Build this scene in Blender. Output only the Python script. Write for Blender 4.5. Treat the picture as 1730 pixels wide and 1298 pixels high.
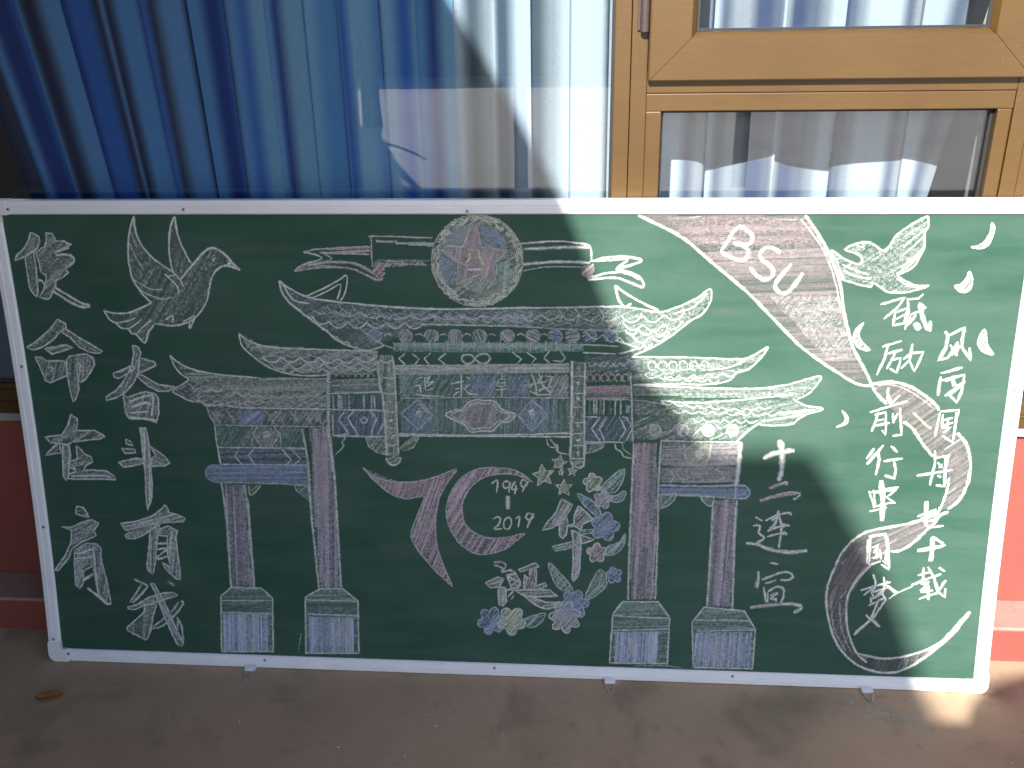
import bpy, bmesh, math, random
from mathutils import Vector, Matrix

# ------------------------------------------------------------------ scene, camera, sky, sun, exposure
S = bpy.context.scene
for o in list(bpy.data.objects):
    bpy.data.objects.remove(o)
COL = S.collection
CAM_POS = (0.1950, -1.9357, 1.6464)
CAM_RIGHT = (0.99724, 0.07216, -0.01735)
CAM_DOWN = (0.01260, -0.39497, -0.91861)
CAM_LOOK = (-0.07314, 0.91586, -0.39479)
LENS = 33.425
LEAN_FOOT, LEAN_TOP = 0.2232, 0.0793
cam = bpy.data.cameras.new('camera')
cam.sensor_width = 36.0
cam.lens = LENS
cam.clip_start, cam.clip_end = 0.02, 500.0
camo = bpy.data.objects.new('camera', cam)
COL.objects.link(camo)
r_, d_, f_ = Vector(CAM_RIGHT), Vector(CAM_DOWN), Vector(CAM_LOOK)
camo.matrix_world = Matrix(((r_.x, -d_.x, -f_.x, CAM_POS[0]), (r_.y, -d_.y, -f_.y, CAM_POS[1]),
                            (r_.z, -d_.z, -f_.z, CAM_POS[2]), (0, 0, 0, 1)))
S.camera = camo

SUN_DIR = Vector((0.20, 1.0, -0.663)).normalized()          # the way the light travels
SUN_ELEV = math.asin(-SUN_DIR.z)
SUN_ROT = math.atan2(-SUN_DIR.x, -SUN_DIR.y)
world = bpy.data.worlds.new('World')
S.world = world
world.use_nodes = True
wn = world.node_tree
sky = wn.nodes.new('ShaderNodeTexSky')
sky.sky_type = 'NISHITA'
sky.sun_disc = False
sky.sun_elevation = SUN_ELEV
sky.sun_rotation = SUN_ROT
wn.links.new(sky.outputs[0], wn.nodes['Background'].inputs[0])
wn.nodes['Background'].inputs[1].default_value = 0.108
sun = bpy.data.lights.new('sun', 'SUN')
sun.energy = 4.9
sun.angle = math.radians(0.53)
sun.color = (1.0, 0.93, 0.84)
suno = bpy.data.objects.new('sun', sun)
COL.objects.link(suno)
suno.rotation_euler = SUN_DIR.to_track_quat('-Z', 'Y').to_euler()
suno.location = (-3, -8, 9)

S.view_settings.view_transform = 'Standard'
S.view_settings.look = 'None'
S.view_settings.gamma = 1.0
S.view_settings.exposure = 1.35
S.render.engine = 'CYCLES'
S.cycles.use_denoising = True
S.cycles.max_bounces = 10
S.cycles.diffuse_bounces = 5
S.cycles.transparent_max_bounces = 40
S.cycles.caustics_reflective = False
S.cycles.caustics_refractive = False

# ------------------------------------------------------------------ materials
def mat(name):
    m = bpy.data.materials.new(name)
    m.use_nodes = True
    m.node_tree.nodes.clear()
    out = m.node_tree.nodes.new('ShaderNodeOutputMaterial')
    return m, m.node_tree, out

def N(nt, kind, **kw):
    n = nt.nodes.new(kind)
    for k, v in kw.items():
        if k in n.inputs:
            n.inputs[k].default_value = v
        else:
            setattr(n, k, v)
    return n

def ramp(nt, stops, src=None):
    n = nt.nodes.new('ShaderNodeValToRGB')
    e = n.color_ramp.elements
    while len(e) > 1:
        e.remove(e[0])
    e[0].position, e[0].color = stops[0]
    for p, c in stops[1:]:
        x = e.new(p); x.color = c
    if src is not None:
        nt.links.new(src, n.inputs[0])
    return n

def c4(c, a=1.0):
    return (c[0], c[1], c[2], a)

def noise(nt, vec, scale, detail=4.0, rough=0.6, dist=0.0):
    n = N(nt, 'ShaderNodeTexNoise', Scale=scale, Detail=detail, Roughness=rough, Distortion=dist)
    if vec is not None:
        nt.links.new(vec, n.inputs['Vector'])
    return n.outputs['Fac']

def mapping(nt, scale=(1, 1, 1), rot=(0, 0, 0), src='Object'):
    tc = nt.nodes.new('ShaderNodeTexCoord')
    mp = nt.nodes.new('ShaderNodeMapping')
    mp.inputs['Scale'].default_value = scale
    mp.inputs['Rotation'].default_value = rot
    nt.links.new(tc.outputs[src], mp.inputs['Vector'])
    return mp.outputs[0]

def mixc(nt, fac, a, b, mode='MIX'):
    n = nt.nodes.new('ShaderNodeMix')
    n.data_type = 'RGBA'
    n.blend_type = mode
    for sock, v in ((n.inputs[0], fac), (n.inputs[6], a), (n.inputs[7], b)):
        if hasattr(v, 'is_output'):
            nt.links.new(v, sock)
        elif isinstance(v, (int, float)):
            sock.default_value = v
        else:
            sock.default_value = c4(v)
    return n.outputs[2]

def surface(name, base, rough=0.6, var=0.12, scale=6.0, stretch=(1, 1, 1), bump=0.0, bscale=60.0, spec=0.4,
            stains=None, metallic=0.0):
    """painted or mineral surface: two octaves of colour wear, optional stains, fine relief"""
    m, nt, out = mat(name)
    b = N(nt, 'ShaderNodeBsdfPrincipled', Roughness=rough, Metallic=metallic)
    b.inputs['Specular IOR Level'].default_value = spec
    v = mapping(nt, stretch)
    n1 = noise(nt, v, scale, 6.0, 0.65)
    lo = tuple(max(0, x * (1 - var)) for x in base); hi = tuple(min(1, x * (1 + var)) for x in base)
    col = ramp(nt, [(0.3, c4(lo)), (0.7, c4(hi))], n1).outputs[0]
    if stains:
        for (sc, th, colr, amt) in stains:
            n2 = noise(nt, v, sc, 5.0, 0.6, 0.4)
            k = ramp(nt, [(th, (0, 0, 0, 1)), (min(1, th + 0.14), (amt, amt, amt, 1))], n2).outputs[0]
            col = mixc(nt, k, col, colr)
    nt.links.new(col, b.inputs['Base Color'])
    if bump > 0:
        bn = N(nt, 'ShaderNodeBump', Strength=bump, Distance=0.002)
        nt.links.new(noise(nt, v, bscale, 5.0, 0.7), bn.inputs['Height'])
        nt.links.new(bn.outputs[0], b.inputs['Normal'])
    nt.links.new(b.outputs[0], out.inputs[0])
    return m

def glass_mat():
    m, nt, out = mat('window_glass')
    tr = N(nt, 'ShaderNodeBsdfTransparent', Color=(0.93, 0.96, 0.97, 1))
    gl = N(nt, 'ShaderNodeBsdfGlossy', Roughness=0.0, Color=(1, 1, 1, 1))
    fr = N(nt, 'ShaderNodeFresnel', IOR=1.52)
    # faint waviness of float glass and a thin film of dust
    bn = N(nt, 'ShaderNodeBump', Strength=0.02, Distance=0.004)
    nt.links.new(noise(nt, mapping(nt), 5.0, 2.0, 0.5), bn.inputs['Height'])
    nt.links.new(bn.outputs[0], gl.inputs['Normal'])
    mx = nt.nodes.new('ShaderNodeMixShader')
    nt.links.new(fr.outputs[0], mx.inputs[0]); nt.links.new(tr.outputs[0], mx.inputs[1]); nt.links.new(gl.outputs[0], mx.inputs[2])
    df = N(nt, 'ShaderNodeBsdfDiffuse', Color=(0.7, 0.7, 0.68, 1))
    mx2 = nt.nodes.new('ShaderNodeMixShader')
    k = ramp(nt, [(0.45, (0.004, 0.004, 0.004, 1)), (0.8, (0.014, 0.014, 0.014, 1))], noise(nt, mapping(nt, (1, 1, 5)), 9.0, 8.0, 0.75)).outputs[0]
    nt.links.new(k, mx2.inputs[0]); nt.links.new(mx.outputs[0], mx2.inputs[1]); nt.links.new(df.outputs[0], mx2.inputs[2])
    nt.links.new(mx2.outputs[0], out.inputs[0])
    return m

def curtain_mat():
    m, nt, out = mat('striped_curtain_cloth')
    at = N(nt, 'ShaderNodeAttribute', attribute_name='dye')
    v = mapping(nt, (1, 1, 1))
    weave = ramp(nt, [(0.35, (0.88, 0.88, 0.88, 1)), (0.7, (1, 1, 1, 1))], noise(nt, v, 260.0, 2.0, 0.5)).outputs[0]
    col = mixc(nt, 1.0, at.outputs['Color'], weave, 'MULTIPLY')
    d = N(nt, 'ShaderNodeBsdfDiffuse', Roughness=0.6)
    t = N(nt, 'ShaderNodeBsdfTranslucent')
    nt.links.new(col, d.inputs[0]); nt.links.new(col, t.inputs[0])
    g = N(nt, 'ShaderNodeBsdfGlossy', Roughness=0.45, Color=(1, 1, 1, 1))
    mx = nt.nodes.new('ShaderNodeMixShader'); mx.inputs[0].default_value = 0.46
    nt.links.new(d.outputs[0], mx.inputs[1]); nt.links.new(t.outputs[0], mx.inputs[2])
    mx2 = nt.nodes.new('ShaderNodeMixShader'); mx2.inputs[0].default_value = 0.015
    nt.links.new(mx.outputs[0], mx2.inputs[1]); nt.links.new(g.outputs[0], mx2.inputs[2])
    nt.links.new(mx2.outputs[0], out.inputs[0])
    return m

def board_mat():
    m, nt, out = mat('green_chalkboard_enamel')
    b = N(nt, 'ShaderNodeBsdfPrincipled', Roughness=0.55)
    b.inputs['Specular IOR Level'].default_value = 0.16
    uv = nt.nodes.new('ShaderNodeUVMap'); uv.uv_map = 'board'
    mp = nt.nodes.new('ShaderNodeMapping'); nt.links.new(uv.outputs[0], mp.inputs[0])
    v = mp.outputs[0]
    base = ramp(nt, [(0.3, (0.019, 0.064, 0.043, 1)), (0.75, (0.025, 0.083, 0.057, 1))], noise(nt, v, 2.2, 4.0, 0.6)).outputs[0]
    # wiped chalk dust: broad cloudy film and slanting wipe streaks
    mp2 = nt.nodes.new('ShaderNodeMapping'); mp2.inputs['Rotation'].default_value = (0, 0, 0.35); mp2.inputs['Scale'].default_value = (2.0, 14.0, 1)
    nt.links.new(uv.outputs[0], mp2.inputs[0])
    st = ramp(nt, [(0.42, (0.0, 0.0, 0.0, 1)), (0.85, (0.055, 0.055, 0.055, 1))], noise(nt, mp2.outputs[0], 1.6, 6.0, 0.6, 0.6)).outputs[0]
    cl = ramp(nt, [(0.35, (0.008, 0.008, 0.008, 1)), (0.8, (0.060, 0.060, 0.060, 1))], noise(nt, v, 3.1, 6.0, 0.6, 0.3)).outputs[0]
    col = mixc(nt, cl, base, (0.52, 0.56, 0.55))
    col = mixc(nt, st, col, (0.50, 0.54, 0.55))
    # a few reddish smears left by rubbed-out coloured chalk
    rd = ramp(nt, [(0.66, (0, 0, 0, 1)), (0.78, (0.13, 0.13, 0.13, 1))], noise(nt, mp2.outputs[0], 0.9, 3.0, 0.5)).outputs[0]
    col = mixc(nt, rd, col, (0.42, 0.16, 0.15))
    nt.links.new(col, b.inputs['Base Color'])
    bn = N(nt, 'ShaderNodeBump', Strength=0.12, Distance=0.0006)
    nt.links.new(noise(nt, v, 420.0, 3.0, 0.6), bn.inputs['Height'])
    nt.links.new(bn.outputs[0], b.inputs['Normal'])
    nt.links.new(b.outputs[0], out.inputs[0])
    return m

def chalk_mat():
    """dry chalk: pigment colour and how much of the board it covers come with the stroke, the grain breaks it up"""
    m, nt, out = mat('chalk')
    at = N(nt, 'ShaderNodeAttribute', attribute_name='pigment')
    uv = nt.nodes.new('ShaderNodeUVMap'); uv.uv_map = 'board'
    v = uv.outputs[0]
    g1 = noise(nt, v, 330.0, 3.0, 0.75)
    g2 = noise(nt, v, 110.0, 4.0, 0.7)
    s = N(nt, 'ShaderNodeMath', operation='MULTIPLY_ADD'); nt.links.new(g1, s.inputs[0]); s.inputs[1].default_value = 1.5; s.inputs[2].default_value = -0.75
    s2 = N(nt, 'ShaderNodeMath', operation='MULTIPLY_ADD'); nt.links.new(g2, s2.inputs[0]); s2.inputs[1].default_value = 1.1; s2.inputs[2].default_value = -0.55
    a = N(nt, 'ShaderNodeMath', operation='ADD'); nt.links.new(s.outputs[0], a.inputs[0]); nt.links.new(s2.outputs[0], a.inputs[1])
    k = N(nt, 'ShaderNodeMath', operation='ADD', use_clamp=True); nt.links.new(a.outputs[0], k.inputs[0]); nt.links.new(at.outputs['Alpha'], k.inputs[1])
    d = N(nt, 'ShaderNodeBsdfDiffuse', Roughness=0.9); nt.links.new(at.outputs['Color'], d.inputs[0])
    t = N(nt, 'ShaderNodeBsdfTransparent')
    mx = nt.nodes.new('ShaderNodeMixShader')
    nt.links.new(k.outputs[0], mx.inputs[0]); nt.links.new(t.outputs[0], mx.inputs[1]); nt.links.new(d.outputs[0], mx.inputs[2])
    nt.links.new(mx.outputs[0], out.inputs[0])
    return m

def frame_brown():
    m, nt, out = mat('brown_grained_window_profile')
    b = N(nt, 'ShaderNodeBsdfPrincipled', Roughness=0.38)
    b.inputs['Specular IOR Level'].default_value = 0.45
    v = mapping(nt, (1, 1, 1))
    n1 = noise(nt, v, 3.0, 3.0, 0.5)
    n2 = noise(nt, mapping(nt, (8, 8, 90)), 2.0, 4.0, 0.6, 0.5)
    col = ramp(nt, [(0.3, (0.078, 0.043, 0.0130, 1)), (0.75, (0.106, 0.061, 0.0195, 1))], n1).outputs[0]
    gr = ramp(nt, [(0.3, (0.86, 0.84, 0.82, 1)), (0.7, (1, 1, 1, 1))], n2).outputs[0]
    col = mixc(nt, 1.0, col, gr, 'MULTIPLY')
    dirt = ramp(nt, [(0.66, (0, 0, 0, 1)), (0.74, (0.35, 0.35, 0.35, 1))], noise(nt, v, 34.0, 5.0, 0.7)).outputs[0]
    col = mixc(nt, dirt, col, (0.22, 0.16, 0.095))
    nt.links.new(col, b.inputs['Base Color'])
    nt.links.new(b.outputs[0], out.inputs[0])
    return m

M = {}
M['glass'] = glass_mat()
M['curtain'] = curtain_mat()
M['board'] = board_mat()
M['chalk'] = chalk_mat()
M['brown'] = frame_brown()
M['gasket'] = surface('black_rubber', (0.02, 0.02, 0.022), 0.6, 0.1)
M['rail'] = surface('white_coated_aluminium', (0.80, 0.80, 0.84), 0.35, 0.05, 5.0, (1, 1, 1), 0.06, 40.0, 0.5,
                    [(18.0, 0.66, (0.42, 0.40, 0.38), 0.5)])
M['cap'] = surface('white_plastic', (0.76, 0.76, 0.77), 0.45, 0.05, 9.0, stains=[(30.0, 0.62, (0.35, 0.32, 0.30), 0.45)])
M['screw'] = surface('zinc_screw', (0.30, 0.30, 0.33), 0.4, 0.2, 80.0, metallic=0.6)
M['wire'] = surface('bright_wire', (0.55, 0.55, 0.55), 0.35, 0.1, 40.0, metallic=0.8)
M['back'] = surface('board_backing', (0.30, 0.28, 0.26), 0.7, 0.1)
M['red'] = surface('red_wall_paint', (0.26, 0.072, 0.059), 0.6, 0.10, 3.0, (1, 1, 1), 0.25, 45.0, 0.3,
                   [(7.0, 0.62, (0.30, 0.10, 0.08), 0.5)])
M['ledge'] = surface('dusty_red_ledge', (0.36, 0.235, 0.20), 0.8, 0.14, 5.0, (1, 1, 1), 0.3, 60.0, 0.2,
                     [(11.0, 0.58, (0.30, 0.12, 0.09), 0.6)])
M['sill'] = surface('grey_sill', (0.30, 0.29, 0.28), 0.5, 0.1, 8.0)
M['hinge'] = surface('dark_brown_hinge', (0.055, 0.04, 0.04), 0.45, 0.15, 30.0)
M['tube'] = surface('grey_pipe', (0.22, 0.21, 0.22), 0.4, 0.1, 20.0)
M['room'] = surface('grey_room_wall', (0.30, 0.30, 0.30), 0.9, 0.08, 2.0)
M['ground'] = surface('stained_concrete', (0.42, 0.30, 0.205), 0.85, 0.16, 1.6, (1, 1, 1), 0.5, 55.0, 0.2,
                      [(4.5, 0.54, (0.22, 0.17, 0.115), 0.6), (2.1, 0.56, (0.24, 0.205, 0.13), 0.5), (22.0, 0.62, (0.20, 0.15, 0.11), 0.5), (13.0, 0.64, (0.50, 0.37, 0.27), 0.5), (38.0, 0.70, (0.09, 0.08, 0.07), 0.6)])
M['yard'] = surface('pale_paving', (0.72, 0.69, 0.67), 0.85, 0.08, 1.2, (1, 1, 1), 0.3, 40.0, 0.2)
M['steel'] = surface('grey_painted_steel', (0.22, 0.23, 0.24), 0.45, 0.1, 5.0)
M['sheet'] = surface('corrugated_roof_sheet', (0.20, 0.22, 0.27), 0.5, 0.1, 3.0)
M['brick'] = surface('dark_render', (0.085, 0.07, 0.06), 0.8, 0.15, 2.0)
M['leaf'] = surface('dry_leaf', (0.34, 0.15, 0.045), 0.6, 0.35, 40.0)
M['crumb'] = surface('chalk_crumb', (0.55, 0.53, 0.48), 0.9, 0.05)
M['dust'] = surface('spilt_green_chalk_dust', (0.46, 0.46, 0.38), 0.95, 0.15, 60.0)

# ------------------------------------------------------------------ mesh helpers
def link(name, me, parent=None):
    o = bpy.data.objects.new(name, me)
    COL.objects.link(o)
    if parent is not None:
        o.parent = parent
    return o

def mesh(name, verts, faces, m, parent=None, smooth=False):
    me = bpy.data.meshes.new(name)
    me.from_pydata(verts, [], faces)
    me.materials.append(m)
    if smooth:
        me.polygons.foreach_set('use_smooth', [True] * len(me.polygons))
    me.update()
    return link(name, me, parent)

def from_bm(name, bm, m, parent=None, smooth=False):
    me = bpy.data.meshes.new(name)
    bmesh.ops.recalc_face_normals(bm, faces=bm.faces)
    bm.to_mesh(me); bm.free()
    me.materials.append(m)
    if smooth:
        me.polygons.foreach_set('use_smooth', [True] * len(me.polygons))
    return link(name, me, parent)

def box(name, lo, hi, m, parent=None, bevel=0.0):
    bm = bmesh.new()
    bmesh.ops.create_cube(bm, size=1.0)
    for v in bm.verts:
        v.co = Vector(((lo[i] + hi[i]) / 2 + v.co[i] * (hi[i] - lo[i]) for i in range(3)))
    if bevel > 0:
        bmesh.ops.bevel(bm, geom=bm.edges[:], offset=bevel, segments=2, affect='EDGES', profile=0.6)
    return from_bm(name, bm, m, parent)

def loft(name, rings, m, parent=None, smooth=False, closed=True):
    """skin a list of equal-length rings of points and cap both ends"""
    n = len(rings[0]); vs = [p for r in rings for p in r]; fs = []
    for i in range(len(rings) - 1):
        for j in range(n if closed else n - 1):
            a, b = i * n + j, i * n + (j + 1) % n
            fs.append((a, b, b + n, a + n))
    fs.append(tuple(range(n - 1, -1, -1))); fs.append(tuple(range((len(rings) - 1) * n, len(rings) * n)))
    bm = bmesh.new()
    bv = [bm.verts.new(v) for v in vs]
    for f in fs:
        bm.faces.new([bv[i] for i in f])
    return from_bm(name, bm, m, parent, smooth)

def tube(pts, r, n=8):
    """round bar through a polyline, as rings"""
    rings = []
    for i, p in enumerate(pts):
        p = Vector(p)
        t = (Vector(pts[min(i + 1, len(pts) - 1)]) - Vector(pts[max(i - 1, 0)])).normalized()
        a = t.orthogonal().normalized(); b = t.cross(a)
        rings.append([tuple(p + r * (math.cos(2 * math.pi * k / n) * a + math.sin(2 * math.pi * k / n) * b)) for k in range(n)])
    return rings

def empty(name, loc=(0, 0, 0)):
    o = bpy.data.objects.new(name, None)
    COL.objects.link(o)
    o.location = loc
    o.empty_display_size = 0.1
    return o

def tag(o, label=None, cat=None, group=None, kind=None):
    for k, v in (('label', label), ('category', cat), ('group', group), ('kind', kind)):
        if v:
            o[k] = v
    return o

# ------------------------------------------------------------------ ground
gv = [(-60, -80), (60, -80), (60, -5.6), (60, 8), (-60, 8), (-60, -5.6)]
tag(mesh('ground', [(-60, -80, 0), (60, -80, 0), (60, 30, 0), (-60, 30, 0)], [(0, 1, 2, 3)], M['ground']), kind='structure')
tag(box('courtyard_paving', (-30, -15.25, 0.0), (30, -5.2, 0.006), M['yard']), kind='structure')

# ------------------------------------------------------------------ the building: wall, plinth, windows
bld = empty('classroom_building', (0, 0.24, 0))
tag(bld, 'red painted wall with brown framed windows that the chalkboard leans against', 'building')
bld_inv = Matrix.Translation((0, -0.24, 0))
def bpart(o, parent=None):
    o.parent = parent or bld
    if parent is None:
        o.matrix_parent_inverse = bld_inv
    return o
WX0, WX1 = -1.497, 2.3
bpart(box('wall', (-6, 0.237, 0.0), (6, 0.50, 0.600), M['red']))
bpart(box('wall', (-6, 0.237, 0.600), (WX0, 0.50, 3.2), M['red']))
bpart(box('wall', (WX1, 0.237, 0.600), (6, 0.50, 3.2), M['red']))
bpart(box('wall', (WX0, 0.237, 2.25), (WX1, 0.50, 3.2), M['red']))
bpart(box('roof', (-6.4, -0.05, 3.2), (6.4, 5.0, 3.42), M['sill']))
bpart(box('plinth', (-6, 0.119, -0.02), (6, 0.2365, 0.096), M['red'], bevel=0.004))
bpart(box('plinth_ledge', (-6, 0.1165, 0.0962), (6, 0.2362, 0.106), M['ledge'], bevel=0.003))
bpart(box('window_sill', (WX0, 0.205, 0.6005), (WX1, 0.34, 0.622), M['sill'], bevel=0.003))
bpart(box('shade_wall', (-1.76, -4.6, 0.0), (-1.50, 0.2368, 4.4), M['brick']))  # unseen wall added to block sky light from the left
# room behind the glass
bpart(box('room_wall', (-6, 4.6, 0.0), (6, 4.7, 0.9), M['room']))          # open band added in the unseen far side to backlight the curtains
bpart(box('room_wall', (-6, 4.6, 2.5), (6, 4.7, 3.2), M['room']))
bpart(box('room_wall', (-6, 0.51, 0.0), (-5.9, 4.6, 3.2), M['room']))
bpart(box('room_wall', (5.9, 0.51, 0.0), (6, 4.6, 3.2), M['room']))
bpart(box('room_floor', (-5.9, 0.51, 0.001), (5.9, 4.6, 0.02), M['room']))

FY = 0.205                                    # front of the fixed frame
def rail(parent, name, lo, hi, m='brown', bevel=0.003):
    return bpart(box(name, lo, hi, M[m], bevel=bevel), parent)

fixw = bpart(box('fixed_window', (WX0, FY + 0.001, 0.6225), (WX1, 0.275, 0.690), M['brown'], bevel=0.003))
rail(fixw, 'bottom_groove', (WX0, FY - 0.0045, 0.652), (WX1, FY + 0.004, 0.659))
rail(fixw, 'glazing_bead', (WX0 + 0.06, FY + 0.003, 0.6905), (0.256, FY + 0.028, 0.704))
rail(fixw, 'glazing_bead', (0.361, FY + 0.003, 0.6905), (1.066, FY + 0.028, 0.704))
rail(fixw, 'top_rail', (WX0, FY, 2.17), (WX1, 0.275, 2.248))
rail(fixw, 'side_stile', (WX0 + 0.001, FY, 0.6905), (WX0 + 0.06, 0.275, 2.169))
rail(fixw, 'side_stile', (WX1 - 0.06, FY, 0.6905), (WX1 - 0.001, 0.275, 2.169))
# mullion in two coupled profiles with the open joint between them
rail(fixw, 'mullion', (0.2560, FY, 0.6905), (0.2900, 0.275, 2.169), bevel=0.002)
rail(fixw, 'mullion', (0.2915, FY + 0.002, 0.6905), (0.3260, 0.275, 2.169), bevel=0.002)
rail(fixw, 'glazing_bead', (0.3262, FY + 0.004, 0.705), (0.3600, FY + 0.034, 1.3700), bevel=0.003)
rail(fixw, 'mullion', (1.0655, FY + 0.004, 0.705), (1.0955, FY + 0.034, 1.3700), bevel=0.003)
rail(fixw, 'mullion', (1.0965, FY, 0.6905), (1.1300, 0.275, 2.169), bevel=0.002)
rail(fixw, 'mullion', (1.1312, FY + 0.002, 0.6905), (1.1700, 0.275, 2.169), bevel=0.002)
rail(fixw, 'transom', (0.3262, FY + 0.001, 1.4080), (1.0963, 0.275, 1.4500), bevel=0.002)
rail(fixw, 'transom', (0.3262, FY + 0.0035, 1.3702), (1.0963, FY + 0.034, 1.4068), bevel=0.002)
def pane(x0, x1, z0, z1, y, parent):
    g = bpart(box('pane', (x0, y, z0), (x1, y + 0.005, z1), M['glass']), parent)
    w = 0.006
    for lo, hi in (((x0, y - 0.006, z0), (x0 + w, y - 0.0005, z1)), ((x1 - w, y - 0.006, z0), (x1, y - 0.0005, z1)),
                   ((x0 + w, y - 0.0055, z0), (x1 - w, y - 0.0006, z0 + w)), ((x0 + w, y - 0.0055, z1 - w), (x1 - w, y - 0.0006, z1))):
        bpart(box('gasket', lo, hi, M['gasket']), parent)
    return g
pane(WX0 + 0.0605, 0.2555, 0.7045, 2.1695, 0.236, fixw)
pane(0.3602, 1.0653, 0.7045, 1.3699, 0.236, fixw)
pane(1.1705, WX1 - 0.0605, 0.7045, 2.1695, 0.236, fixw)

# opening sash: four mitred members with a bevel towards the glass
SX0, SX1, SZ0, SZ1 = 0.3270, 1.1120, 1.4345, 2.1650
IN = 0.098
def sash_member(name, k, parent):
    # cross-section (across from the outer edge, depth y)
    prof = [(0.0, 0.2040), (0.0, 0.1865), (0.003, 0.1835), (0.086, 0.1835), (0.097, 0.1990), (0.097, 0.2040)]
    outer = [(SX0, SZ0), (SX1, SZ0), (SX1, SZ1), (SX0, SZ1)]
    nrm = [(1, 1), (-1, 1), (-1, -1), (1, -1)]
    rings = []
    for e in (k, (k + 1) % 4):
        ox, oz = outer[e]; nx, nz = nrm[e]
        rings.append([(ox + nx * a, y, oz + nz * a) for a, y in prof])
    # a hair's gap at the mitres
    c0 = Vector(((rings[0][0][0] + rings[1][0][0]) / 2, 0.19, (rings[0][0][2] + rings[1][0][2]) / 2))
    d = (Vector(rings[1][0]) - Vector(rings[0][0])).normalized() * 0.0006
    rings = [[tuple(Vector(p) + d) for p in rings[0]], [tuple(Vector(p) - d) for p in rings[1]]]
    return bpart(loft(name, rings, M['brown']), parent)
sash = sash_member('sash_window', 0, None)
for k in (1, 2, 3):
    sash_member('sash_member', k, sash)
pane(SX0 + 0.0975, SX1 - 0.0975, SZ0 + 0.0975, SZ1 - 0.0975, 0.2035, sash)
# hinge barrel with pin and leaf plate
hg = bpart(loft('hinge', tube([(0.3165, 0.1925, 1.5330), (0.3165, 0.1925, 1.5345), (0.3165, 0.1925, 1.632), (0.3165, 0.1925, 1.6335)], 0.0095, 14), M['hinge'], None, True), sash)
bpart(box('hinge_leaf', (0.302, 0.2015, 1.5355), (0.3262, 0.2045, 1.632), M['hinge'], bevel=0.001), sash)

# ------------------------------------------------------------------ curtains
def curtain(name, x0, x1, z0, z1, yc, seed, folds, amp, dyes, label, lean=None, hem=0.0):
    rnd = random.Random(seed)
    nU, nZ = 520, 26
    L = 1.0
    ph = [(rnd.uniform(0.7, 1.35), rnd.uniform(0, 6.28), rnd.uniform(0.5, 1.0)) for _ in range(4)]
    verts, cols = [], []
    cum = []; tot = 0
    for c, w in dyes:
        tot += w; cum.append(tot)
    def dye(s):
        s = s * tot
        for i, e in enumerate(cum):
            if s <= e:
                prev = dyes[i - 1][0] if i else dyes[i][0]
                t = min(1.0, (s - (e - dyes[i][1])) / min(dyes[i][1], 0.5))
                return tuple(prev[j] + (dyes[i][0][j] - prev[j]) * t for j in range(3))
        return dyes[-1][0]
    for i in range(nU + 1):
        s = i / nU
        for j in range(nZ + 1):
            t = j / nZ
            z = z0 + (z1 - z0) * t
            a = 2 * math.pi * folds * s
            drift = 0.25 * math.sin(1.3 * t + 5 * s)
            y = sum(amp * q[2] * math.sin(a * q[0] + q[1] + drift * (k + 1)) for k, q in enumerate(ph)) * 0.5
            sx = -0.45 * amp * math.sin(2 * a * ph[0][0] + ph[0][1])
            x = x0 + (x1 - x0) * s + sx
            if lean:
                x += lean * max(0.0, 0.42 - s) ** 1.3 * (1.16 - z)
            if hem and s > 0.93:
                x += hem * (s - 0.93) / 0.07 * (z - 1.16)
            verts.append((x, yc + y, z)); cols.append(c4(dye(s)))
    faces = []
    for i in range(nU):
        for j in range(nZ):
            a = i * (nZ + 1) + j
            faces.append((a, a + nZ + 1, a + nZ + 2, a + 1))
    o = mesh(name, verts, faces, M['curtain'], None, True)
    ca = o.data.color_attributes.new('dye', 'FLOAT_COLOR', 'POINT')
    ca.data.foreach_set('color', [x for c in cols for x in c])
    so = o.modifiers.new('thickness', 'SOLIDIFY'); so.thickness = 0.0012
    return tag(o, label, 'curtain')
NAVY_SHADE, BLUE, MID, SKY_, PALE, WHT = (0.014, 0.046, 0.21), (0.025, 0.125, 0.55), (0.08, 0.33, 0.88), (0.24, 0.58, 0.97), (0.42, 0.74, 0.98), (0.70, 0.79, 0.90)
rd = random.Random(12)
seqL = []  # stripes with fold shade put in as navy, sunlit end as white
for i in range(8):
    if i < 4:
        seqL += [(NAVY_SHADE, rd.uniform(0.7, 1.2)), (SKY_, rd.uniform(0.9, 1.7)), (BLUE, rd.uniform(0.7, 1.3)), (MID, rd.uniform(0.8, 1.4)), (NAVY_SHADE, rd.uniform(0.3, 0.7)), (SKY_, rd.uniform(0.7, 1.3))]
    else:
        seqL += [(MID, rd.uniform(0.4, 0.8)), (PALE, rd.uniform(0.9, 1.5)), (SKY_, rd.uniform(1.0, 1.7)), (BLUE, rd.uniform(0.3, 0.7)), (PALE, rd.uniform(0.8, 1.4))]
for i in range(3):
    seqL += [(WHT, rd.uniform(1.4, 2.2)), ((0.13, 0.19, 0.26), rd.uniform(0.7, 1.1)), ((0.45, 0.52, 0.58), 0.6), (WHT, rd.uniform(1.0, 1.8)), ((0.10, 0.16, 0.25), rd.uniform(0.5, 0.9))]
seqR = []
for i in range(6):
    seqR += [((0.10, 0.15, 0.30), rd.uniform(0.9, 1.3)), ((0.20, 0.26, 0.38), 0.8), ((0.42, 0.48, 0.57), 0.6), (WHT, rd.uniform(1.6, 2.2)), ((0.20, 0.26, 0.38), 0.7), ((0.50, 0.55, 0.63), rd.uniform(0.8, 1.2))]
curtain('curtain', -1.185, 0.300, 0.72, 2.14, 0.345, 3, 10.0, 0.034, seqL,
        'blue striped curtain with fold shade and sunlit white in its colours, behind the large fixed pane', lean=0.55)
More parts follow.
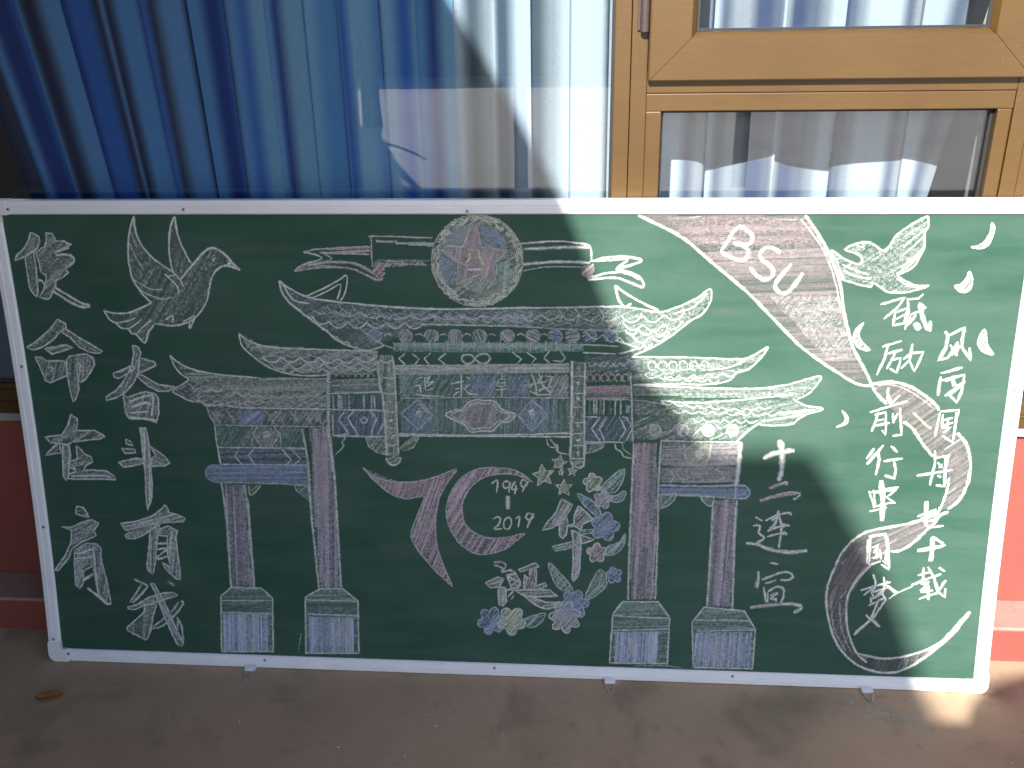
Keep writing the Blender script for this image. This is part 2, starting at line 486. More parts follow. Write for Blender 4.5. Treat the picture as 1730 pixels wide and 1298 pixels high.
curtain('curtain', 0.330, 1.035, 0.72, 2.14, 0.450, 8, 2.7, 0.066, seqR,
        'blue and white striped curtain behind the hinged sash', hem=0.17)
tag(loft('heating_pipe', tube([(1.080, 0.325, 0.63), (1.084, 0.325, 1.0), (1.092, 0.325, 1.35), (1.100, 0.325, 1.362)], 0.016, 12), M['tube'], None, True),
    'grey upright pipe behind the lower pane beside the curtain edge', 'pipe')

# ------------------------------------------------------------------ the chalkboard
W, H, FW, THICK = 2.4, 1.2, 0.033, 0.020
NV = 60
prof_y, prof_z = [0.0], [0.0]
for i in range(NV):
    a = LEAN_FOOT + (LEAN_TOP - LEAN_FOOT) * (i + 0.5) / NV
    prof_y.append(prof_y[-1] + math.sin(a) * H / NV); prof_z.append(prof_z[-1] + math.cos(a) * H / NV)
def bend(u, v, h=0.0):
    """point on the leaning, slightly sagging board: u along, v up (m), h proud of its face"""
    f = min(max(v / H, 0.0), 1.0) * NV
    i = min(int(f), NV - 1); t = f - i
    a = LEAN_FOOT + (LEAN_TOP - LEAN_FOOT) * v / H
    y = prof_y[i] + (prof_y[i + 1] - prof_y[i]) * t
    z = prof_z[i] + (prof_z[i + 1] - prof_z[i]) * t
    if v < 0 or v > H:
        e = v if v < 0 else v - H
        y += math.sin(a) * e; z += math.cos(a) * e
    return (u - W / 2, y - math.cos(a) * h, z + math.sin(a) * h)

board = empty('chalkboard', (0, 0, 0))
tag(board, 'green chalkboard in a white frame, covered with a chalk drawing, leaning under the window', 'chalkboard')

def uv_mesh(name, verts, faces, uvs, m, parent):
    o = mesh(name, verts, faces, m, parent)
    l = o.data.uv_layers.new(name='board')
    l.data.foreach_set('uv', [c for lp in o.data.loops for c in uvs[lp.vertex_index]])
    return o
vs, uvs, fs = [], [], []
for j in range(NV + 1):
    v = 0.004 + (H - 0.008) * j / NV
    for u in (0.004, W / 2, W - 0.004):
        vs.append(bend(u, v)); uvs.append((u, v))
for j in range(NV):
    for i in range(2):
        a = j * 3 + i
        fs.append((a, a + 1, a + 4, a + 3))
panel = uv_mesh('panel', vs, fs, uvs, M['board'], board)
rings = []
for j in range(0, NV + 1, 3):
    v = 0.004 + (H - 0.008) * j / NV
    rings.append([bend(0.004, v, -0.0006), bend(W - 0.004, v, -0.0006), bend(W - 0.004, v, -THICK + 0.003), bend(0.004, v, -THICK + 0.003)])
loft('backing', rings, M['back'], board)

PROF = [(0.0, -THICK), (0.0, 0.0055), (0.0020, 0.0080), (0.0125, 0.0085), (0.0140, 0.0060), (0.0152, 0.0060), (0.0167, 0.0080), (0.0300, 0.0072), (FW, 0.0040), (FW, 0.0008), (FW, -0.0004), (0.0030, -0.0004 - 0.0), (0.0030, -THICK)]
PROF = PROF[:10] + [(FW - 0.0, 0.0006), (0.0035, 0.0006), (0.0035, -THICK)]
CAPL = 0.052
loft('frame_rail', [[bend(u, H - a, h) for a, h in PROF] for u in (CAPL * .6, W - CAPL * .6)], M['rail'], board)
loft('frame_rail', [[bend(u, a, h) for a, h in PROF] for u in (CAPL * .6, W - CAPL * .6)], M['rail'], board)
for side in (0, 1):
    rings = []
    for j in range(0, 31):
        v = FW + 0.0006 + (H - 2 * FW - 0.0012) * j / 30
        rings.append([bend(a if side == 0 else W - a, v, h - 0.0003) for a, h in PROF])
    loft('frame_rail', rings, M['rail'], board)
# moulded corner pieces, rounded outside
def corner(cx, cy):
    bm = bmesh.new()
    out = []
    rr = 0.020
    pts = [(CAPL, 0.0 - 0.0012)]
    for k in range(7):
        a = math.radians(90 * k / 6)
        pts.append((rr - (rr + 0.0012) * math.sin(a), rr - (rr + 0.0012) * math.cos(a)))
    pts += [(-0.0012, CAPL), (FW + 0.0008, CAPL), (FW + 0.0008, FW + 0.0008), (CAPL, FW + 0.0008)]
    fx = (lambda a: a) if cx == 0 else (lambda a: W - a)
    fy = (lambda a: a) if cy == 0 else (lambda a: H - a)
    levels = [(-THICK - 0.0008, 0.0), (0.0078, 0.0), (0.0100, 0.0016)]
    rings = []
    cxm, cym = 0.018, 0.018
    for h, ins in levels:
        rings.append([bm.verts.new(bend(fx(a + (cxm - a) * ins * 12 * 0.3), fy(b + (cym - b) * ins * 12 * 0.3), h)) for a, b in pts])
    n = len(pts)
    for i in range(2):
        for j in range(n):
            bm.faces.new((rings[i][j], rings[i][(j + 1) % n], rings[i + 1][(j + 1) % n], rings[i + 1][j]))
    bm.faces.new(rings[-1]); bm.faces.new(list(reversed(rings[0])))
    bmesh.ops.triangulate(bm, faces=[f for f in bm.faces if len(f.verts) > 4])
    return from_bm('corner_cap', bm, M['cap'], board)
for cx in (0, 1):
    for cy in (0, 1):
        corner(cx, cy)
# screw heads along the frame
screw_me = None
for (u, v) in ((57, 1180), (476, 1179), (1133, 1175), (1912, 1178), (2345, 1179), (24, 797), (22, 373), (17, 62), (55, 22), (583, 22), (1182, 22), (1781, 22), (2340, 22), (2380, 768), (2378, 396)):
    hh = 0.0103 if min(u, 2400 - u) < 70 and min(v, 1200 - v) < 70 else 0.0072
    rings = []
    for h, r in ((0.0, 0.0042), (0.0012, 0.0040), (0.0019, 0.0022)):
        rings.append([bend(u / 1000 + r * math.cos(k * math.pi / 5), v / 1000 + r * math.sin(k * math.pi / 5), hh + h) for k in range(10)])
    loft('screw', rings, M['screw'], board)
# hanging clips with their wire loops lying on the ground
for hx in (0.547, 1.475, 2.108):
    pl = box('hanging_clip', (hx - 1.2 - 0.014, -0.0225, 0.0012), (hx - 1.2 + 0.014, -0.0088, 0.0115), M['rail'], board, 0.0015)
    x = hx - 1.2
    y0 = -0.0215
    loft('wire_loop', tube([(x - 0.015, y0, 0.0075), (x - 0.013, y0 - 0.006, 0.0050), (x - 0.002, y0 - 0.034, 0.0022), (x + 0.001, y0 - 0.036, 0.0022), (x + 0.004, y0 - 0.034, 0.0022), (x + 0.013, y0 - 0.006, 0.0050), (x + 0.015, y0, 0.0075)], 0.0016, 6), M['wire'], pl)

# ------------------------------------------------------------------ the chalk drawing (coordinates in mm on the board)
PIG = {'w': (0.66, 0.68, 0.67), 'y': (0.62, 0.65, 0.48), 'y2': (0.58, 0.62, 0.54), 'p': (0.60, 0.48, 0.53), 'p2': (0.64, 0.48, 0.51),
       'b': (0.38, 0.44, 0.59), 'b2': (0.46, 0.52, 0.64), 'b3': (0.47, 0.53, 0.58), 'b4': (0.50, 0.56, 0.71), 'g': (0.47, 0.58, 0.56),
       'v': (0.60, 0.57, 0.60), 'm': (0.54, 0.48, 0.55), 'r': (0.52, 0.46, 0.48), 's': (0.225, 0.205, 0.212)}
RND = random.Random(7)
FILL = 0.98                                   # how hard the shading strokes are pressed
cur = None
FIGS = []
layer = 0
def fig(name, parent=None):
    global cur
    cur = dict(name=name, parent=parent, v=[], f=[], uv=[], c=[], n=0)
    FIGS.append(cur)

def ribbon(pts, w, col, k, jit=0.12, lift=0.0, edge=None):
    """one chalk mark: a flat strip of powder along pts (mm), w mm wide; later shading lies over earlier, lines over all.
    edge thins the powder towards both sides of the mark"""
    global layer
    layer = (layer + 1) % 40
    h = 0.00020 + lift + layer * 0.000004
    n = len(pts)
    base = len(cur['v'])
    rows = ((-1, edge), (0, 1.0), (1, edge)) if edge is not None else ((-1, 1.0), (1, 1.0))
    m = len(rows)
    for i, (x, y) in enumerate(pts):
        a, b = pts[max(i - 1, 0)], pts[min(i + 1, n - 1)]
        dx, dy = b[0] - a[0], b[1] - a[1]
        l = math.hypot(dx, dy) or 1.0
        ww = w * (1 + RND.uniform(-jit, jit)) * 0.5
        if i in (0, n - 1):
            ww *= 0.7
        nx, ny = -dy / l * ww, dx / l * ww
        kk = k * RND.uniform(0.78, 1.14)
        for s, e in rows:
            px = min(max(x + s * nx, FW * 1000 + 1), W * 1000 - FW * 1000 - 1); py = min(max(y + s * ny, FW * 1000 + 1), H * 1000 - FW * 1000 - 1)
            cur['v'].append(bend(px / 1000, py / 1000, h)); cur['uv'].append((px / 1000, py / 1000)); cur['c'].append((col[0], col[1], col[2], kk * e))
        if i:
            q = base + m * i
            for r in range(m - 1):
                cur['f'].append((q - m + r, q + r, q + r + 1, q - m + r + 1))

def resample(pts, step):
    out = [pts[0]]
    for a, b in zip(pts, pts[1:]):
        l = math.hypot(b[0] - a[0], b[1] - a[1]); m = max(1, int(l / step))
        for i in range(1, m + 1):
            out.append((a[0] + (b[0] - a[0]) * i / m, a[1] + (b[1] - a[1]) * i / m))
    return out

def spline(p, closed):
    n = len(p); out = []
    rng = n if closed else n - 1
    for i in range(rng):
        if closed:
            a, b, c, d = p[(i - 1) % n], p[i], p[(i + 1) % n], p[(i + 2) % n]
        else:
            a, b, c, d = p[max(i - 1, 0)], p[i], p[i + 1], p[min(i + 2, n - 1)]
        for s in range(4):
            t = s / 4
            out.append(tuple(0.5 * (2 * b[k] + (c[k] - a[k]) * t + (2 * a[k] - 5 * b[k] + 4 * c[k] - d[k]) * t * t + (3 * b[k] - a[k] - 3 * c[k] + d[k]) * t ** 3) for k in (0, 1)))
    out.append(p[0] if closed else p[-1])
    return out

def L(flat, w, c='w', k=0.8, sm=1, cl=0):
    p = list(zip(flat[::2], flat[1::2]))
    if sm and len(p) > 2:
        p = spline(p, cl)
    elif cl:
        p = p + [p[0]]
    p = resample(p, 9.0)
    p = [(x + RND.uniform(-0.5, 0.5), y + RND.uniform(-0.5, 0.5)) for x, y in p]
    ribbon(p, w * 1.42, PIG[c], min(1.2, k * 1.25), 0.22, 0.0013, 0.12)

def F(flat, c='w', k=0.4, ang=60, sp=5.6):
    """shade an outline with parallel chalk strokes, some pressed harder than others"""
    p = list(zip(flat[::2], flat[1::2]))
    cur['n'] += 1
    lift = min(cur['n'], 9) * 0.0001
    a = math.radians(ang); ca, sa = math.cos(a), math.sin(a)
    q = [(x * ca + y * sa, -x * sa + y * ca) for x, y in p]
    y0, y1 = min(v for _, v in q), max(v for _, v in q)
    n = len(q)
    t = y0 + sp * 0.3
    while t < y1:
        tt = t + RND.uniform(-0.18, 0.18) * sp
        xs = []
        for i in range(n):
            (ax, ay), (bx, by) = q[i], q[(i + 1) % n]
            if (ay <= tt) != (by <= tt):
                xs.append(ax + (tt - ay) / (by - ay) * (bx - ax))
        xs.sort()
        for i in range(0, len(xs) - 1, 2):
            xa, xb = xs[i] + RND.uniform(-1.2, 1.0), xs[i + 1] + RND.uniform(-1.0, 1.2)
            if xb - xa < 1.5:
                continue
            seg = resample([(xa, tt), (xb, tt + RND.uniform(-0.15, 0.15) * sp)], 26.0)
            col = PIG[c]; f = RND.uniform(0.9, 1.1)
            ribbon([(x * ca - y * sa, x * sa + y * ca) for x, y in seg], sp * RND.uniform(0.95, 1.35), tuple(min(1, v * f) for v in col), FILL * k * RND.uniform(0.5, 1.5), 0.18, lift)
            if RND.random() < 0.22 and xb - xa > 14:          # a stray lighter pass over the shading
                q0 = RND.uniform(xa, xb - 10); q1 = min(xb, q0 + RND.uniform(10, 60)); dy = RND.uniform(-0.5, 0.5) * sp
                seg = resample([(q0, tt + dy), (q1, tt + dy + RND.uniform(-0.5, 0.5) * sp)], 26.0)
                ribbon([(x * ca - y * sa, x * sa + y * ca) for x, y in seg], sp * RND.uniform(0.35, 0.7), tuple(0.5 * (v + 0.68) for v in PIG[c]), min(0.9, FILL * k * RND.uniform(0.6, 1.4)), 0.2, lift)
        t += sp

fig('chalk_character')
F([97,1125,115,1115,115,1105,106,1087,96,1081,75,1069,48,1058,52,1068,74,1087,89,1107],'w',0.28,60,5.6)
L([97,1125,115,1115,115,1105,106,1087,96,1081,75,1069,48,1058,52,1068,74,1087,89,1107],4.2,'w',0.70,0,1)
F([73,1066,96,1081,96,1052,94,1019,91,979,86,970,79,977,72,989,72,1018],'w',0.28,80,5.6)
L([73,1066,96,1081,96,1052,94,1019,91,979,86,970,79,977,72,989,72,1018],4.2,'w',0.70,0,1)
F([134,1124,150,1122,155,1104,176,1104,187,1094,152,1080,150,1070,166,1073,187,1070,193,1058,182,1047,168,1039,174,1030,157,1017,139,1010,136,996,128,984,120,969,111,964,93,969,106,989,113,1002,118,1022,106,1030,105,1052,101,1079,126,1091,133,1107],'w',0.28,40,5.6)
L([134,1124,150,1122,155,1104,176,1104,187,1094,152,1080,150,1070,166,1073,187,1070,193,1058,182,1047,168,1039,174,1030,157,1017,139,1010,136,996,128,984,120,969,111,964,93,969,106,989,113,1002,118,1022,106,1030,105,1052,101,1079,126,1091,133,1107],4.2,'w',0.70,0,1)
L([180,1102,193,1096],4.8,'w',0.80)
L([151,1078,185,1088],4.2,'w',0.80)
L([152,1070,169,1073,187,1070,193,1058,180,1046],5.6,'w',0.80)
L([96,1010,104,1009,111,999],5.6,'w',0.80)
L([128,985,146,972,174,954,197,946,216,948],7.0,'w',0.80)
L([133,994,161,977,192,957,216,951],5.6,'w',0.80)
fig('chalk_character')
F([128,915,148,904,147,893,130,883,108,862,81,845,53,838,40,844,65,858,93,879,114,897],'w',0.28,45,5.6)
L([128,915,148,904,147,893,130,883,108,862,81,845,53,838,40,844,65,858,93,879,114,897],4.2,'w',0.70,0,1)
F([133,885,146,892,187,863,216,846,230,836,222,831,197,834,174,846,154,870],'w',0.28,-30,5.6)
L([133,885,146,892,187,863,216,846,230,836,222,831,197,834,174,846,154,870],4.2,'w',0.70,0,1)
F([85,841,144,852,157,844,102,828],'w',0.30,20,5.6)
L([85,841,144,852,157,844,102,828],4.2,'w',0.70,0,1)
F([58,820,75,819,86,810,131,811,135,792,133,774,88,755,75,760,65,800],'w',0.28,70,5.6)
L([58,820,75,819,86,810,131,811,135,792,133,774,88,755,75,760,65,800],4.2,'w',0.70,0,1)
F([137,814,147,823,168,827,189,829,204,820,207,803,195,784,177,764,166,757,161,764,168,787,161,803,160,782,158,740,147,713,139,706,136,736,133,778],'w',0.28,80,5.6)
L([137,814,147,823,168,827,189,829,204,820,207,803,195,784,177,764,166,757,161,764,168,787,161,803,160,782,158,740,147,713,139,706,136,736,133,778],4.2,'w',0.70,0,1)
L([163,803,171,806,166,787],4.2,'w',0.80)
L([87,795,99,793,92,783],4.2,'w',0.80)
fig('chalk_character')
F([128,674,143,663,143,651,137,631,185,633,198,625,210,617,192,610,123,602,114,595,66,598,54,613,99,620,119,647],'w',0.28,30,5.6)
L([128,674,143,663,143,651,137,631,185,633,198,625,210,617,192,610,123,602,114,595,66,598,54,613,99,620,119,647],4.2,'w',0.70,0,1)
F([88,600,91,573,71,569,49,564,56,572],'w',0.25,45,5.6)
L([88,600,91,573,71,569,49,564,56,572],4.2,'w',0.70,0,1)
F([98,595,114,590,111,556,102,510,95,498,88,510,93,561],'w',0.30,85,5.6)
L([98,595,114,590,111,556,102,510,95,498,88,510,93,561],4.2,'w',0.70,0,1)
F([132,592,146,579,148,572,167,563,170,549,151,540,144,528,203,526,221,513,225,503,210,504,101,503,101,515,122,523,121,533,105,548,131,557],'w',0.30,10,5.6)
L([132,592,146,579,148,572,167,563,170,549,151,540,144,528,203,526,221,513,225,503,210,504,101,503,101,515,122,523,121,533,105,548,131,557],4.2,'w',0.70,0,1)
L([114,590,113,556],4.2,'w',0.80)
L([103,546,113,531,123,531],4.2,'w',0.80)
L([109,510,198,514,207,507],4.2,'w',0.80)
fig('chalk_character')
F([114,430,131,426,138,413,143,400,124,404,109,410],'w',0.35,20,5.6)
L([114,430,131,426,138,413,143,400,124,404,109,410],4.2,'w',0.70,0,1)
F([68,373,94,372,122,386,149,394,167,385,152,364,157,351,116,332,87,311,78,288,43,250,36,253,67,292,87,329,93,363],'w',0.36,30,5.6)
L([68,373,94,372,122,386,149,394,167,385,152,364,157,351,116,332,87,311,78,288,43,250,36,253,67,292,87,329,93,363],4.2,'w',0.70,0,1)
F([96,309,129,329,155,328,166,317,163,281,172,234,178,163,165,165,146,194,140,267,112,252,109,220,98,202,88,213,90,275],'w',0.36,75,5.6)
L([96,309,129,329,155,328,166,317,163,281,172,234,178,163,165,165,146,194,140,267,112,252,109,220,98,202,88,213,90,275],4.2,'w',0.70,0,1)
L([95,300,117,303,140,314],7.0,'w',0.80)
L([93,286,120,289,142,292],5.6,'w',0.80)
L([107,225,137,244],7.0,'w',0.80)
L([118,205,141,187,165,165,178,163],7.0,'w',0.80)
L([145,319,146,194],4.2,'w',0.80)
fig('chalk_character')
F([308,852,323,847,327,834,319,813,312,778,299,757,277,734,250,718,225,711,225,720,255,738,275,761,287,778,300,801,309,830],'w',0.34,60,5.6)
L([308,852,323,847,327,834,319,813,312,778,299,757,277,734,250,718,225,711,225,720,255,738,275,761,287,778,300,801,309,830],4.2,'w',0.70,0,1)
F([251,781,277,790,301,802,307,794,284,778,262,768,252,772],'b',0.40,25,5.6)
L([251,781,277,790,301,802,307,794,284,778,262,768,252,772],4.2,'w',0.70,0,1)
F([322,820,357,812,361,803,314,780,318,799],'w',0.22,20,5.6)
L([322,820,357,812,361,803,314,780,318,799],4.2,'w',0.70,0,1)
F([310,778,325,777,362,753,402,750,386,738,362,736,342,746,320,763],'w',0.28,-30,5.6)
L([310,778,325,777,362,753,402,750,386,738,362,736,342,746,320,763],4.2,'w',0.70,0,1)
F([269,729,280,720,324,735,351,730,358,718,355,683,346,656,316,665,279,664,270,680,270,708],'w',0.28,70,5.6)
L([269,729,280,720,324,735,351,730,358,718,355,683,346,656,316,665,279,664,270,680,270,708],4.2,'w',0.70,0,1)
L([282,708,312,719,337,726,345,721,336,672],5.6,'w',0.80)
L([288,694,321,707,336,702],8.4,'w',0.80)
L([281,680,329,684],5.6,'w',0.80)
L([279,667,318,666,347,660],7.0,'w',0.80)
fig('chalk_character')
F([262,612,275,605,279,595,263,599],'w',0.50,30,5.6)
L([262,612,275,605,279,595,263,599],4.2,'w',0.70,0,1)
F([249,587,283,585,284,576,257,574],'w',0.40,10,5.6)
L([249,587,283,585,284,576,257,574],4.2,'w',0.70,0,1)
F([301,641,317,642,319,629,322,595,320,573,319,539,319,492,313,455,300,423,300,464,304,528,302,564,304,618],'w',0.50,85,5.6)
L([301,641,317,642,319,629,322,595,320,573,319,539,319,492,313,455,300,423,300,464,304,528,302,564,304,618],4.2,'w',0.70,0,1)
F([237,550,284,562,303,558,302,548,251,537],'w',0.45,8,5.6)
L([237,550,284,562,303,558,302,548,251,537],4.2,'w',0.70,0,1)
F([323,595,334,586,357,569,370,551,355,543,321,541,325,561,336,570],'w',0.36,-20,5.6)
L([323,595,334,586,357,569,370,551,355,543,321,541,325,561,336,570],4.2,'w',0.70,0,1)
fig('chalk_character')
F([347,439,354,426,355,419,383,411,396,404,390,394,335,391,302,369,281,355,258,345,238,346,234,355,256,364,235,369,225,386,264,391,313,409,334,425],'w',0.38,15,5.6)
L([347,439,354,426,355,419,383,411,396,404,390,394,335,391,302,369,281,355,258,345,238,346,234,355,256,364,235,369,225,386,264,391,313,409,334,425],4.2,'w',0.70,0,1)
F([306,388,327,385,322,361,313,321,308,284,298,248,286,260,285,276,292,311,299,353],'w',0.38,85,5.6)
L([306,388,327,385,322,361,313,321,308,284,298,248,286,260,285,276,292,311,299,353],4.2,'w',0.70,0,1)
F([323,371,351,382,373,369,367,355,368,313,371,264,370,236,359,238,335,262,325,281,348,269,342,306,345,354,323,356],'w',0.38,80,5.6)
L([323,371,351,382,373,369,367,355,368,313,371,264,370,236,359,238,335,262,325,281,348,269,342,306,345,354,323,356],4.2,'w',0.70,0,1)
L([318,333,345,335],7.0,'w',0.80)
L([314,317,343,320,316,298,319,291,340,300],5.6,'w',0.80)
fig('chalk_character')
L([246,233,266,224,279,217,275,206,237,166],5.6,'w',0.65)
L([266,220,230,168],4.8,'w',0.65)
F([222,155,249,163,285,185,320,197,349,200,359,191,319,178,271,162,239,148,224,150],'w',0.30,15,5.6)
L([222,155,249,163,285,185,320,197,349,200,359,191,319,178,271,162,239,148,224,150],4.2,'w',0.70,0,1)
F([269,164,301,166,288,132,281,96,269,69,263,65,217,89,216,98,266,142],'w',0.26,80,5.6)
L([269,164,301,166,288,132,281,96,269,69,263,65,217,89,216,98,266,142],4.2,'w',0.70,0,1)
F([290,223,298,223,310,200,322,172,337,134,348,98,365,61,361,50,347,57,328,107,308,168,300,198],'w',0.34,-60,5.6)
L([290,223,298,223,310,200,322,172,337,134,348,98,365,61,361,50,347,57,328,107,308,168,300,198],4.2,'w',0.70,0,1)
L([368,177,371,167,341,130,313,106,285,96],5.6,'w',0.60)
L([361,174,338,144,285,100],5.6,'w',0.55)
L([353,131,364,103,365,63],5.6,'w',0.60)
L([356,127,351,91],5.6,'w',0.50)
L([336,231,354,219],7.0,'w',0.40)
fig('chalk_dove')
F([353,1163,356,1107,383,1069,426,1032,448,1014,481,1051,517,1084,533,1090,550,1082,567,1067,560,1048,538,1038,522,1017,511,983,497,951,467,924,410,902,370,907,340,858,313,880,275,907,249,936,306,931,369,958,347,979,330,1014,325,1055,331,1100],'w',0.14,55,8.4)
F([450,1162,436,1133,427,1087,429,1035,448,1017,478,1051,460,1092,451,1125],'w',0.12,70,8.4)
L([353,1163,341,1135,331,1100,326,1055,330,1014,341,993,352,974,369,958],4.5,'w',0.80)
L([353,1163,352,1135,358,1105,380,1071,407,1048,429,1032,445,1014,451,997],4.5,'w',0.80)
L([450,1162,436,1133,428,1089,428,1051,430,1032],4.5,'w',0.80)
L([451,1162,452,1125,460,1092,477,1052],4.5,'w',0.80)
L([446,1013,466,1035,490,1059,516,1083,533,1089,550,1082,565,1069,579,1051,593,1036],5.3,'w',0.80)
L([593,1036,573,1045,552,1046,535,1035,522,1017,514,993,508,970,496,948,478,927,455,911,421,902,394,903,370,907],4.5,'w',0.80)
F([565,1068,593,1036,563,1045],'w',0.70,40,4.2)
F([535,1062,534,1060,533,1058,531,1057,530,1057,528,1058,528,1060,527,1062,528,1064,529,1065,531,1066,532,1066,534,1065,535,1064],'w',0.80,30,4.2)
L([369,958,343,945,306,932,273,931,248,937],4.5,'w',0.80)
L([248,937,260,915,275,907,285,896,303,892,310,881,321,879,340,858,351,883,369,905],4.5,'w',0.80)
L([275,907,303,912,323,920],3.6,'w',0.80)
L([303,892,327,907,339,918],3.6,'w',0.80)
L([321,879,342,899,363,915],3.6,'w',0.80)
L([330,1016,347,1003,373,990,399,990],3.6,'w',0.60)
L([341,993,360,979,396,966,419,972],3.6,'w',0.60)
L([334,1100,343,1071,360,1035],3.4,'w',0.50)
L([332,1068,344,1040,355,1024],3.4,'b',0.40)
L([342,1123,347,1100,351,1089],3.4,'w',0.50)
L([409,1027,428,1009,438,993,438,980],3.9,'w',0.80)
L([419,1022,436,1025],3.4,'w',0.80)
L([398,916,417,926,415,909],4.2,'w',0.80)
L([441,911,461,921,472,924,456,895,459,916],4.2,'w',0.80)
fig('chalk_dove')
F([2144,1163,2142,1121,2145,1092,2130,1055,2095,1032,2124,1013,2165,1007,2115,992,2074,995,2041,1015,2037,1005,1973,1020,1944,1087,1973,1068,2005,1055,2013,1064,2003,1078,1975,1089,1998,1103,2025,1104,2056,1087,2068,1094,2081,1119,2109,1142],'w',0.16,35,5.6)
L([2144,1163,2109,1142,2083,1121,2072,1101,2064,1089,2056,1086,2041,1096,2025,1104,2003,1103,1974,1089,2001,1079,2013,1069,2008,1055,1973,1068,1944,1087,1960,1059,1975,1024],4.2,'w',0.80)
L([2144,1163,2148,1142,2142,1124,2145,1096,2140,1080,2130,1055,2114,1041,2095,1030,2119,1015,2142,1007,2165,1008,2143,1000,2115,992,2079,993,2060,1004,2043,1014,2038,1005,2008,1011,1973,1022],4.2,'w',0.80)
L([2147,1137,2123,1117,2099,1092],3.6,'w',0.70)
L([2141,1117,2121,1096,2097,1073],3.6,'w',0.70)
L([2144,1096,2128,1073,2104,1053],3.6,'w',0.70)
L([2137,1076,2117,1053,2092,1034],3.6,'w',0.70)
L([1972,1055,1998,1043,2032,1032],3.6,'w',0.70)
L([1975,1041,2003,1029,2038,1022],3.6,'w',0.70)
L([2093,1025,2118,1009,2159,1002],3.6,'w',0.70)
L([1999,1095,2015,1095],5.6,'y',0.80)
fig('chalk_feather')
F([2281,1148,2288,1137,2287,1115,2279,1097,2264,1092,2245,1094,2263,1099,2274,1112,2281,1128],'w',0.60,60,4.2)
L([2281,1148,2288,1137,2287,1115,2279,1097,2264,1092,2245,1094,2263,1099,2274,1112,2281,1128],3.1,'w',0.85,1,1)
fig('chalk_feather')
F([2248,1041,2257,1023,2256,1002,2246,994,2233,995,2221,1007,2235,1012,2244,1026],'w',0.60,60,4.2)
L([2248,1041,2257,1023,2256,1002,2246,994,2233,995,2221,1007,2235,1012,2244,1026],3.1,'w',0.85,1,1)
fig('chalk_feather')
F([2031,922,2023,899,2029,880,2051,858,2028,862,2013,880,2014,903],'w',0.60,60,4.2)
L([2031,922,2023,899,2029,880,2051,858,2028,862,2013,880,2014,903],3.1,'w',0.85,1,1)
fig('chalk_feather')
F([2300,908,2309,874,2325,851,2303,856,2288,874,2291,897],'w',0.60,60,4.2)
L([2300,908,2309,874,2325,851,2303,856,2288,874,2291,897],3.1,'w',0.85,1,1)
fig('chalk_feather')
F([2001,713,2016,697,2013,680,1991,672,2008,682,2010,697],'w',0.60,60,4.2)
L([2001,713,2016,697,2013,680,1991,672,2008,682,2010,697],3.1,'w',0.85,1,1)
fig('chalk_ribbon')
F([1525,1164,1621,1111,1682,1060,1764,993,1830,929,1892,868,1939,833,2008,788,2054,775,2041,816,2010,871,1986,944,1971,1012,1944,1073,1908,1130,1884,1164],'s',0.62,2,6.2)
F([1571,1161,1884,1161,1940,1077,1721,1050],'p',0.10,0,6.2)
F([1817,982,1975,983,2013,846,1961,831],'w',0.12,55,7.0)
L([1516,1164,1556,1146,1621,1111,1682,1060,1764,993,1830,929,1892,868,1939,833,2008,788,2041,774,2063,773],5.6,'w',0.80)
L([1881,1164,1908,1130,1944,1073,1971,1012,1986,944,2010,871,2041,816,2065,773],5.9,'w',0.80)
L([1872,1156,1926,1090,1962,1010,1978,942],3.6,'w',0.50)
F([2063,775,2114,781,2147,772,2180,753,2217,722,2221,705,2260,657,2272,657,2293,628,2306,586,2304,546,2295,508,2268,473,2250,472,2262,517,2260,553,2249,597,2218,607,2187,641,2146,687,2101,730],'s',0.62,40,6.2)
L([2060,776,2087,782,2114,782,2146,774,2180,755,2214,727,2220,715],5.9,'w',0.80)
L([2063,773,2081,749,2101,730],5.9,'w',0.80)
L([2143,688,2166,670,2187,641,2217,604],5.9,'w',0.80)
L([2267,662,2284,645,2296,623,2306,586,2306,549,2299,516,2285,490,2266,473],6.2,'w',0.80)
L([2261,551,2258,510,2248,472],5.6,'w',0.80)
L([2074,775,2106,776,2138,767,2176,745,2206,722],3.6,'p',0.50)
L([2162,711,2187,687,2209,670],4.2,'y',0.60)
L([2102,769,2101,756,2112,732],4.8,'w',0.80)
F([2243,465,2213,446,2176,433,2134,423,2082,412,2051,386,2041,348,2060,265,2076,294,2099,323,2139,360,2161,363,2185,380,2204,399,2220,416,2239,439],'s',0.62,30,6.2)
L([2248,479,2243,463,2213,446,2176,433,2134,423,2082,410,2051,386,2040,371],5.9,'w',0.80)
L([2268,466,2250,457,2239,437,2220,416,2205,397,2185,377,2161,363,2143,362],5.9,'w',0.80)
L([2099,323,2076,294,2060,267,2053,250],5.0,'w',0.80)
F([2065,355,2022,330,2006,288,1999,246,2004,196,2023,141,2057,88,2109,55,2148,44,2186,50,2223,68,2259,99,2294,134,2324,177,2343,211,2311,156,2265,116,2202,89,2146,82,2092,85,2075,105,2056,155,2049,214,2057,260,2090,315],'s',0.62,75,6.2)
L([2015,317,2003,279,1999,246,2003,204,2016,154,2040,104,2082,63,2133,44,2179,45,2223,68,2259,99,2294,134,2324,177,2343,211],5.9,'w',0.80)
L([2094,321,2070,290,2053,252,2049,214,2056,155,2079,97,2108,68],5.6,'w',0.80)
L([2084,91,2146,80,2202,89,2265,116,2311,156,2330,194,2343,211],5.9,'w',0.80)
L([2258,103,2300,147,2330,194],9.8,'w',0.80)
L([2032,234,2042,251,2049,256],4.2,'w',0.30)
L([2012,246,2021,163,2056,96],3.6,'w',0.35)
L([2032,226,2041,155,2068,96],3.6,'w',0.35)
L([2040,373,2025,348,2016,319],5.9,'w',0.80)
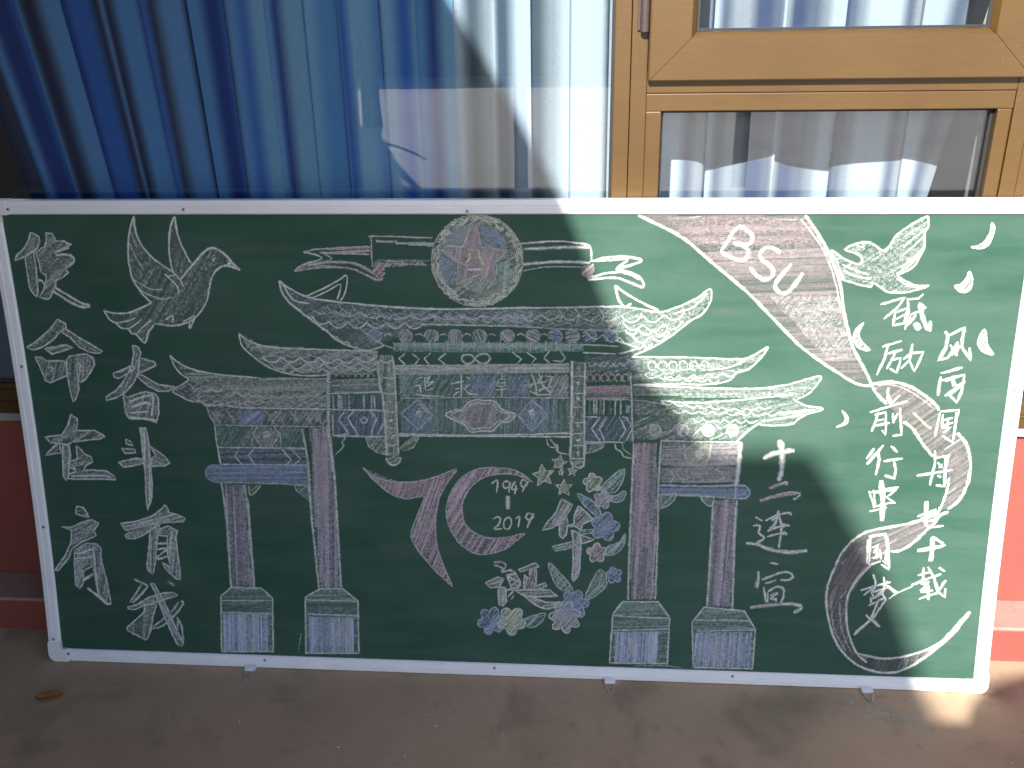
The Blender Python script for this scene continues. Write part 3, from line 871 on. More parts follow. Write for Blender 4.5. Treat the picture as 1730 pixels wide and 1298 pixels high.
F([2052,379,2016,329,2009,275,2061,253,2088,308,2098,355],'s',0.60,65,6.2)
fig('chalk_letter')
L([1702,1083,1735,1136,1758,1130,1771,1115,1762,1099,1730,1101],7.0,'w',0.95)
L([1733,1103,1757,1093,1763,1076,1747,1062,1702,1083],7.0,'w',0.95)
fig('chalk_letter')
L([1834,1080,1818,1092,1799,1091,1789,1078,1797,1064,1818,1047,1820,1029,1804,1020,1786,1029,1768,1048],7.0,'w',0.95)
fig('chalk_letter')
L([1860,1056,1832,1018,1829,1000,1845,989,1864,998,1887,1036],7.6,'w',0.95)
fig('chalk_character')
L([2064,964,2116,981,2101,956,2075,931],4.8,'w',0.80,0)
L([2098,947,2097,916,2120,921],4.8,'w',0.80,0)
L([2096,945,2123,956,2121,920],4.8,'w',0.80,0)
L([2103,931,2118,941],4.8,'w',0.80,0)
L([2122,979,2128,948,2124,907],4.8,'w',0.80,0)
L([2126,977,2146,979,2155,989],4.8,'w',0.80,0)
L([2132,941,2155,952,2164,958,2149,969,2156,948,2167,918,2179,904,2177,927],4.8,'w',0.80,0)
L([2133,939,2129,916,2144,941],4.8,'w',0.80,0)
L([2144,922,2156,908],4.8,'w',0.80,0)
L([2144,922,2157,907],11.2,'w',0.90)
L([2150,967,2160,935,2176,906],8.4,'w',0.90)
L([2177,927,2179,904],8.4,'w',0.90)
fig('chalk_character')
L([2078,866,2119,880],4.8,'w',0.80,0)
L([2090,869,2086,841,2072,798],4.8,'w',0.80,0)
L([2089,849,2123,860],4.8,'w',0.80,0)
L([2109,854,2093,813],4.8,'w',0.80,0)
L([2103,834,2121,841,2120,826,2116,806,2099,815],4.8,'w',0.80,0)
L([2144,874,2142,837,2125,815],4.8,'w',0.80,0)
L([2127,837,2146,852,2170,855,2164,833,2155,809,2142,833],4.8,'w',0.80,0)
fig('chalk_character')
L([2213,904,2220,893,2219,864,2206,836,2226,842,2237,864],6.2,'w',0.80,0)
L([2220,893,2254,913,2253,885,2253,868,2277,836,2271,866],6.2,'w',0.80,0)
L([2228,872,2246,847],6.2,'w',0.80,0)
L([2244,879,2233,847],6.2,'w',0.80,0)
L([2248,872,2243,853],6.2,'w',0.80,0)
fig('chalk_character')
L([2214,805,2261,819],5.5,'w',0.80,0)
L([2215,797,2214,751],5.5,'w',0.80,0)
L([2218,788,2267,802,2266,763,2258,736,2240,753,2269,784],5.5,'w',0.80,0)
L([2226,786,2242,791],5.5,'w',0.80,0)
L([2241,799,2246,775,2253,780],5.5,'w',0.80,0)
L([2271,787,2245,764,2230,751],5.5,'w',0.80,0)
L([2233,795,2249,782],5.5,'w',0.80,0)
fig('chalk_character')
L([2099,747,2110,728,2128,752],4.8,'w',0.85,0)
L([2065,709,2146,737],4.8,'w',0.85,0)
L([2085,710,2073,661],4.8,'w',0.85,0)
L([2076,703,2101,710,2106,654,2096,666],4.8,'w',0.85,0)
L([2082,688,2098,693],4.8,'w',0.85,0)
L([2076,676,2112,684],4.8,'w',0.85,0)
L([2117,708,2121,684],4.8,'w',0.85,0)
L([2119,684,2128,708],4.8,'w',0.85,0)
L([2132,721,2142,655,2122,652],4.8,'w',0.85,0)
fig('chalk_character')
L([2103,629,2069,581],5.6,'w',0.80,0)
L([2083,621,2067,594],5.6,'w',0.80,0)
L([2091,612,2097,594,2092,554],5.6,'w',0.80,0)
L([2121,627,2137,612],5.6,'w',0.80,0)
L([2107,589,2150,597],5.6,'w',0.80,0)
L([2130,591,2137,570,2136,547,2113,554],5.6,'w',0.80,0)
fig('chalk_character')
L([2223,712,2220,678,2218,653],4.8,'w',0.85,0)
L([2223,713,2265,718,2261,691,2260,639,2233,656],4.8,'w',0.85,0)
L([2227,690,2253,699],4.8,'w',0.85,0)
L([2230,707,2231,676],4.8,'w',0.85,0)
L([2233,678,2255,688],4.8,'w',0.85,0)
L([2235,661,2252,676,2231,673],4.8,'w',0.85,0)
L([2243,695,2244,666],4.8,'w',0.85,0)
L([2259,713,2262,647],4.8,'w',0.85,0)
fig('chalk_character')
L([2221,619,2225,587,2219,532],5.3,'w',0.85,0)
L([2226,599,2254,607,2249,572,2253,530,2232,532],5.3,'w',0.85,0)
L([2186,555,2267,571],5.3,'w',0.85,0)
L([2231,589,2242,575],5.3,'w',0.85,0)
L([2235,575,2241,585],5.3,'w',0.85,0)
L([2234,557,2242,552],5.3,'w',0.85,0)
L([2248,605,2253,532],5.3,'w',0.85,0)
fig('chalk_character')
L([2080,514,2096,473],3.9,'w',0.85,0)
L([2090,517,2098,475],3.9,'w',0.85,0)
L([2084,510,2121,520,2148,526],3.9,'w',0.85,0)
L([2126,515,2148,525,2121,499,2144,485],3.9,'w',0.85,0)
L([2092,473,2129,485,2144,485],3.9,'w',0.85,0)
L([2086,462,2125,474],3.9,'w',0.85,0)
L([2093,510,2143,518],3.9,'w',0.85,0)
L([2105,541,2113,501,2116,439],9.8,'w',0.90)
fig('chalk_character')
L([2089,398,2127,406,2136,374,2143,315,2123,328],5.6,'w',0.85,0)
L([2092,396,2095,325,2122,336],5.6,'w',0.85,0)
L([2090,328,2087,391],5.6,'w',0.85,0)
L([2098,370,2114,378,2103,356],5.6,'w',0.85,0)
L([2105,366,2119,350,2102,342],5.6,'w',0.85,0)
L([2110,373,2111,342],5.6,'w',0.85,0)
L([2117,366,2122,340],5.6,'w',0.85,0)
L([2125,355,2131,362,2135,329,2126,338],5.6,'w',0.85,0)
L([2132,397,2141,327],5.6,'w',0.85,0)
fig('chalk_character')
L([2212,490,2218,432,2230,425,2261,431],4.8,'w',0.85,0)
L([2217,492,2221,432],4.8,'w',0.85,0)
L([2197,452,2240,472],4.8,'w',0.85,0)
L([2204,445,2242,467],4.8,'w',0.85,0)
L([2227,455,2243,460,2236,444,2218,439],4.8,'w',0.85,0)
L([2213,441,2226,423],4.8,'w',0.85,0)
fig('chalk_character')
L([2237,402,2241,369,2236,339],5.3,'w',0.85,0)
L([2237,402,2268,381,2239,369,2205,363],5.3,'w',0.85,0)
L([2205,366,2257,379],5.3,'w',0.85,0)
L([2241,395,2240,381],5.3,'w',0.85,0)
L([2237,400,2241,339],8.4,'w',0.90)
fig('chalk_character')
L([2212,301,2242,312],5.6,'w',0.80,0)
L([2224,322,2226,282],5.6,'w',0.80,0)
L([2199,276,2266,307],5.6,'w',0.80,0)
L([2234,324,2250,298,2263,260,2281,246,2279,270],5.6,'w',0.80,0)
L([2279,291,2261,257,2220,240],5.6,'w',0.80,0)
L([2223,264,2243,272],5.6,'w',0.80,0)
L([2221,261,2240,285,2221,279],5.6,'w',0.80,0)
L([2237,288,2242,238],5.6,'w',0.80,0)
L([2260,323,2275,313],5.6,'w',0.80,0)
L([2223,258,2251,264],5.6,'w',0.80,0)
fig('chalk_character')
L([2080,258,2113,271,2150,282],5.2,'w',0.88,0)
L([2106,301,2114,284,2113,263],5.2,'w',0.88,0)
L([2132,295,2136,274,2133,253],5.2,'w',0.88,0)
L([2113,271,2088,245],5.2,'w',0.88,0)
L([2139,274,2169,254],5.2,'w',0.88,0)
L([2102,262,2113,242],5.2,'w',0.88,0)
L([2137,264,2113,239],5.2,'w',0.88,0)
L([2105,252,2146,269],5.2,'w',0.88,0)
L([2115,279,2107,252],5.2,'w',0.88,0)
L([2102,218,2141,243],5.2,'w',0.88,0)
L([2108,236,2136,253],5.2,'w',0.88,0)
L([2106,242,2107,220],5.2,'w',0.88,0)
L([2128,255,2142,237,2117,189,2072,140],5.2,'w',0.88,0)
L([2125,237,2110,183,2074,145],5.2,'w',0.88,0)
L([2146,269,2162,254],5.2,'w',0.88,0)
L([2143,285,2132,263],5.2,'w',0.88,0)
L([2097,194,2133,164],8.4,'w',0.75)
L([2149,238,2167,254,2203,273],3.6,'w',0.70)
fig('chalk_character')
L([1862,637,1870,615,1872,580,1872,558,1867,535],11.2,'w',0.90)
L([1828,590,1848,602,1870,608,1899,612],10.5,'w',0.90)
fig('chalk_character')
L([1846,516,1866,525,1888,532],7.7,'p',0.70)
L([1875,530,1888,532,1885,525],4.2,'w',0.80)
L([1826,484,1861,497,1893,506,1917,505,1916,497,1905,488],6.3,'w',0.60)
L([1828,482,1865,495,1912,503],5.6,'p',0.55)
fig('chalk_character')
L([1818,442,1835,432],5.9,'w',0.75)
L([1813,418,1825,421,1830,414,1828,400,1842,388,1823,374],5.9,'w',0.75)
L([1842,433,1860,443,1875,450,1896,454,1903,449],5.9,'w',0.75)
L([1871,460,1869,436,1851,405],5.9,'w',0.75)
L([1872,455,1881,418,1880,394,1878,363],5.9,'w',0.75)
L([1856,434,1869,441,1864,420],5.9,'w',0.75)
L([1849,405,1866,415,1898,423],5.9,'w',0.75)
L([1848,391,1878,401,1895,399,1886,405],5.9,'w',0.75)
L([1881,425,1900,421],5.9,'w',0.75)
L([1799,373,1825,371,1854,360,1885,354,1920,355,1946,358],7.7,'w',0.75)
L([1825,373,1859,358,1903,351,1933,355],7.0,'w',0.60)
fig('chalk_character')
L([1859,324,1879,321],5.9,'w',0.70)
L([1831,301,1834,281,1831,257],5.9,'w',0.70)
L([1841,279,1867,291,1892,301,1910,298,1915,288,1907,281,1887,280],5.9,'w',0.70)
L([1850,269,1876,279],5.9,'w',0.70)
L([1847,260,1855,221],5.9,'w',0.70)
L([1858,248,1879,262,1895,256,1896,235,1890,220],5.9,'w',0.70)
L([1863,238,1882,246,1866,229,1881,229],5.9,'w',0.70)
L([1879,232,1879,220],5.9,'w',0.70)
L([1858,246,1859,220],5.9,'w',0.70)
L([1817,204,1866,213,1919,217,1942,210,1923,194],7.7,'w',0.75)
L([1830,278,1828,259],8.4,'w',0.50)
L([1822,206,1893,216],5.6,'p',0.60)
fig('chalk_numeral')
F([860,548,891,524,947,512,999,516,1048,531,1092,549,1067,511,1046,468,1037,409,1039,345,1058,285,1076,238,1026,288,986,343,975,377,993,429,1010,476,966,469,926,482,887,515],'p',0.55,70,5.0)
F([860,548,947,512,999,516,1048,531,1010,476,966,469,926,482,887,515],'p',0.30,15,5.0)
L([860,548,891,524,947,512,999,516,1048,531,1092,549,1067,511,1046,468,1037,409,1039,345,1058,285,1076,238],3.9,'v',0.60)
L([1076,238,1026,288,986,343,975,377,993,429,1010,476,966,469,926,482,887,515,860,548],3.9,'v',0.60)
fig('chalk_numeral')
F([1279,519,1246,544,1214,553,1167,554,1123,541,1091,511,1070,469,1065,426,1077,384,1100,351,1132,330,1164,327,1209,341,1233,363,1259,385,1221,375,1181,370,1145,377,1113,402,1104,432,1106,465,1127,504,1159,529,1198,539,1242,537],'p',0.55,60,5.0)
L([1279,519,1246,544,1214,553,1167,554,1123,541,1091,511,1070,469,1065,426,1077,384,1100,351,1132,330,1164,327,1209,341],3.9,'v',0.60)
L([1279,519,1242,537,1198,539,1159,529,1127,504,1106,465,1104,432,1113,402,1145,377,1181,370,1221,375,1259,385,1233,361,1209,341],3.9,'v',0.60)
fig('chalk_numeral')
L([1178,513,1192,522,1190,490],4.5,'y2',0.85)
fig('chalk_numeral')
L([1222,518,1212,520,1206,512,1210,503,1220,506,1223,518,1220,491],4.5,'y2',0.85)
fig('chalk_numeral')
L([1236,521,1226,500,1243,502],4.5,'y2',0.85)
L([1238,512,1235,487],4.5,'y2',0.85)
fig('chalk_numeral')
L([1265,519,1255,525,1249,515,1255,506,1265,513,1266,521,1253,494],4.5,'y2',0.85)
fig('chalk_numeral')
L([1218,483,1217,447],9.8,'y2',0.85)
fig('chalk_numeral')
L([1181,421,1193,427,1199,419,1193,406,1183,395,1203,396],4.5,'y2',0.85)
fig('chalk_numeral')
L([1215,426,1207,413,1209,398,1219,396,1226,409,1223,424,1215,426],4.5,'y2',0.85)
fig('chalk_numeral')
L([1237,422,1246,429,1243,401],4.5,'y2',0.85)
fig('chalk_numeral')
L([1279,434,1267,438,1262,427,1269,421,1279,427,1279,436,1265,400],4.5,'y2',0.85)
fig('chalk_star')
F([1300,566,1310,549,1330,550,1317,535,1324,516,1306,523,1291,510,1293,530,1277,541,1296,546],'y',0.55,60,4.2)
L([1300,566,1310,549,1330,550,1317,535,1324,516,1306,523,1291,510,1293,530,1277,541,1296,546],3.1,'w',0.70,0,1)
fig('chalk_star')
F([1347,590,1350,576,1363,573,1351,565,1352,551,1342,560,1329,555,1335,568,1326,579,1339,578],'y',0.55,60,4.2)
L([1347,590,1350,576,1363,573,1351,565,1352,551,1342,560,1329,555,1335,568,1326,579,1339,578],3.1,'w',0.70,0,1)
fig('chalk_star')
F([1347,554,1349,549,1355,548,1351,545,1352,539,1347,542,1343,539,1344,545,1340,548,1345,549],'y',0.55,60,4.2)
L([1347,554,1349,549,1355,548,1351,545,1352,539,1347,542,1343,539,1344,545,1340,548,1345,549],3.1,'w',0.70,0,1)
fig('chalk_star')
F([1376,563,1379,554,1387,553,1381,547,1382,538,1375,544,1367,539,1370,548,1364,555,1372,555],'y',0.55,60,4.2)
L([1376,563,1379,554,1387,553,1381,547,1382,538,1375,544,1367,539,1370,548,1364,555,1372,555],3.1,'w',0.70,0,1)
fig('chalk_star')
F([1355,529,1360,515,1375,514,1364,503,1368,488,1355,496,1342,487,1345,503,1334,513,1349,514],'y',0.55,60,4.2)
L([1355,529,1360,515,1375,514,1364,503,1368,488,1355,496,1342,487,1345,503,1334,513,1349,514],3.1,'w',0.70,0,1)
fig('chalk_leaf')
F([1499,559,1495,524,1477,497,1445,500,1460,527],'g',0.50,50,4.8)
L([1499,559,1495,524,1477,497,1445,500,1460,527],3.4,'g',0.70,1,1)
L([1497,557,1472,515,1449,502],2.8,'w',0.40)
fig('chalk_leaf')
F([1503,502,1502,483,1489,472,1469,476,1451,494,1477,488],'g',0.50,50,4.8)
L([1503,502,1502,483,1489,472,1469,476,1451,494,1477,488],3.4,'g',0.70,1,1)
fig('chalk_leaf')
F([1387,491,1414,481,1438,461,1447,431,1435,435,1407,460],'b',0.50,50,4.8)
L([1387,491,1414,481,1438,461,1447,431,1435,435,1407,460],3.4,'g',0.70,1,1)
fig('chalk_flower')
F([1439,518,1442,514,1443,510,1443,506,1441,503,1438,501,1434,501,1430,502,1427,505,1424,501,1421,499,1417,498,1414,499,1411,501,1410,505,1410,510,1412,514,1408,515,1404,518,1402,521,1402,525,1403,528,1407,531,1411,532,1415,532,1415,536,1416,540,1418,544,1422,545,1425,545,1429,542,1431,538,1432,534,1436,536,1440,536,1443,534,1446,531,1447,527,1445,523,1443,520],'y',0.60,50,4.2)
L([1439,518,1442,514,1443,510,1443,506,1441,503,1438,501,1434,501,1430,502,1427,505,1424,501,1421,499,1417,498,1414,499,1411,501,1410,505,1410,510,1412,514,1408,515,1404,518,1402,521,1402,525,1403,528,1407,531,1411,532,1415,532,1415,536,1416,540,1418,544,1422,545,1425,545,1429,542,1431,538,1432,534,1436,536,1440,536,1443,534,1446,531,1447,527,1445,523,1443,520],3.4,'w',0.75,0,1)
L([1425,521,1434,510],2.8,'w',0.45)
L([1425,521,1418,507],2.8,'w',0.45)
L([1425,521,1411,523],2.8,'w',0.45)
L([1425,521,1423,535],2.8,'w',0.45)
L([1425,521,1437,527],2.8,'w',0.45)
fig('chalk_flower')
F([1462,471,1464,467,1464,462,1462,458,1460,456,1456,455,1453,456,1450,459,1447,463,1444,460,1440,458,1437,459,1433,461,1432,464,1432,468,1433,472,1436,475,1432,478,1430,481,1429,485,1430,489,1432,491,1436,493,1440,493,1443,491,1445,495,1447,499,1450,501,1453,501,1457,500,1459,496,1460,492,1460,488,1464,488,1468,487,1471,485,1472,481,1472,477,1470,474,1466,472],'v',0.60,50,4.2)
L([1462,471,1464,467,1464,462,1462,458,1460,456,1456,455,1453,456,1450,459,1447,463,1444,460,1440,458,1437,459,1433,461,1432,464,1432,468,1433,472,1436,475,1432,478,1430,481,1429,485,1430,489,1432,491,1436,493,1440,493,1443,491,1445,495,1447,499,1450,501,1453,501,1457,500,1459,496,1460,492,1460,488,1464,488,1468,487,1471,485,1472,481,1472,477,1470,474,1466,472],3.4,'v',0.75,0,1)
L([1450,477,1456,465],2.8,'v',0.45)
L([1450,477,1440,467],2.8,'v',0.45)
L([1450,477,1438,484],2.8,'v',0.45)
L([1450,477,1452,492],2.8,'v',0.45)
L([1450,477,1463,480],2.8,'v',0.45)
fig('chalk_flower')
F([1473,423,1479,423,1485,421,1490,417,1492,411,1491,405,1487,400,1482,396,1475,395,1477,388,1477,382,1475,376,1470,372,1465,371,1459,373,1454,378,1451,384,1446,380,1440,378,1433,378,1429,382,1426,387,1426,394,1429,400,1434,405,1428,409,1425,415,1423,421,1425,427,1429,431,1435,433,1441,432,1447,429,1449,436,1453,441,1458,445,1464,445,1469,442,1472,437,1474,430],'b',0.60,50,4.2)
L([1473,423,1479,423,1485,421,1490,417,1492,411,1491,405,1487,400,1482,396,1475,395,1477,388,1477,382,1475,376,1470,372,1465,371,1459,373,1454,378,1451,384,1446,380,1440,378,1433,378,1429,382,1426,387,1426,394,1429,400,1434,405,1428,409,1425,415,1423,421,1425,427,1429,431,1435,433,1441,432,1447,429,1449,436,1453,441,1458,445,1464,445,1469,442,1472,437,1474,430],3.4,'b2',0.75,0,1)
L([1456,407,1478,410],2.8,'b2',0.45)
L([1456,407,1465,386],2.8,'b2',0.45)
L([1456,407,1440,392],2.8,'b2',0.45)
L([1456,407,1437,419],2.8,'b2',0.45)
L([1456,407,1461,430],2.8,'b2',0.45)
fig('chalk_leaf')
F([1506,391,1503,361,1484,338,1456,333,1464,356,1491,367],'g',0.50,50,4.8)
L([1506,391,1503,361,1484,338,1456,333,1464,356,1491,367],3.4,'g',0.70,1,1)
L([1504,387,1487,352,1460,335],2.8,'w',0.40)
fig('chalk_flower')
F([1452,334,1454,330,1455,325,1454,321,1452,318,1449,316,1444,316,1441,319,1438,322,1435,318,1431,316,1427,315,1423,316,1421,320,1420,324,1421,328,1423,333,1419,334,1415,337,1413,341,1413,346,1415,349,1419,351,1423,352,1428,351,1428,356,1430,360,1433,363,1436,365,1440,364,1443,361,1445,357,1446,352,1450,353,1454,353,1458,351,1460,347,1460,343,1459,339,1456,336],'p2',0.60,50,4.2)
L([1452,334,1454,330,1455,325,1454,321,1452,318,1449,316,1444,316,1441,319,1438,322,1435,318,1431,316,1427,315,1423,316,1421,320,1420,324,1421,328,1423,333,1419,334,1415,337,1413,341,1413,346,1415,349,1419,351,1423,352,1428,351,1428,356,1430,360,1433,363,1436,365,1440,364,1443,361,1445,357,1446,352,1450,353,1454,353,1458,351,1460,347,1460,343,1459,339,1456,336],3.4,'w',0.75,0,1)
L([1437,338,1446,326],2.8,'w',0.45)
L([1437,338,1429,325],2.8,'w',0.45)
L([1437,338,1423,343],2.8,'w',0.45)
L([1437,338,1437,354],2.8,'w',0.45)
L([1437,338,1451,344],2.8,'w',0.45)
fig('chalk_leaf')
F([1319,309,1353,276,1378,242,1376,229,1346,241,1327,271],'g',0.50,50,4.8)
L([1319,309,1353,276,1378,242,1376,229,1346,241,1327,271],3.4,'g',0.70,1,1)
L([1321,305,1353,259,1374,234],2.8,'w',0.40)
fig('chalk_leaf')
F([1445,294,1461,275,1458,245,1414,211,1418,244],'g',0.50,50,4.8)
L([1445,294,1461,275,1458,245,1414,211,1418,244],3.4,'g',0.70,1,1)
L([1453,288,1438,240,1414,213],2.8,'w',0.40)
fig('chalk_flower')
F([1493,280,1495,277,1497,273,1497,270,1496,266,1493,264,1490,264,1486,265,1483,267,1481,264,1479,261,1475,260,1472,260,1470,262,1468,266,1468,270,1469,273,1465,274,1462,276,1460,279,1460,282,1461,286,1463,288,1467,290,1470,290,1470,294,1471,298,1472,301,1475,302,1479,302,1482,300,1484,297,1485,293,1488,295,1492,296,1495,295,1498,292,1499,289,1498,285,1496,282],'b',0.60,50,4.2)
L([1493,280,1495,277,1497,273,1497,270,1496,266,1493,264,1490,264,1486,265,1483,267,1481,264,1479,261,1475,260,1472,260,1470,262,1468,266,1468,270,1469,273,1465,274,1462,276,1460,279,1460,282,1461,286,1463,288,1467,290,1470,290,1470,294,1471,298,1472,301,1475,302,1479,302,1482,300,1484,297,1485,293,1488,295,1492,296,1495,295,1498,292,1499,289,1498,285,1496,282],3.4,'b2',0.75,0,1)
L([1480,281,1490,272],2.8,'b2',0.45)
L([1480,281,1475,268],2.8,'b2',0.45)
L([1480,281,1468,282],2.8,'b2',0.45)
L([1480,281,1477,294],2.8,'b2',0.45)
L([1480,281,1491,288],2.8,'b2',0.45)
fig('chalk_flower')
F([1404,190,1408,185,1409,178,1409,173,1406,168,1401,166,1396,167,1390,170,1386,175,1383,169,1379,164,1374,162,1369,162,1365,165,1363,171,1363,177,1365,184,1358,184,1353,185,1348,189,1346,193,1347,199,1350,203,1356,207,1362,208,1358,214,1357,220,1357,226,1360,230,1365,232,1370,232,1376,229,1380,224,1383,230,1387,235,1392,237,1397,236,1401,233,1403,228,1403,221,1401,215,1407,215,1413,214,1418,210,1420,205,1419,200,1416,196,1410,192],'b',0.60,50,4.2)
L([1404,190,1408,185,1409,178,1409,173,1406,168,1401,166,1396,167,1390,170,1386,175,1383,169,1379,164,1374,162,1369,162,1365,165,1363,171,1363,177,1365,184,1358,184,1353,185,1348,189,1346,193,1347,199,1350,203,1356,207,1362,208,1358,214,1357,220,1357,226,1360,230,1365,232,1370,232,1376,229,1380,224,1383,230,1387,235,1392,237,1397,236,1401,233,1403,228,1403,221,1401,215,1407,215,1413,214,1418,210,1420,205,1419,200,1416,196,1410,192],3.4,'b2',0.75,0,1)
L([1383,199,1397,181],2.8,'b2',0.45)
L([1383,199,1375,177],2.8,'b2',0.45)
L([1383,199,1361,196],2.8,'b2',0.45)
L([1383,199,1369,218],2.8,'b2',0.45)
L([1383,199,1391,222],2.8,'b2',0.45)
L([1383,199,1405,203],2.8,'b2',0.45)
fig('chalk_flower')
F([1385,162,1391,158,1394,153,1396,147,1395,142,1392,139,1386,138,1380,139,1374,142,1374,135,1373,128,1370,123,1366,121,1361,122,1357,125,1354,131,1353,138,1347,133,1342,130,1336,130,1332,132,1330,136,1330,142,1333,148,1337,154,1330,155,1325,158,1321,162,1320,167,1322,172,1326,175,1332,177,1339,177,1336,184,1334,190,1335,196,1338,200,1343,201,1348,200,1353,196,1357,191,1360,197,1364,202,1368,205,1373,205,1377,203,1379,197,1379,191,1378,184,1384,186,1390,186,1395,184,1398,180,1398,175,1396,170,1391,165],'v',0.60,50,4.2)
L([1385,162,1391,158,1394,153,1396,147,1395,142,1392,139,1386,138,1380,139,1374,142,1374,135,1373,128,1370,123,1366,121,1361,122,1357,125,1354,131,1353,138,1347,133,1342,130,1336,130,1332,132,1330,136,1330,142,1333,148,1337,154,1330,155,1325,158,1321,162,1320,167,1322,172,1326,175,1332,177,1339,177,1336,184,1334,190,1335,196,1338,200,1343,201,1348,200,1353,196,1357,191,1360,197,1364,202,1368,205,1373,205,1377,203,1379,197,1379,191,1378,184,1384,186,1390,186,1395,184,1398,180,1398,175,1396,170,1391,165],3.4,'w',0.75,0,1)
L([1360,164,1381,151],2.8,'w',0.45)
L([1360,164,1364,138],2.8,'w',0.45)
L([1360,164,1344,145],2.8,'w',0.45)
L([1360,164,1336,166],2.8,'w',0.45)
L([1360,164,1347,185],2.8,'w',0.45)
L([1360,164,1368,189],2.8,'w',0.45)
L([1360,164,1383,174],2.8,'w',0.45)
fig('chalk_flower')
F([1196,142,1199,137,1201,131,1201,125,1199,121,1194,118,1189,118,1184,121,1179,125,1177,119,1173,114,1168,111,1163,111,1159,114,1157,119,1157,125,1158,131,1152,130,1146,131,1141,134,1139,138,1139,144,1142,148,1147,152,1153,155,1149,160,1147,166,1148,171,1150,176,1154,178,1160,178,1165,176,1170,171,1172,177,1176,182,1180,185,1185,185,1189,183,1192,178,1192,171,1191,165,1197,166,1203,165,1207,162,1210,158,1209,153,1206,148,1202,144],'b',0.60,50,4.2)
L([1196,142,1199,137,1201,131,1201,125,1199,121,1194,118,1189,118,1184,121,1179,125,1177,119,1173,114,1168,111,1163,111,1159,114,1157,119,1157,125,1158,131,1152,130,1146,131,1141,134,1139,138,1139,144,1142,148,1147,152,1153,155,1149,160,1147,166,1148,171,1150,176,1154,178,1160,178,1165,176,1170,171,1172,177,1176,182,1180,185,1185,185,1189,183,1192,178,1192,171,1191,165,1197,166,1203,165,1207,162,1210,158,1209,153,1206,148,1202,144],3.4,'b2',0.75,0,1)
L([1174,148,1189,132],2.8,'b2',0.45)
L([1174,148,1168,126],2.8,'b2',0.45)
L([1174,148,1153,142],2.8,'b2',0.45)
L([1174,148,1160,165],2.8,'b2',0.45)
L([1174,148,1181,170],2.8,'b2',0.45)
L([1174,148,1195,154],2.8,'b2',0.45)
fig('chalk_flower')
F([1226,174,1231,180,1236,183,1243,184,1248,182,1252,178,1253,171,1251,164,1248,158,1254,156,1259,151,1261,145,1261,139,1258,134,1253,130,1246,129,1240,131,1239,123,1236,117,1232,112,1226,110,1221,112,1216,116,1213,123,1213,130,1206,128,1200,128,1194,131,1191,137,1191,143,1194,149,1199,154,1205,157,1201,163,1200,170,1201,176,1205,181,1210,183,1216,183,1222,180],'y',0.60,50,4.2)
L([1226,174,1231,180,1236,183,1243,184,1248,182,1252,178,1253,171,1251,164,1248,158,1254,156,1259,151,1261,145,1261,139,1258,134,1253,130,1246,129,1240,131,1239,123,1236,117,1232,112,1226,110,1221,112,1216,116,1213,123,1213,130,1206,128,1200,128,1194,131,1191,137,1191,143,1194,149,1199,154,1205,157,1201,163,1200,170,1201,176,1205,181,1210,183,1216,183,1222,180],3.4,'w',0.75,0,1)
L([1226,150,1239,169],2.8,'w',0.45)
L([1226,150,1247,143],2.8,'w',0.45)
L([1226,150,1226,126],2.8,'w',0.45)
L([1226,150,1205,142],2.8,'w',0.45)
L([1226,150,1213,169],2.8,'w',0.45)
fig('chalk_leaf')
F([1253,152,1281,166,1310,173,1302,149,1277,133,1261,139],'g',0.50,50,4.8)
L([1253,152,1281,166,1310,173,1302,149,1277,133,1261,139],3.4,'g',0.70,1,1)
L([1255,151,1306,167],2.8,'w',0.40)
fig('chalk_character')
F([1349,478,1376,463,1368,445,1346,414,1327,401,1302,395,1313,413,1336,442],'v',0.50,60,5.6)
L([1349,478,1376,463,1368,445,1346,414,1327,401,1302,395,1313,413,1336,442],4.2,'y2',0.70,0,1)
F([1344,418,1363,429,1365,413,1361,384,1353,374,1345,382],'w',0.45,80,5.6)
L([1344,418,1363,429,1365,413,1361,384,1353,374,1345,382],4.2,'w',0.70,0,1)
F([1391,460,1408,446,1427,426,1401,413,1397,399,1380,407,1361,406,1380,413,1382,439],'v',0.45,45,5.6)
L([1391,460,1408,446,1427,426,1401,413,1397,399,1380,407,1361,406,1380,413,1382,439],4.2,'w',0.70,0,1)
F([1393,397,1428,400,1428,390,1397,387],'g',0.40,0,5.6)
L([1393,397,1428,400,1428,390,1397,387],4.2,'g',0.70,0,1)
F([1374,396,1386,393,1397,385,1398,352,1395,295,1392,276,1381,260,1377,271,1379,315,1379,368],'v',0.50,85,5.6)
L([1374,396,1386,393,1397,385,1398,352,1395,295,1392,276,1381,260,1377,271,1379,315,1379,368],4.2,'w',0.70,0,1)
F([1327,352,1375,366,1397,369,1375,350,1336,340],'w',0.40,12,5.6)
L([1327,352,1375,366,1397,369,1375,350,1336,340],4.2,'g',0.70,0,1)
F([1393,386,1430,373,1401,361],'v',0.35,20,5.6)
L([1393,386,1430,373,1401,361],4.2,'w',0.70,0,1)
fig('chalk_character')
L([1181,306,1201,307,1211,300,1207,291,1183,299],5.6,'v',0.60)
L([1207,291,1203,281,1224,286,1234,278,1219,269,1248,253,1240,238],5.6,'w',0.60)
F([1160,251,1191,267,1207,262,1193,241,1173,237],'v',0.42,20,5.6)
L([1160,251,1191,267,1207,262,1193,241,1173,237],4.2,'w',0.70,0,1)
F([1192,241,1211,239,1212,202,1204,189,1194,193],'w',0.45,85,5.6)
L([1192,241,1211,239,1212,202,1204,189,1194,193],4.2,'w',0.70,0,1)
F([1213,273,1236,278,1248,255,1242,236,1224,240,1220,256],'w',0.35,40,5.6)
L([1213,273,1236,278,1248,255,1242,236,1224,240,1220,256],4.2,'w',0.70,0,1)
L([1211,231,1232,236,1218,215],5.6,'w',0.60)
L([1232,219,1224,208],5.6,'w',0.60)
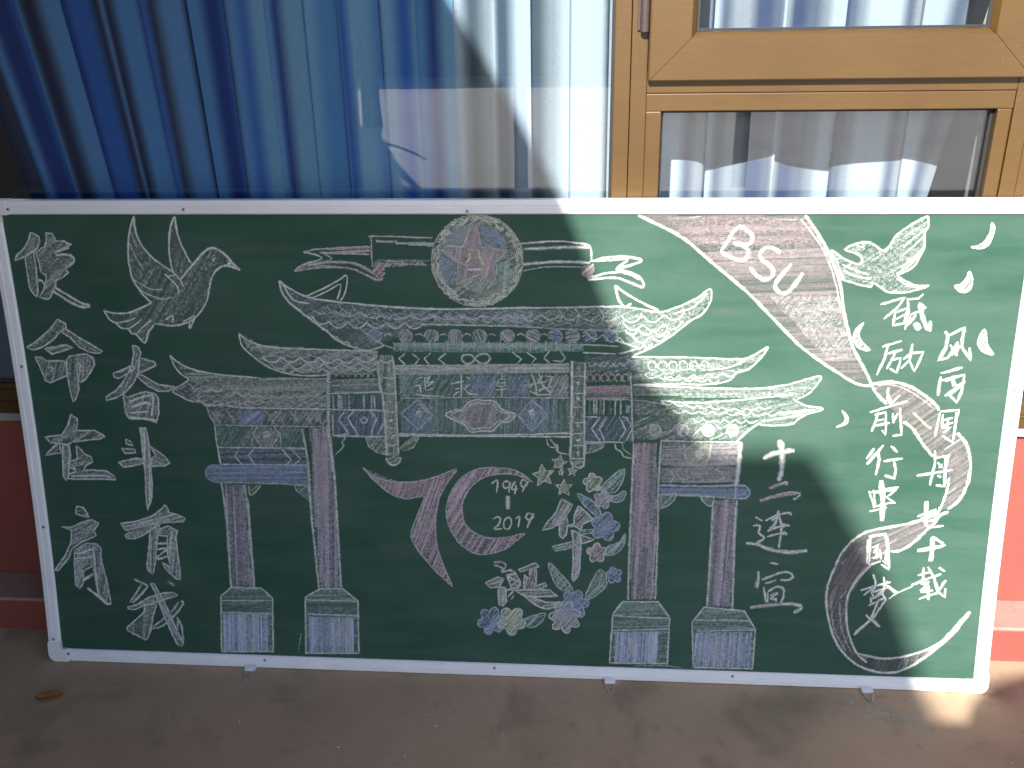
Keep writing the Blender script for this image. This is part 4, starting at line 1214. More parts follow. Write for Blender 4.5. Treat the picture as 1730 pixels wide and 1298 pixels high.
F([1243,288,1263,297,1286,308,1294,298,1271,289,1248,283],'v',0.50,20,5.6)
L([1243,288,1263,297,1286,308,1294,298,1271,289,1248,283],4.2,'w',0.70,0,1)
F([1271,287,1288,289,1287,246,1310,255,1314,247,1291,236,1257,235,1257,274,1271,266],'v',0.50,80,5.6)
L([1271,287,1288,289,1287,246,1310,255,1314,247,1291,236,1257,235,1257,274,1271,266],4.2,'w',0.70,0,1)
F([1234,232,1259,235,1322,236,1341,220,1291,217,1255,220],'v',0.50,5,5.6)
L([1234,232,1259,235,1322,236,1341,220,1291,217,1255,220],4.2,'w',0.70,0,1)
F([1255,222,1281,214,1310,203,1355,204,1349,194,1314,184,1291,192,1269,208],'v',0.50,15,5.6)
L([1255,222,1281,214,1310,203,1355,204,1349,194,1314,184,1291,192,1269,208],4.2,'w',0.70,0,1)
fig('chalk_emblem')
F([1257,1062,1255,1045,1252,1029,1245,1014,1236,1000,1226,987,1213,976,1199,967,1183,960,1167,956,1150,955,1134,956,1118,960,1102,966,1088,975,1076,986,1066,999,1057,1013,1052,1028,1048,1044,1048,1061,1049,1077,1054,1093,1061,1108,1070,1122,1081,1135,1094,1145,1108,1154,1123,1160,1139,1164,1155,1164,1171,1164,1187,1160,1201,1154,1215,1145,1227,1135,1238,1123,1246,1109,1252,1094,1256,1078],'y2',0.28,35,5.6)
F([1142,1143,1121,1092,1069,1088,1079,1118,1108,1138],'b',0.50,30,4.8)
F([1160,1143,1171,1093,1222,1090,1214,1118,1191,1138],'b',0.45,-30,4.8)
F([1065,1074,1106,1052,1101,1007,1079,1010,1064,1041],'b',0.55,60,4.8)
F([1193,1052,1229,1063,1231,1026,1218,1004,1198,1006],'g',0.50,85,4.8)
F([1113,1005,1157,1025,1191,1005,1158,987,1133,989],'w',0.40,50,4.8)
F([1149,1152,1163,1092,1224,1085,1188,1054,1195,1005,1157,1029,1104,1005,1108,1054,1071,1083,1121,1092],'p',0.55,75,4.5)
L([1149,1152,1163,1092,1224,1085,1188,1054,1195,1005,1157,1029,1104,1005,1108,1054,1071,1083,1121,1092],3.6,'v',0.55,0,1)
L([1142,1150,1121,1093,1080,1094],4.2,'w',0.70,0)
L([1071,1084,1124,1049],4.2,'w',0.60)
L([1104,1007,1157,1029],4.2,'w',0.60)
L([1224,1083,1190,1054],4.2,'w',0.50)
L([1131,1087,1155,1085],4.8,'y',0.85)
L([1134,1079,1136,1068,1125,1054],5.6,'y',0.85)
L([1157,1083,1158,1070,1167,1052],6.4,'y',0.85)
L([1131,1040,1166,1041],5.6,'w',0.85)
L([1165,968,1158,971,1152,972],3.1,'w',0.58)
L([1070,997,1065,1001,1061,1002],3.1,'v',0.69)
L([1170,1164,1174,1160,1177,1158],3.1,'w',0.88)
L([1185,1156,1190,1156,1194,1157],3.1,'y2',0.80)
L([1139,1164,1144,1162,1147,1161],3.1,'v',0.68)
L([1086,998,1079,1001,1074,1003],3.1,'w',0.93)
L([1195,1158,1197,1155,1200,1153],3.1,'y2',0.78)
L([1226,1134,1229,1129,1232,1127],3.1,'w',0.79)
L([1068,1017,1069,1023,1068,1028],3.1,'w',0.58)
L([1050,1029,1049,1037,1047,1043],3.1,'w',0.83)
L([1215,987,1212,981,1210,976],3.1,'y',0.80)
L([1065,1019,1067,1029,1066,1036],3.1,'y2',0.80)
L([1187,977,1179,971,1175,965],3.1,'y2',0.86)
L([1076,1119,1087,1122,1094,1126],3.1,'y2',0.73)
L([1254,1041,1247,1035,1244,1028],3.1,'y2',0.56)
L([1131,956,1124,959,1119,959],3.1,'v',0.82)
L([1244,1018,1238,1015,1235,1011],3.1,'y2',0.70)
L([1240,1088,1244,1083,1248,1079],3.1,'w',0.62)
L([1169,1157,1174,1152,1180,1149],3.1,'w',0.94)
L([1072,1016,1069,1019,1066,1021],3.1,'y',0.79)
L([1248,1086,1249,1079,1251,1073],3.1,'y',0.68)
L([1257,1046,1251,1039,1247,1032],3.1,'w',0.81)
L([1185,972,1179,974,1173,973],3.1,'w',0.64)
L([1057,1017,1059,1027,1059,1035],3.1,'w',0.63)
L([1244,1045,1242,1040,1241,1035],3.1,'y',0.72)
L([1150,963,1143,967,1137,969],3.1,'v',0.71)
L([1229,1126,1234,1118,1239,1113],3.1,'w',0.70)
L([1060,1008,1057,1018,1053,1025],3.1,'y',0.68)
L([1094,1143,1100,1145,1103,1149],3.1,'w',0.76)
L([1093,1142,1099,1143,1104,1144],3.1,'w',0.93)
L([1249,1021,1244,1013,1242,1007],3.1,'w',0.71)
L([1073,1127,1082,1130,1088,1133],3.1,'w',0.90)
L([1110,1150,1119,1148,1126,1149],3.1,'w',0.64)
L([1253,1066,1256,1058,1260,1053],3.1,'y2',0.60)
L([1185,1154,1193,1154,1198,1156],3.1,'y',0.61)
L([1069,1119,1076,1125,1080,1132],3.1,'w',0.92)
L([1070,1021,1068,1029,1065,1034],3.1,'w',0.77)
L([1151,961,1145,958,1140,955],3.1,'v',0.91)
L([1127,970,1122,970,1119,969],3.1,'v',0.73)
L([1185,958,1179,960,1175,960],3.1,'w',0.89)
L([1083,1001,1078,1009,1073,1015],3.1,'y2',0.75)
L([1056,1015,1057,1019,1057,1023],3.1,'y',0.80)
L([1233,1108,1240,1101,1247,1097],3.1,'y',0.70)
L([1210,975,1203,975,1197,974],3.1,'y2',0.65)
L([1238,1079,1240,1075,1242,1073],3.1,'y2',0.60)
L([1234,1001,1229,995,1226,990],3.1,'w',0.76)
L([1078,1007,1071,1013,1064,1015],3.1,'w',0.82)
L([1074,1117,1083,1120,1089,1124],3.1,'v',0.67)
L([1217,1141,1222,1135,1227,1131],3.1,'w',0.61)
L([1161,1155,1168,1153,1172,1154],3.1,'w',0.58)
L([1217,985,1214,980,1212,975],3.1,'y2',0.63)
L([1178,1156,1182,1156,1185,1157],3.1,'y',0.68)
L([1094,992,1086,996,1080,996],3.1,'v',0.93)
L([1198,1150,1204,1149,1207,1150],3.1,'v',0.94)
L([1095,1143,1101,1150,1104,1157],3.1,'w',0.62)
L([1053,1041,1049,1049,1045,1053],3.1,'y2',0.89)
L([1110,1149,1117,1156,1122,1163],3.1,'y',0.67)
L([1169,967,1161,967,1155,966],3.1,'w',0.91)
L([1074,999,1074,1005,1072,1010],3.1,'w',0.79)
L([1157,952,1149,957,1142,959],3.1,'v',0.88)
L([1076,1004,1072,1007,1068,1009],3.1,'w',0.73)
L([1251,1090,1248,1082,1248,1076],3.1,'y2',0.91)
L([1149,1157,1159,1156,1167,1157],3.1,'v',0.86)
L([1211,987,1206,987,1202,985],3.1,'w',0.62)
L([1172,1159,1180,1156,1187,1155],3.1,'v',0.65)
L([1064,1070,1063,1076,1061,1080],3.1,'y2',0.58)
L([1142,956,1136,958,1131,958],3.1,'y',0.84)
L([1090,1143,1098,1147,1103,1152],3.1,'v',0.70)
L([1253,1066,1255,1059,1259,1054],3.1,'y',0.64)
L([1125,964,1121,968,1118,970],3.1,'y2',0.76)
L([1058,1078,1063,1083,1066,1087],3.1,'w',0.57)
L([1245,1077,1244,1072,1245,1069],3.1,'y',0.58)
L([1227,1000,1225,995,1224,990],3.1,'v',0.55)
L([1234,1123,1234,1111,1237,1103],3.1,'w',0.68)
L([1199,978,1196,974,1194,971],3.1,'v',0.91)
L([1088,971,1086,979,1082,985],3.1,'w',0.88)
L([1181,966,1173,965,1167,963],3.1,'w',0.80)
L([1105,972,1094,974,1086,973],3.1,'w',0.81)
L([1117,1152,1125,1154,1130,1156],3.1,'y2',0.92)
L([1197,984,1189,981,1184,977],3.1,'v',0.83)
L([1254,1044,1247,1037,1244,1031],3.1,'y',0.83)
L([1236,997,1228,990,1224,984],3.1,'w',0.89)
L([1081,1122,1085,1131,1087,1139],3.1,'w',0.55)
L([1119,1141,1127,1148,1132,1154],3.1,'y2',0.88)
L([1128,967,1121,970,1116,971],3.1,'y',0.71)
L([1252,1083,1252,1077,1253,1072],3.1,'y2',0.87)
L([1124,1149,1129,1152,1131,1156],3.1,'w',0.90)
L([1238,1109,1236,1099,1237,1091],3.1,'w',0.68)
L([1084,1122,1088,1125,1090,1127],3.1,'w',0.66)
L([1133,960,1125,959,1119,956],3.1,'y2',0.58)
L([1239,1076,1243,1068,1248,1063],3.1,'y2',0.82)
L([1221,1126,1229,1121,1235,1120],3.1,'w',0.73)
L([1240,1073,1243,1066,1247,1061],3.1,'w',0.60)
L([1243,1085,1244,1077,1246,1071],3.1,'y',0.91)
L([1244,1023,1242,1013,1243,1005],3.1,'w',0.85)
L([1183,1158,1186,1155,1189,1153],3.1,'y2',0.80)
L([1137,1164,1147,1160,1155,1158],3.1,'y',0.62)
L([1180,963,1172,958,1167,952],3.1,'w',0.82)
L([1151,955,1141,957,1133,956],3.1,'w',0.89)
L([1176,1153,1183,1150,1189,1149],3.1,'v',0.68)
L([1071,1015,1064,1022,1058,1025],3.1,'w',0.62)
L([1094,981,1092,989,1088,994],3.1,'y',0.93)
L([1106,1142,1115,1145,1120,1149],3.1,'y',0.63)
L([1093,973,1089,975,1085,974],3.1,'w',0.63)
L([1194,1153,1200,1149,1206,1147],3.1,'w',0.93)
L([1182,1157,1187,1157,1190,1158],3.1,'w',0.80)
L([1102,986,1098,990,1094,991],3.1,'w',0.85)
L([1238,1111,1242,1107,1245,1106],3.1,'y2',0.79)
L([1236,1041,1236,1030,1238,1022],3.1,'v',0.57)
L([1197,1146,1201,1139,1205,1135],3.1,'w',0.70)
L([1166,963,1162,963,1158,962],3.1,'y',0.79)
L([1169,960,1160,960,1153,958],3.1,'y',0.84)
L([1241,1115,1245,1104,1249,1098],3.1,'y2',0.65)
L([1104,973,1100,977,1096,978],3.1,'v',0.90)
L([1185,972,1182,969,1180,966],3.1,'v',0.63)
L([1208,985,1203,978,1201,972],3.1,'w',0.77)
L([1098,968,1090,976,1083,979],3.1,'v',0.61)
L([1202,972,1195,973,1189,971],3.1,'y2',0.63)
L([1061,1037,1061,1046,1059,1053],3.1,'w',0.91)
L([1133,968,1127,967,1122,965],3.1,'v',0.89)
L([1200,1142,1204,1134,1208,1129],3.1,'w',0.87)
L([1244,1052,1241,1042,1240,1033],3.1,'y',0.63)
L([1241,1114,1244,1112,1246,1110],3.1,'w',0.93)
L([1057,1069,1056,1074,1055,1077],3.1,'y2',0.82)
L([1085,1129,1089,1132,1091,1134],3.1,'w',0.58)
L([1075,1019,1067,1027,1060,1031],3.1,'v',0.68)
L([1107,977,1100,982,1094,985],3.1,'v',0.81)
L([1247,1020,1246,1016,1247,1013],3.1,'y2',0.77)
L([1067,1008,1069,1019,1067,1028],3.1,'y',0.76)
L([1061,1076,1064,1083,1064,1088],3.1,'w',0.95)
L([1072,1098,1077,1104,1079,1110],3.1,'y',0.65)
L([1065,1104,1072,1113,1075,1120],3.1,'w',0.93)
L([1208,984,1198,984,1190,982],3.1,'y',0.76)
L([1082,1120,1086,1123,1089,1127],3.1,'w',0.90)
L([1177,1150,1183,1150,1186,1151],3.1,'w',0.94)
L([1123,970,1113,970,1105,968],3.1,'w',0.90)
L([1114,1140,1119,1144,1121,1149],3.1,'w',0.70)
L([1079,1137,1085,1138,1090,1140],3.1,'w',0.69)
L([1243,1039,1240,1037,1238,1034],3.1,'y',0.72)
L([1142,1160,1147,1157,1152,1156],3.1,'y2',0.90)
L([1218,999,1214,990,1212,983],3.1,'v',0.64)
L([1098,976,1091,983,1085,986],3.1,'w',0.61)
L([1062,1027,1059,1031,1056,1033],3.1,'w',0.60)
L([1053,1028,1055,1034,1055,1039],3.1,'y2',0.91)
L([1075,993,1067,998,1060,1001],3.1,'y2',0.90)
L([1253,1081,1253,1073,1255,1068],3.1,'y2',0.90)
L([1061,1103,1067,1106,1070,1110],3.1,'y2',0.76)
L([1050,1066,1053,1075,1053,1082],3.1,'v',0.62)
L([1046,1038,1051,1048,1052,1056],3.1,'w',0.72)
L([1196,1137,1205,1135,1213,1135],3.1,'w',0.86)
L([1051,1037,1053,1042,1054,1046],3.1,'y2',0.69)
L([1150,959,1140,961,1131,960],3.1,'w',0.86)
L([1175,1164,1182,1160,1188,1157],3.1,'y2',0.80)
L([1190,1155,1199,1154,1206,1155],3.1,'w',0.65)
L([1083,1119,1090,1124,1093,1129],3.1,'w',0.73)
L([1114,1148,1117,1151,1119,1154],3.1,'y',0.86)
L([1216,977,1208,977,1202,975],3.1,'y2',0.87)
L([1106,1132,1112,1139,1115,1145],3.1,'y',0.64)
L([1176,1147,1181,1145,1185,1145],3.1,'y',0.55)
L([1193,972,1184,964,1180,957],3.1,'v',0.74)
L([1096,977,1093,981,1089,983],3.1,'y2',0.81)
L([1120,1155,1124,1154,1128,1154],3.1,'y2',0.91)
L([1247,1031,1247,1025,1248,1021],3.1,'y',0.57)
L([1137,1154,1146,1154,1153,1155],3.1,'w',0.89)
L([1131,1160,1141,1161,1147,1163],3.1,'v',0.88)
L([1228,1108,1232,1105,1235,1104],3.1,'w',0.76)
L([1239,1111,1238,1104,1239,1099],3.1,'v',0.72)
L([1208,1136,1211,1133,1213,1132],3.1,'w',0.83)
L([1108,968,1100,974,1093,977],3.1,'y',0.76)
L([1196,970,1189,963,1185,957],3.1,'w',0.81)
L([1217,1001,1213,994,1212,988],3.1,'w',0.77)
L([1236,1028,1235,1020,1237,1014],3.1,'w',0.81)
L([1242,1065,1245,1056,1249,1050],3.1,'y',0.60)
L([1157,964,1146,966,1138,965],3.1,'w',0.59)
L([1089,978,1084,983,1079,987],3.1,'y2',0.93)
L([1145,1164,1154,1161,1162,1159],3.1,'y',0.93)
L([1204,977,1200,972,1198,968],3.1,'v',0.74)
L([1066,1069,1065,1079,1062,1086],3.1,'v',0.76)
L([1189,1155,1195,1146,1201,1140],3.1,'w',0.87)
L([1064,1045,1060,1054,1055,1059],3.1,'y2',0.85)
L([1234,1127,1238,1120,1242,1115],3.1,'w',0.58)
L([1085,987,1081,992,1077,995],3.1,'w',0.61)
L([1058,1060,1062,1066,1064,1072],3.1,'w',0.68)
L([1086,1125,1089,1129,1090,1133],3.1,'w',0.67)
L([1145,964,1136,966,1129,966],3.1,'v',0.57)
L([1218,1122,1224,1118,1230,1117],3.1,'y2',0.65)
L([1165,1159,1172,1160,1177,1162],3.1,'w',0.72)
L([1087,987,1085,994,1082,998],3.1,'w',0.71)
L([1226,994,1217,992,1210,988],3.1,'w',0.76)
L([1088,986,1084,988,1080,989],3.1,'v',0.92)
L([1099,1137,1108,1137,1114,1139],3.1,'v',0.57)
L([1113,1144,1118,1146,1121,1148],3.1,'w',0.72)
L([1143,971,1138,970,1135,968],3.1,'w',0.94)
L([1193,1150,1198,1141,1203,1135],3.1,'w',0.80)
L([1154,958,1143,960,1135,959],3.1,'w',0.62)
L([1248,1053,1245,1048,1243,1044],3.1,'y2',0.57)
L([1074,1119,1082,1122,1087,1125],3.1,'y',0.78)
L([1241,1004,1234,1001,1230,998],3.1,'w',0.94)
L([1064,1018,1062,1025,1060,1030],3.1,'y',0.82)
L([1058,1039,1063,1048,1064,1056],3.1,'w',0.73)
L([1052,1064,1055,1073,1055,1080],3.1,'y2',0.95)
L([1124,1155,1129,1154,1134,1154],3.1,'w',0.85)
L([1108,975,1102,980,1097,982],3.1,'v',0.89)
L([1102,981,1097,986,1093,988],3.1,'w',0.95)
L([1243,1101,1241,1095,1242,1090],3.1,'w',0.75)
L([1065,1106,1074,1110,1080,1116],3.1,'y2',0.85)
L([1219,1123,1224,1120,1228,1119],3.1,'w',0.81)
L([1077,1107,1080,1110,1081,1113],3.1,'y2',0.71)
L([1087,980,1079,983,1073,984],3.1,'w',0.74)
L([1205,981,1200,981,1197,980],3.1,'v',0.77)
L([1058,1090,1064,1095,1068,1099],3.1,'w',0.62)
L([1145,1150,1154,1154,1160,1158],3.1,'y2',0.74)
L([1179,1158,1184,1156,1188,1155],3.1,'y',0.64)
L([1248,1070,1247,1063,1248,1058],3.1,'v',0.56)
L([1208,985,1203,978,1200,972],3.1,'y2',0.61)
L([1096,1146,1102,1149,1106,1152],3.1,'w',0.57)
L([1057,1063,1060,1067,1061,1071],3.1,'y2',0.84)
L([1182,977,1176,973,1172,968],3.1,'y2',0.59)
L([1213,996,1210,992,1209,988],3.1,'y2',0.90)
L([1205,973,1198,973,1194,972],3.1,'y2',0.74)
L([1217,980,1212,977,1208,973],3.1,'y2',0.79)
L([1244,1092,1249,1085,1253,1081],3.1,'v',0.95)
L([1099,1146,1105,1148,1109,1152],3.1,'y2',0.81)
L([1245,1031,1242,1025,1240,1019],3.1,'w',0.74)
L([1058,1034,1058,1042,1056,1047],3.1,'v',0.57)
L([1179,967,1173,963,1169,959],3.1,'y2',0.95)
L([1077,1116,1079,1121,1079,1126],3.1,'w',0.64)
L([1074,1010,1067,1016,1061,1019],3.1,'y2',0.83)
L([1067,1103,1068,1108,1067,1112],3.1,'w',0.82)
L([1128,1157,1133,1157,1136,1159],3.1,'w',0.90)
L([1257,1062,1256,1045,1252,1029,1246,1014,1237,999,1226,986,1213,975,1199,966,1183,960,1167,956,1150,954,1134,956,1117,959,1102,966,1088,975,1076,986,1065,998,1057,1013,1051,1028,1048,1044,1047,1061,1049,1077,1053,1094,1060,1109,1069,1123,1080,1135,1093,1146,1107,1154,1123,1160,1139,1164,1155,1164,1171,1164,1187,1160,1202,1154,1215,1146,1228,1135,1238,1123,1246,1109,1253,1094,1256,1078],3.4,'y2',0.55,1,1)
fig('chalk_banner')
L([909,1116,908,1081,908,1046],3.1,'w',0.60)
L([909,1115,915,1117,1051,1113],3.4,'w',0.60)
F([919,1108,1055,1101,1054,1093,921,1103],'g',0.50,2,4.5)
L([919,1106,1054,1095],3.6,'w',0.50)
F([918,1064,1043,1064,1043,1059,918,1059],'w',0.50,0,4.5)
F([912,1054,1028,1057,1034,1050,936,1045,935,1021,920,1015,906,1031],'p',0.55,50,4.5)
L([912,1056,1038,1050],3.1,'w',0.40)
F([784,1085,906,1093,905,1077,790,1078],'p',0.50,3,4.5)
L([786,1078,902,1075],3.6,'w',0.65)
L([748,1079,786,1087,906,1093],3.9,'v',0.65)
L([748,1079,762,1077,791,1066,756,1054,735,1045,723,1035],4.2,'w',0.70)
L([786,1081,812,1067,803,1059,756,1054],4.8,'g',0.60)
L([723,1035,762,1042,821,1045,863,1040,887,1029,918,1015,931,1019],5.6,'v',0.60)
L([756,1049,801,1056,859,1055,888,1044,908,1031],7.0,'v',0.60)
L([736,1041,762,1048,825,1048],3.4,'p',0.50)
fig('chalk_banner')
L([1252,1100,1331,1106,1378,1102,1409,1095,1414,1063],4.2,'w',0.80)
L([1260,1088,1350,1092,1409,1093],6.3,'w',0.75)
L([1256,1052,1331,1059,1410,1057],6.3,'w',0.75)
L([1259,1038,1311,1047,1390,1047],3.1,'w',0.60)
F([1390,1047,1418,1055,1422,1035,1406,1019,1394,1027],'p',0.50,40,4.5)
L([1410,1059,1449,1069,1488,1071,1527,1063,1500,1051,1477,1043,1512,1031,1530,1016,1531,1001,1505,1011,1465,1023,1406,1017],4.8,'w',0.90)
L([1417,1061,1457,1063,1496,1065,1469,1043,1485,1039],4.2,'w',0.85)
L([1414,1023,1449,1033,1489,1035,1524,1018],5.0,'w',0.85)
fig('chalk_archway')
L([936,632,1371,637],4.2,'w',0.75)
fig('roof_tier', 'chalk_archway')
F([686,1009,745,973,795,965,910,954,1094,945,1279,951,1279,908,1031,908,930,859,887,846,846,854,790,891,707,958],'b3',0.20,25,8.4)
L([684,1012,706,995,745,975,795,965,910,954,1033,947,1155,948,1279,952],4.5,'w',0.85)
L([684,1012,690,983,707,958,742,929,770,906,790,891,813,870,846,854,887,845,926,857],4.5,'w',0.75)
L([692,1003,716,966,753,958],3.6,'w',0.80)
L([745,975,788,994,827,1014,846,1025,841,988,828,965],4.2,'w',0.80)
L([758,970,796,987,830,1004,820,967],3.6,'w',0.80)
L([756,946,767,939,779,934,790,933,802,936,814,940],3.4,'w',0.55)
L([814,940,826,933,837,929,849,928,861,931,873,935],3.4,'w',0.55)
L([873,935,884,929,896,925,907,924,919,927,931,931],3.4,'w',0.55)
L([931,931,943,925,954,922,966,922,978,925,990,931],3.4,'w',0.55)
L([990,931,1001,925,1013,922,1024,922,1036,926,1048,931],3.4,'w',0.55)
L([1048,931,1060,926,1071,922,1083,923,1094,926,1106,932],3.4,'w',0.55)
L([1106,932,1118,927,1129,924,1141,924,1152,927,1164,933],3.4,'w',0.55)
L([1164,933,1176,928,1187,925,1199,925,1210,928,1222,934],3.4,'w',0.55)
L([1222,934,1233,929,1245,926,1256,926,1268,929,1279,935],3.4,'w',0.55)
L([755,929,763,918,771,911,779,908,788,910,797,916],3.9,'w',0.70)
L([797,916,805,905,814,900,823,900,833,905,842,913],3.9,'w',0.70)
L([842,913,851,905,860,900,869,900,878,905,888,913],3.9,'w',0.70)
L([888,913,896,905,905,900,914,900,924,905,933,913],3.9,'w',0.70)
L([933,913,942,905,950,900,959,900,969,905,978,913],3.9,'w',0.70)
L([978,913,987,905,996,900,1005,900,1014,904,1023,912],3.9,'w',0.70)
L([794,950,801,942,809,936,817,935,826,939,834,945],3.1,'w',0.50)
L([834,945,842,937,850,931,858,930,866,934,875,940],3.1,'w',0.50)
L([875,940,882,932,890,926,898,926,907,930,915,937],3.1,'w',0.50)
L([915,937,923,930,931,925,939,925,948,929,956,936],3.1,'w',0.50)
L([956,936,964,928,972,924,980,923,988,927,997,935],3.1,'w',0.50)
L([997,935,1005,927,1013,923,1021,923,1029,927,1037,934],3.1,'w',0.50)
L([1037,934,1045,927,1053,922,1061,922,1070,927,1078,934],3.1,'w',0.50)
L([1078,934,1086,927,1094,922,1102,922,1110,926,1118,934],3.1,'w',0.50)
L([1118,934,1126,927,1134,922,1142,922,1151,927,1159,934],3.1,'w',0.50)
L([1159,934,1167,927,1175,923,1183,923,1191,928,1199,935],3.1,'w',0.50)
L([1199,935,1207,928,1215,924,1223,924,1231,929,1239,936],3.1,'w',0.50)
L([1239,936,1247,929,1255,925,1263,925,1271,929,1279,937],3.1,'w',0.50)
L([727,945,731,938,735,932,739,928,744,928,748,929],3.4,'w',0.70)
L([748,929,752,921,756,915,761,912,765,911,770,912],3.4,'w',0.70)
L([770,912,774,904,778,898,782,895,787,894,791,895],3.4,'w',0.70)
L([791,895,795,887,799,881,803,877,808,877,813,879],3.4,'w',0.70)
L([813,879,818,872,823,867,828,864,833,864,838,866],3.4,'w',0.70)
L([838,866,843,859,848,854,852,852,858,852,863,854],3.4,'w',0.70)
L([1023,910,1113,909,1279,906],3.6,'w',0.65)
L([1046,933,1064,915,1083,931],3.1,'w',0.45)
L([1083,933,1101,915,1120,932],3.1,'w',0.45)
L([1120,934,1138,915,1157,932],3.1,'w',0.45)
L([1157,934,1175,915,1193,932],3.1,'w',0.45)
L([1189,934,1207,916,1226,932],3.1,'w',0.45)
L([1226,934,1244,916,1262,933],3.1,'w',0.45)
L([1254,935,1272,916,1290,933],3.1,'w',0.45)
L([794,954,809,933,829,917],3.1,'b3',0.40)
L([823,954,838,934,858,917],3.1,'b3',0.40)
L([852,955,867,934,887,917],3.1,'b3',0.40)
L([881,955,896,934,916,917],3.1,'b3',0.40)
L([910,955,925,934,945,918],3.1,'b3',0.40)
L([939,955,954,934,974,918],3.1,'b3',0.40)
L([967,955,983,935,1003,918],3.1,'b3',0.40)
L([996,956,1012,935,1032,918],3.1,'b3',0.40)
F([1210,947,1371,952,1491,955,1566,943,1609,951,1683,998,1683,964,1642,923,1604,890,1561,861,1514,839,1492,893,1210,907],'w',0.12,25,7.0)
L([1210,949,1371,953,1491,955,1566,943,1609,954,1655,976,1683,998,1686,972,1669,940,1642,923,1604,890,1561,861,1514,839],3.9,'w',0.80)
L([1468,1005,1498,983,1542,959,1570,946],4.8,'w',0.90)
L([1468,1005,1476,975,1491,955,1506,963],4.8,'w',0.90)
L([1678,988,1648,956,1602,939],3.6,'w',0.80)
L([1210,932,1219,924,1228,920,1237,920,1246,925,1255,934],3.1,'w',0.50)
L([1255,934,1264,926,1272,921,1281,922,1290,927,1299,936],3.1,'w',0.50)
L([1299,936,1308,928,1317,923,1326,924,1335,929,1343,937],3.1,'w',0.50)
L([1343,937,1352,929,1361,923,1370,923,1379,928,1387,936],3.1,'w',0.50)
L([1387,936,1396,928,1405,922,1414,922,1423,927,1431,935],3.1,'w',0.50)
L([1431,935,1440,927,1449,922,1458,921,1467,926,1475,934],3.1,'w',0.50)
L([1483,934,1493,925,1503,919,1513,919,1523,925,1532,935],3.2,'w',0.70)
L([1532,935,1542,925,1552,919,1562,920,1572,927,1581,938],3.2,'w',0.70)
L([1581,938,1591,930,1601,925,1611,926,1620,933,1629,944],3.2,'w',0.70)
L([1488,918,1497,908,1507,901,1516,900,1525,906,1534,914],3.2,'w',0.70)
L([1534,914,1544,904,1554,897,1563,897,1572,904,1581,915],3.2,'w',0.70)
L([1581,915,1590,907,1600,903,1609,904,1618,912,1626,923],3.2,'w',0.70)
L([1508,889,1518,879,1527,872,1536,871,1544,877,1553,886],3.2,'w',0.70)
L([1553,886,1562,878,1571,874,1579,877,1588,886,1596,898],3.2,'w',0.70)
L([1492,901,1499,894,1506,890,1512,889,1519,894,1525,901],4.2,'w',0.80)
L([1525,901,1532,894,1539,889,1546,889,1552,894,1558,901],4.2,'w',0.80)
L([1558,901,1565,893,1572,889,1579,889,1585,893,1592,900],4.2,'w',0.80)
L([1517,864,1521,859,1525,855,1529,856,1533,860,1537,867],4.2,'w',0.80)
L([1537,867,1541,861,1545,857,1549,858,1553,862,1557,869],4.2,'w',0.80)
L([1210,909,1331,902,1484,897],3.4,'b3',0.60)
L([1335,954,1347,933,1341,917],3.4,'w',0.50)
L([1375,954,1387,934,1382,917],3.4,'w',0.50)
L([1431,954,1443,934,1438,918],3.4,'w',0.50)
L([776,942,783,938,789,936,795,935,802,938,808,942],2.8,'b3',0.40)
L([808,942,814,937,821,935,827,935,833,937,840,941],2.8,'b3',0.40)
L([840,941,846,937,852,934,859,934,865,936,872,940],2.8,'b3',0.40)
L([872,940,878,936,884,933,890,933,897,935,903,939],2.8,'b3',0.40)
L([903,939,910,935,916,932,922,932,929,934,935,938],2.8,'b3',0.40)
L([935,938,941,934,947,931,954,932,960,934,967,938],2.8,'b3',0.40)
L([967,938,973,934,979,932,985,932,992,935,998,939],2.8,'b3',0.40)
L([998,939,1004,935,1011,933,1017,933,1023,936,1030,940],2.8,'b3',0.40)
L([1030,940,1036,936,1042,934,1048,934,1055,937,1061,941],2.8,'b3',0.40)
L([1061,941,1067,937,1074,935,1080,935,1086,938,1093,942],2.8,'b3',0.40)
L([1093,942,1099,938,1105,936,1111,936,1118,938,1124,943],2.8,'b3',0.40)
L([1124,943,1130,939,1136,937,1143,937,1149,939,1155,943],2.8,'b3',0.40)
L([1155,943,1161,940,1167,937,1174,938,1180,940,1186,944],2.8,'b3',0.40)
L([1186,944,1192,940,1199,938,1205,938,1211,941,1217,945],2.8,'b3',0.40)
L([1217,945,1224,941,1230,939,1236,939,1242,942,1248,946],2.8,'b3',0.40)
L([1248,946,1255,942,1261,940,1267,940,1273,943,1279,947],2.8,'b3',0.40)
L([785,935,791,930,798,927,804,926,811,929,818,934],2.8,'b3',0.40)
L([818,934,825,929,831,926,838,925,845,928,852,933],2.8,'b3',0.40)
L([852,933,858,928,864,925,871,925,878,927,885,932],2.8,'b3',0.40)
L([885,932,891,927,898,924,904,924,911,926,918,931],2.8,'b3',0.40)
L([918,931,924,926,931,923,938,923,944,926,951,930],2.8,'b3',0.40)
L([951,930,958,926,964,923,971,923,978,926,984,931],2.8,'b3',0.40)
L([984,931,991,927,997,924,1004,924,1011,927,1017,932],2.8,'b3',0.40)
L([1017,932,1024,927,1030,925,1037,925,1044,928,1050,933],2.8,'b3',0.40)
L([1050,933,1057,928,1063,926,1070,926,1077,929,1083,934],2.8,'b3',0.40)
L([1083,934,1090,929,1096,926,1103,927,1110,930,1116,935],2.8,'b3',0.40)
L([1116,935,1123,930,1129,927,1136,928,1142,931,1149,936],2.8,'b3',0.40)
L([1149,936,1155,931,1162,928,1168,928,1175,932,1182,937],2.8,'b3',0.40)
L([1182,937,1188,932,1195,929,1201,929,1208,933,1214,938],2.8,'b3',0.40)
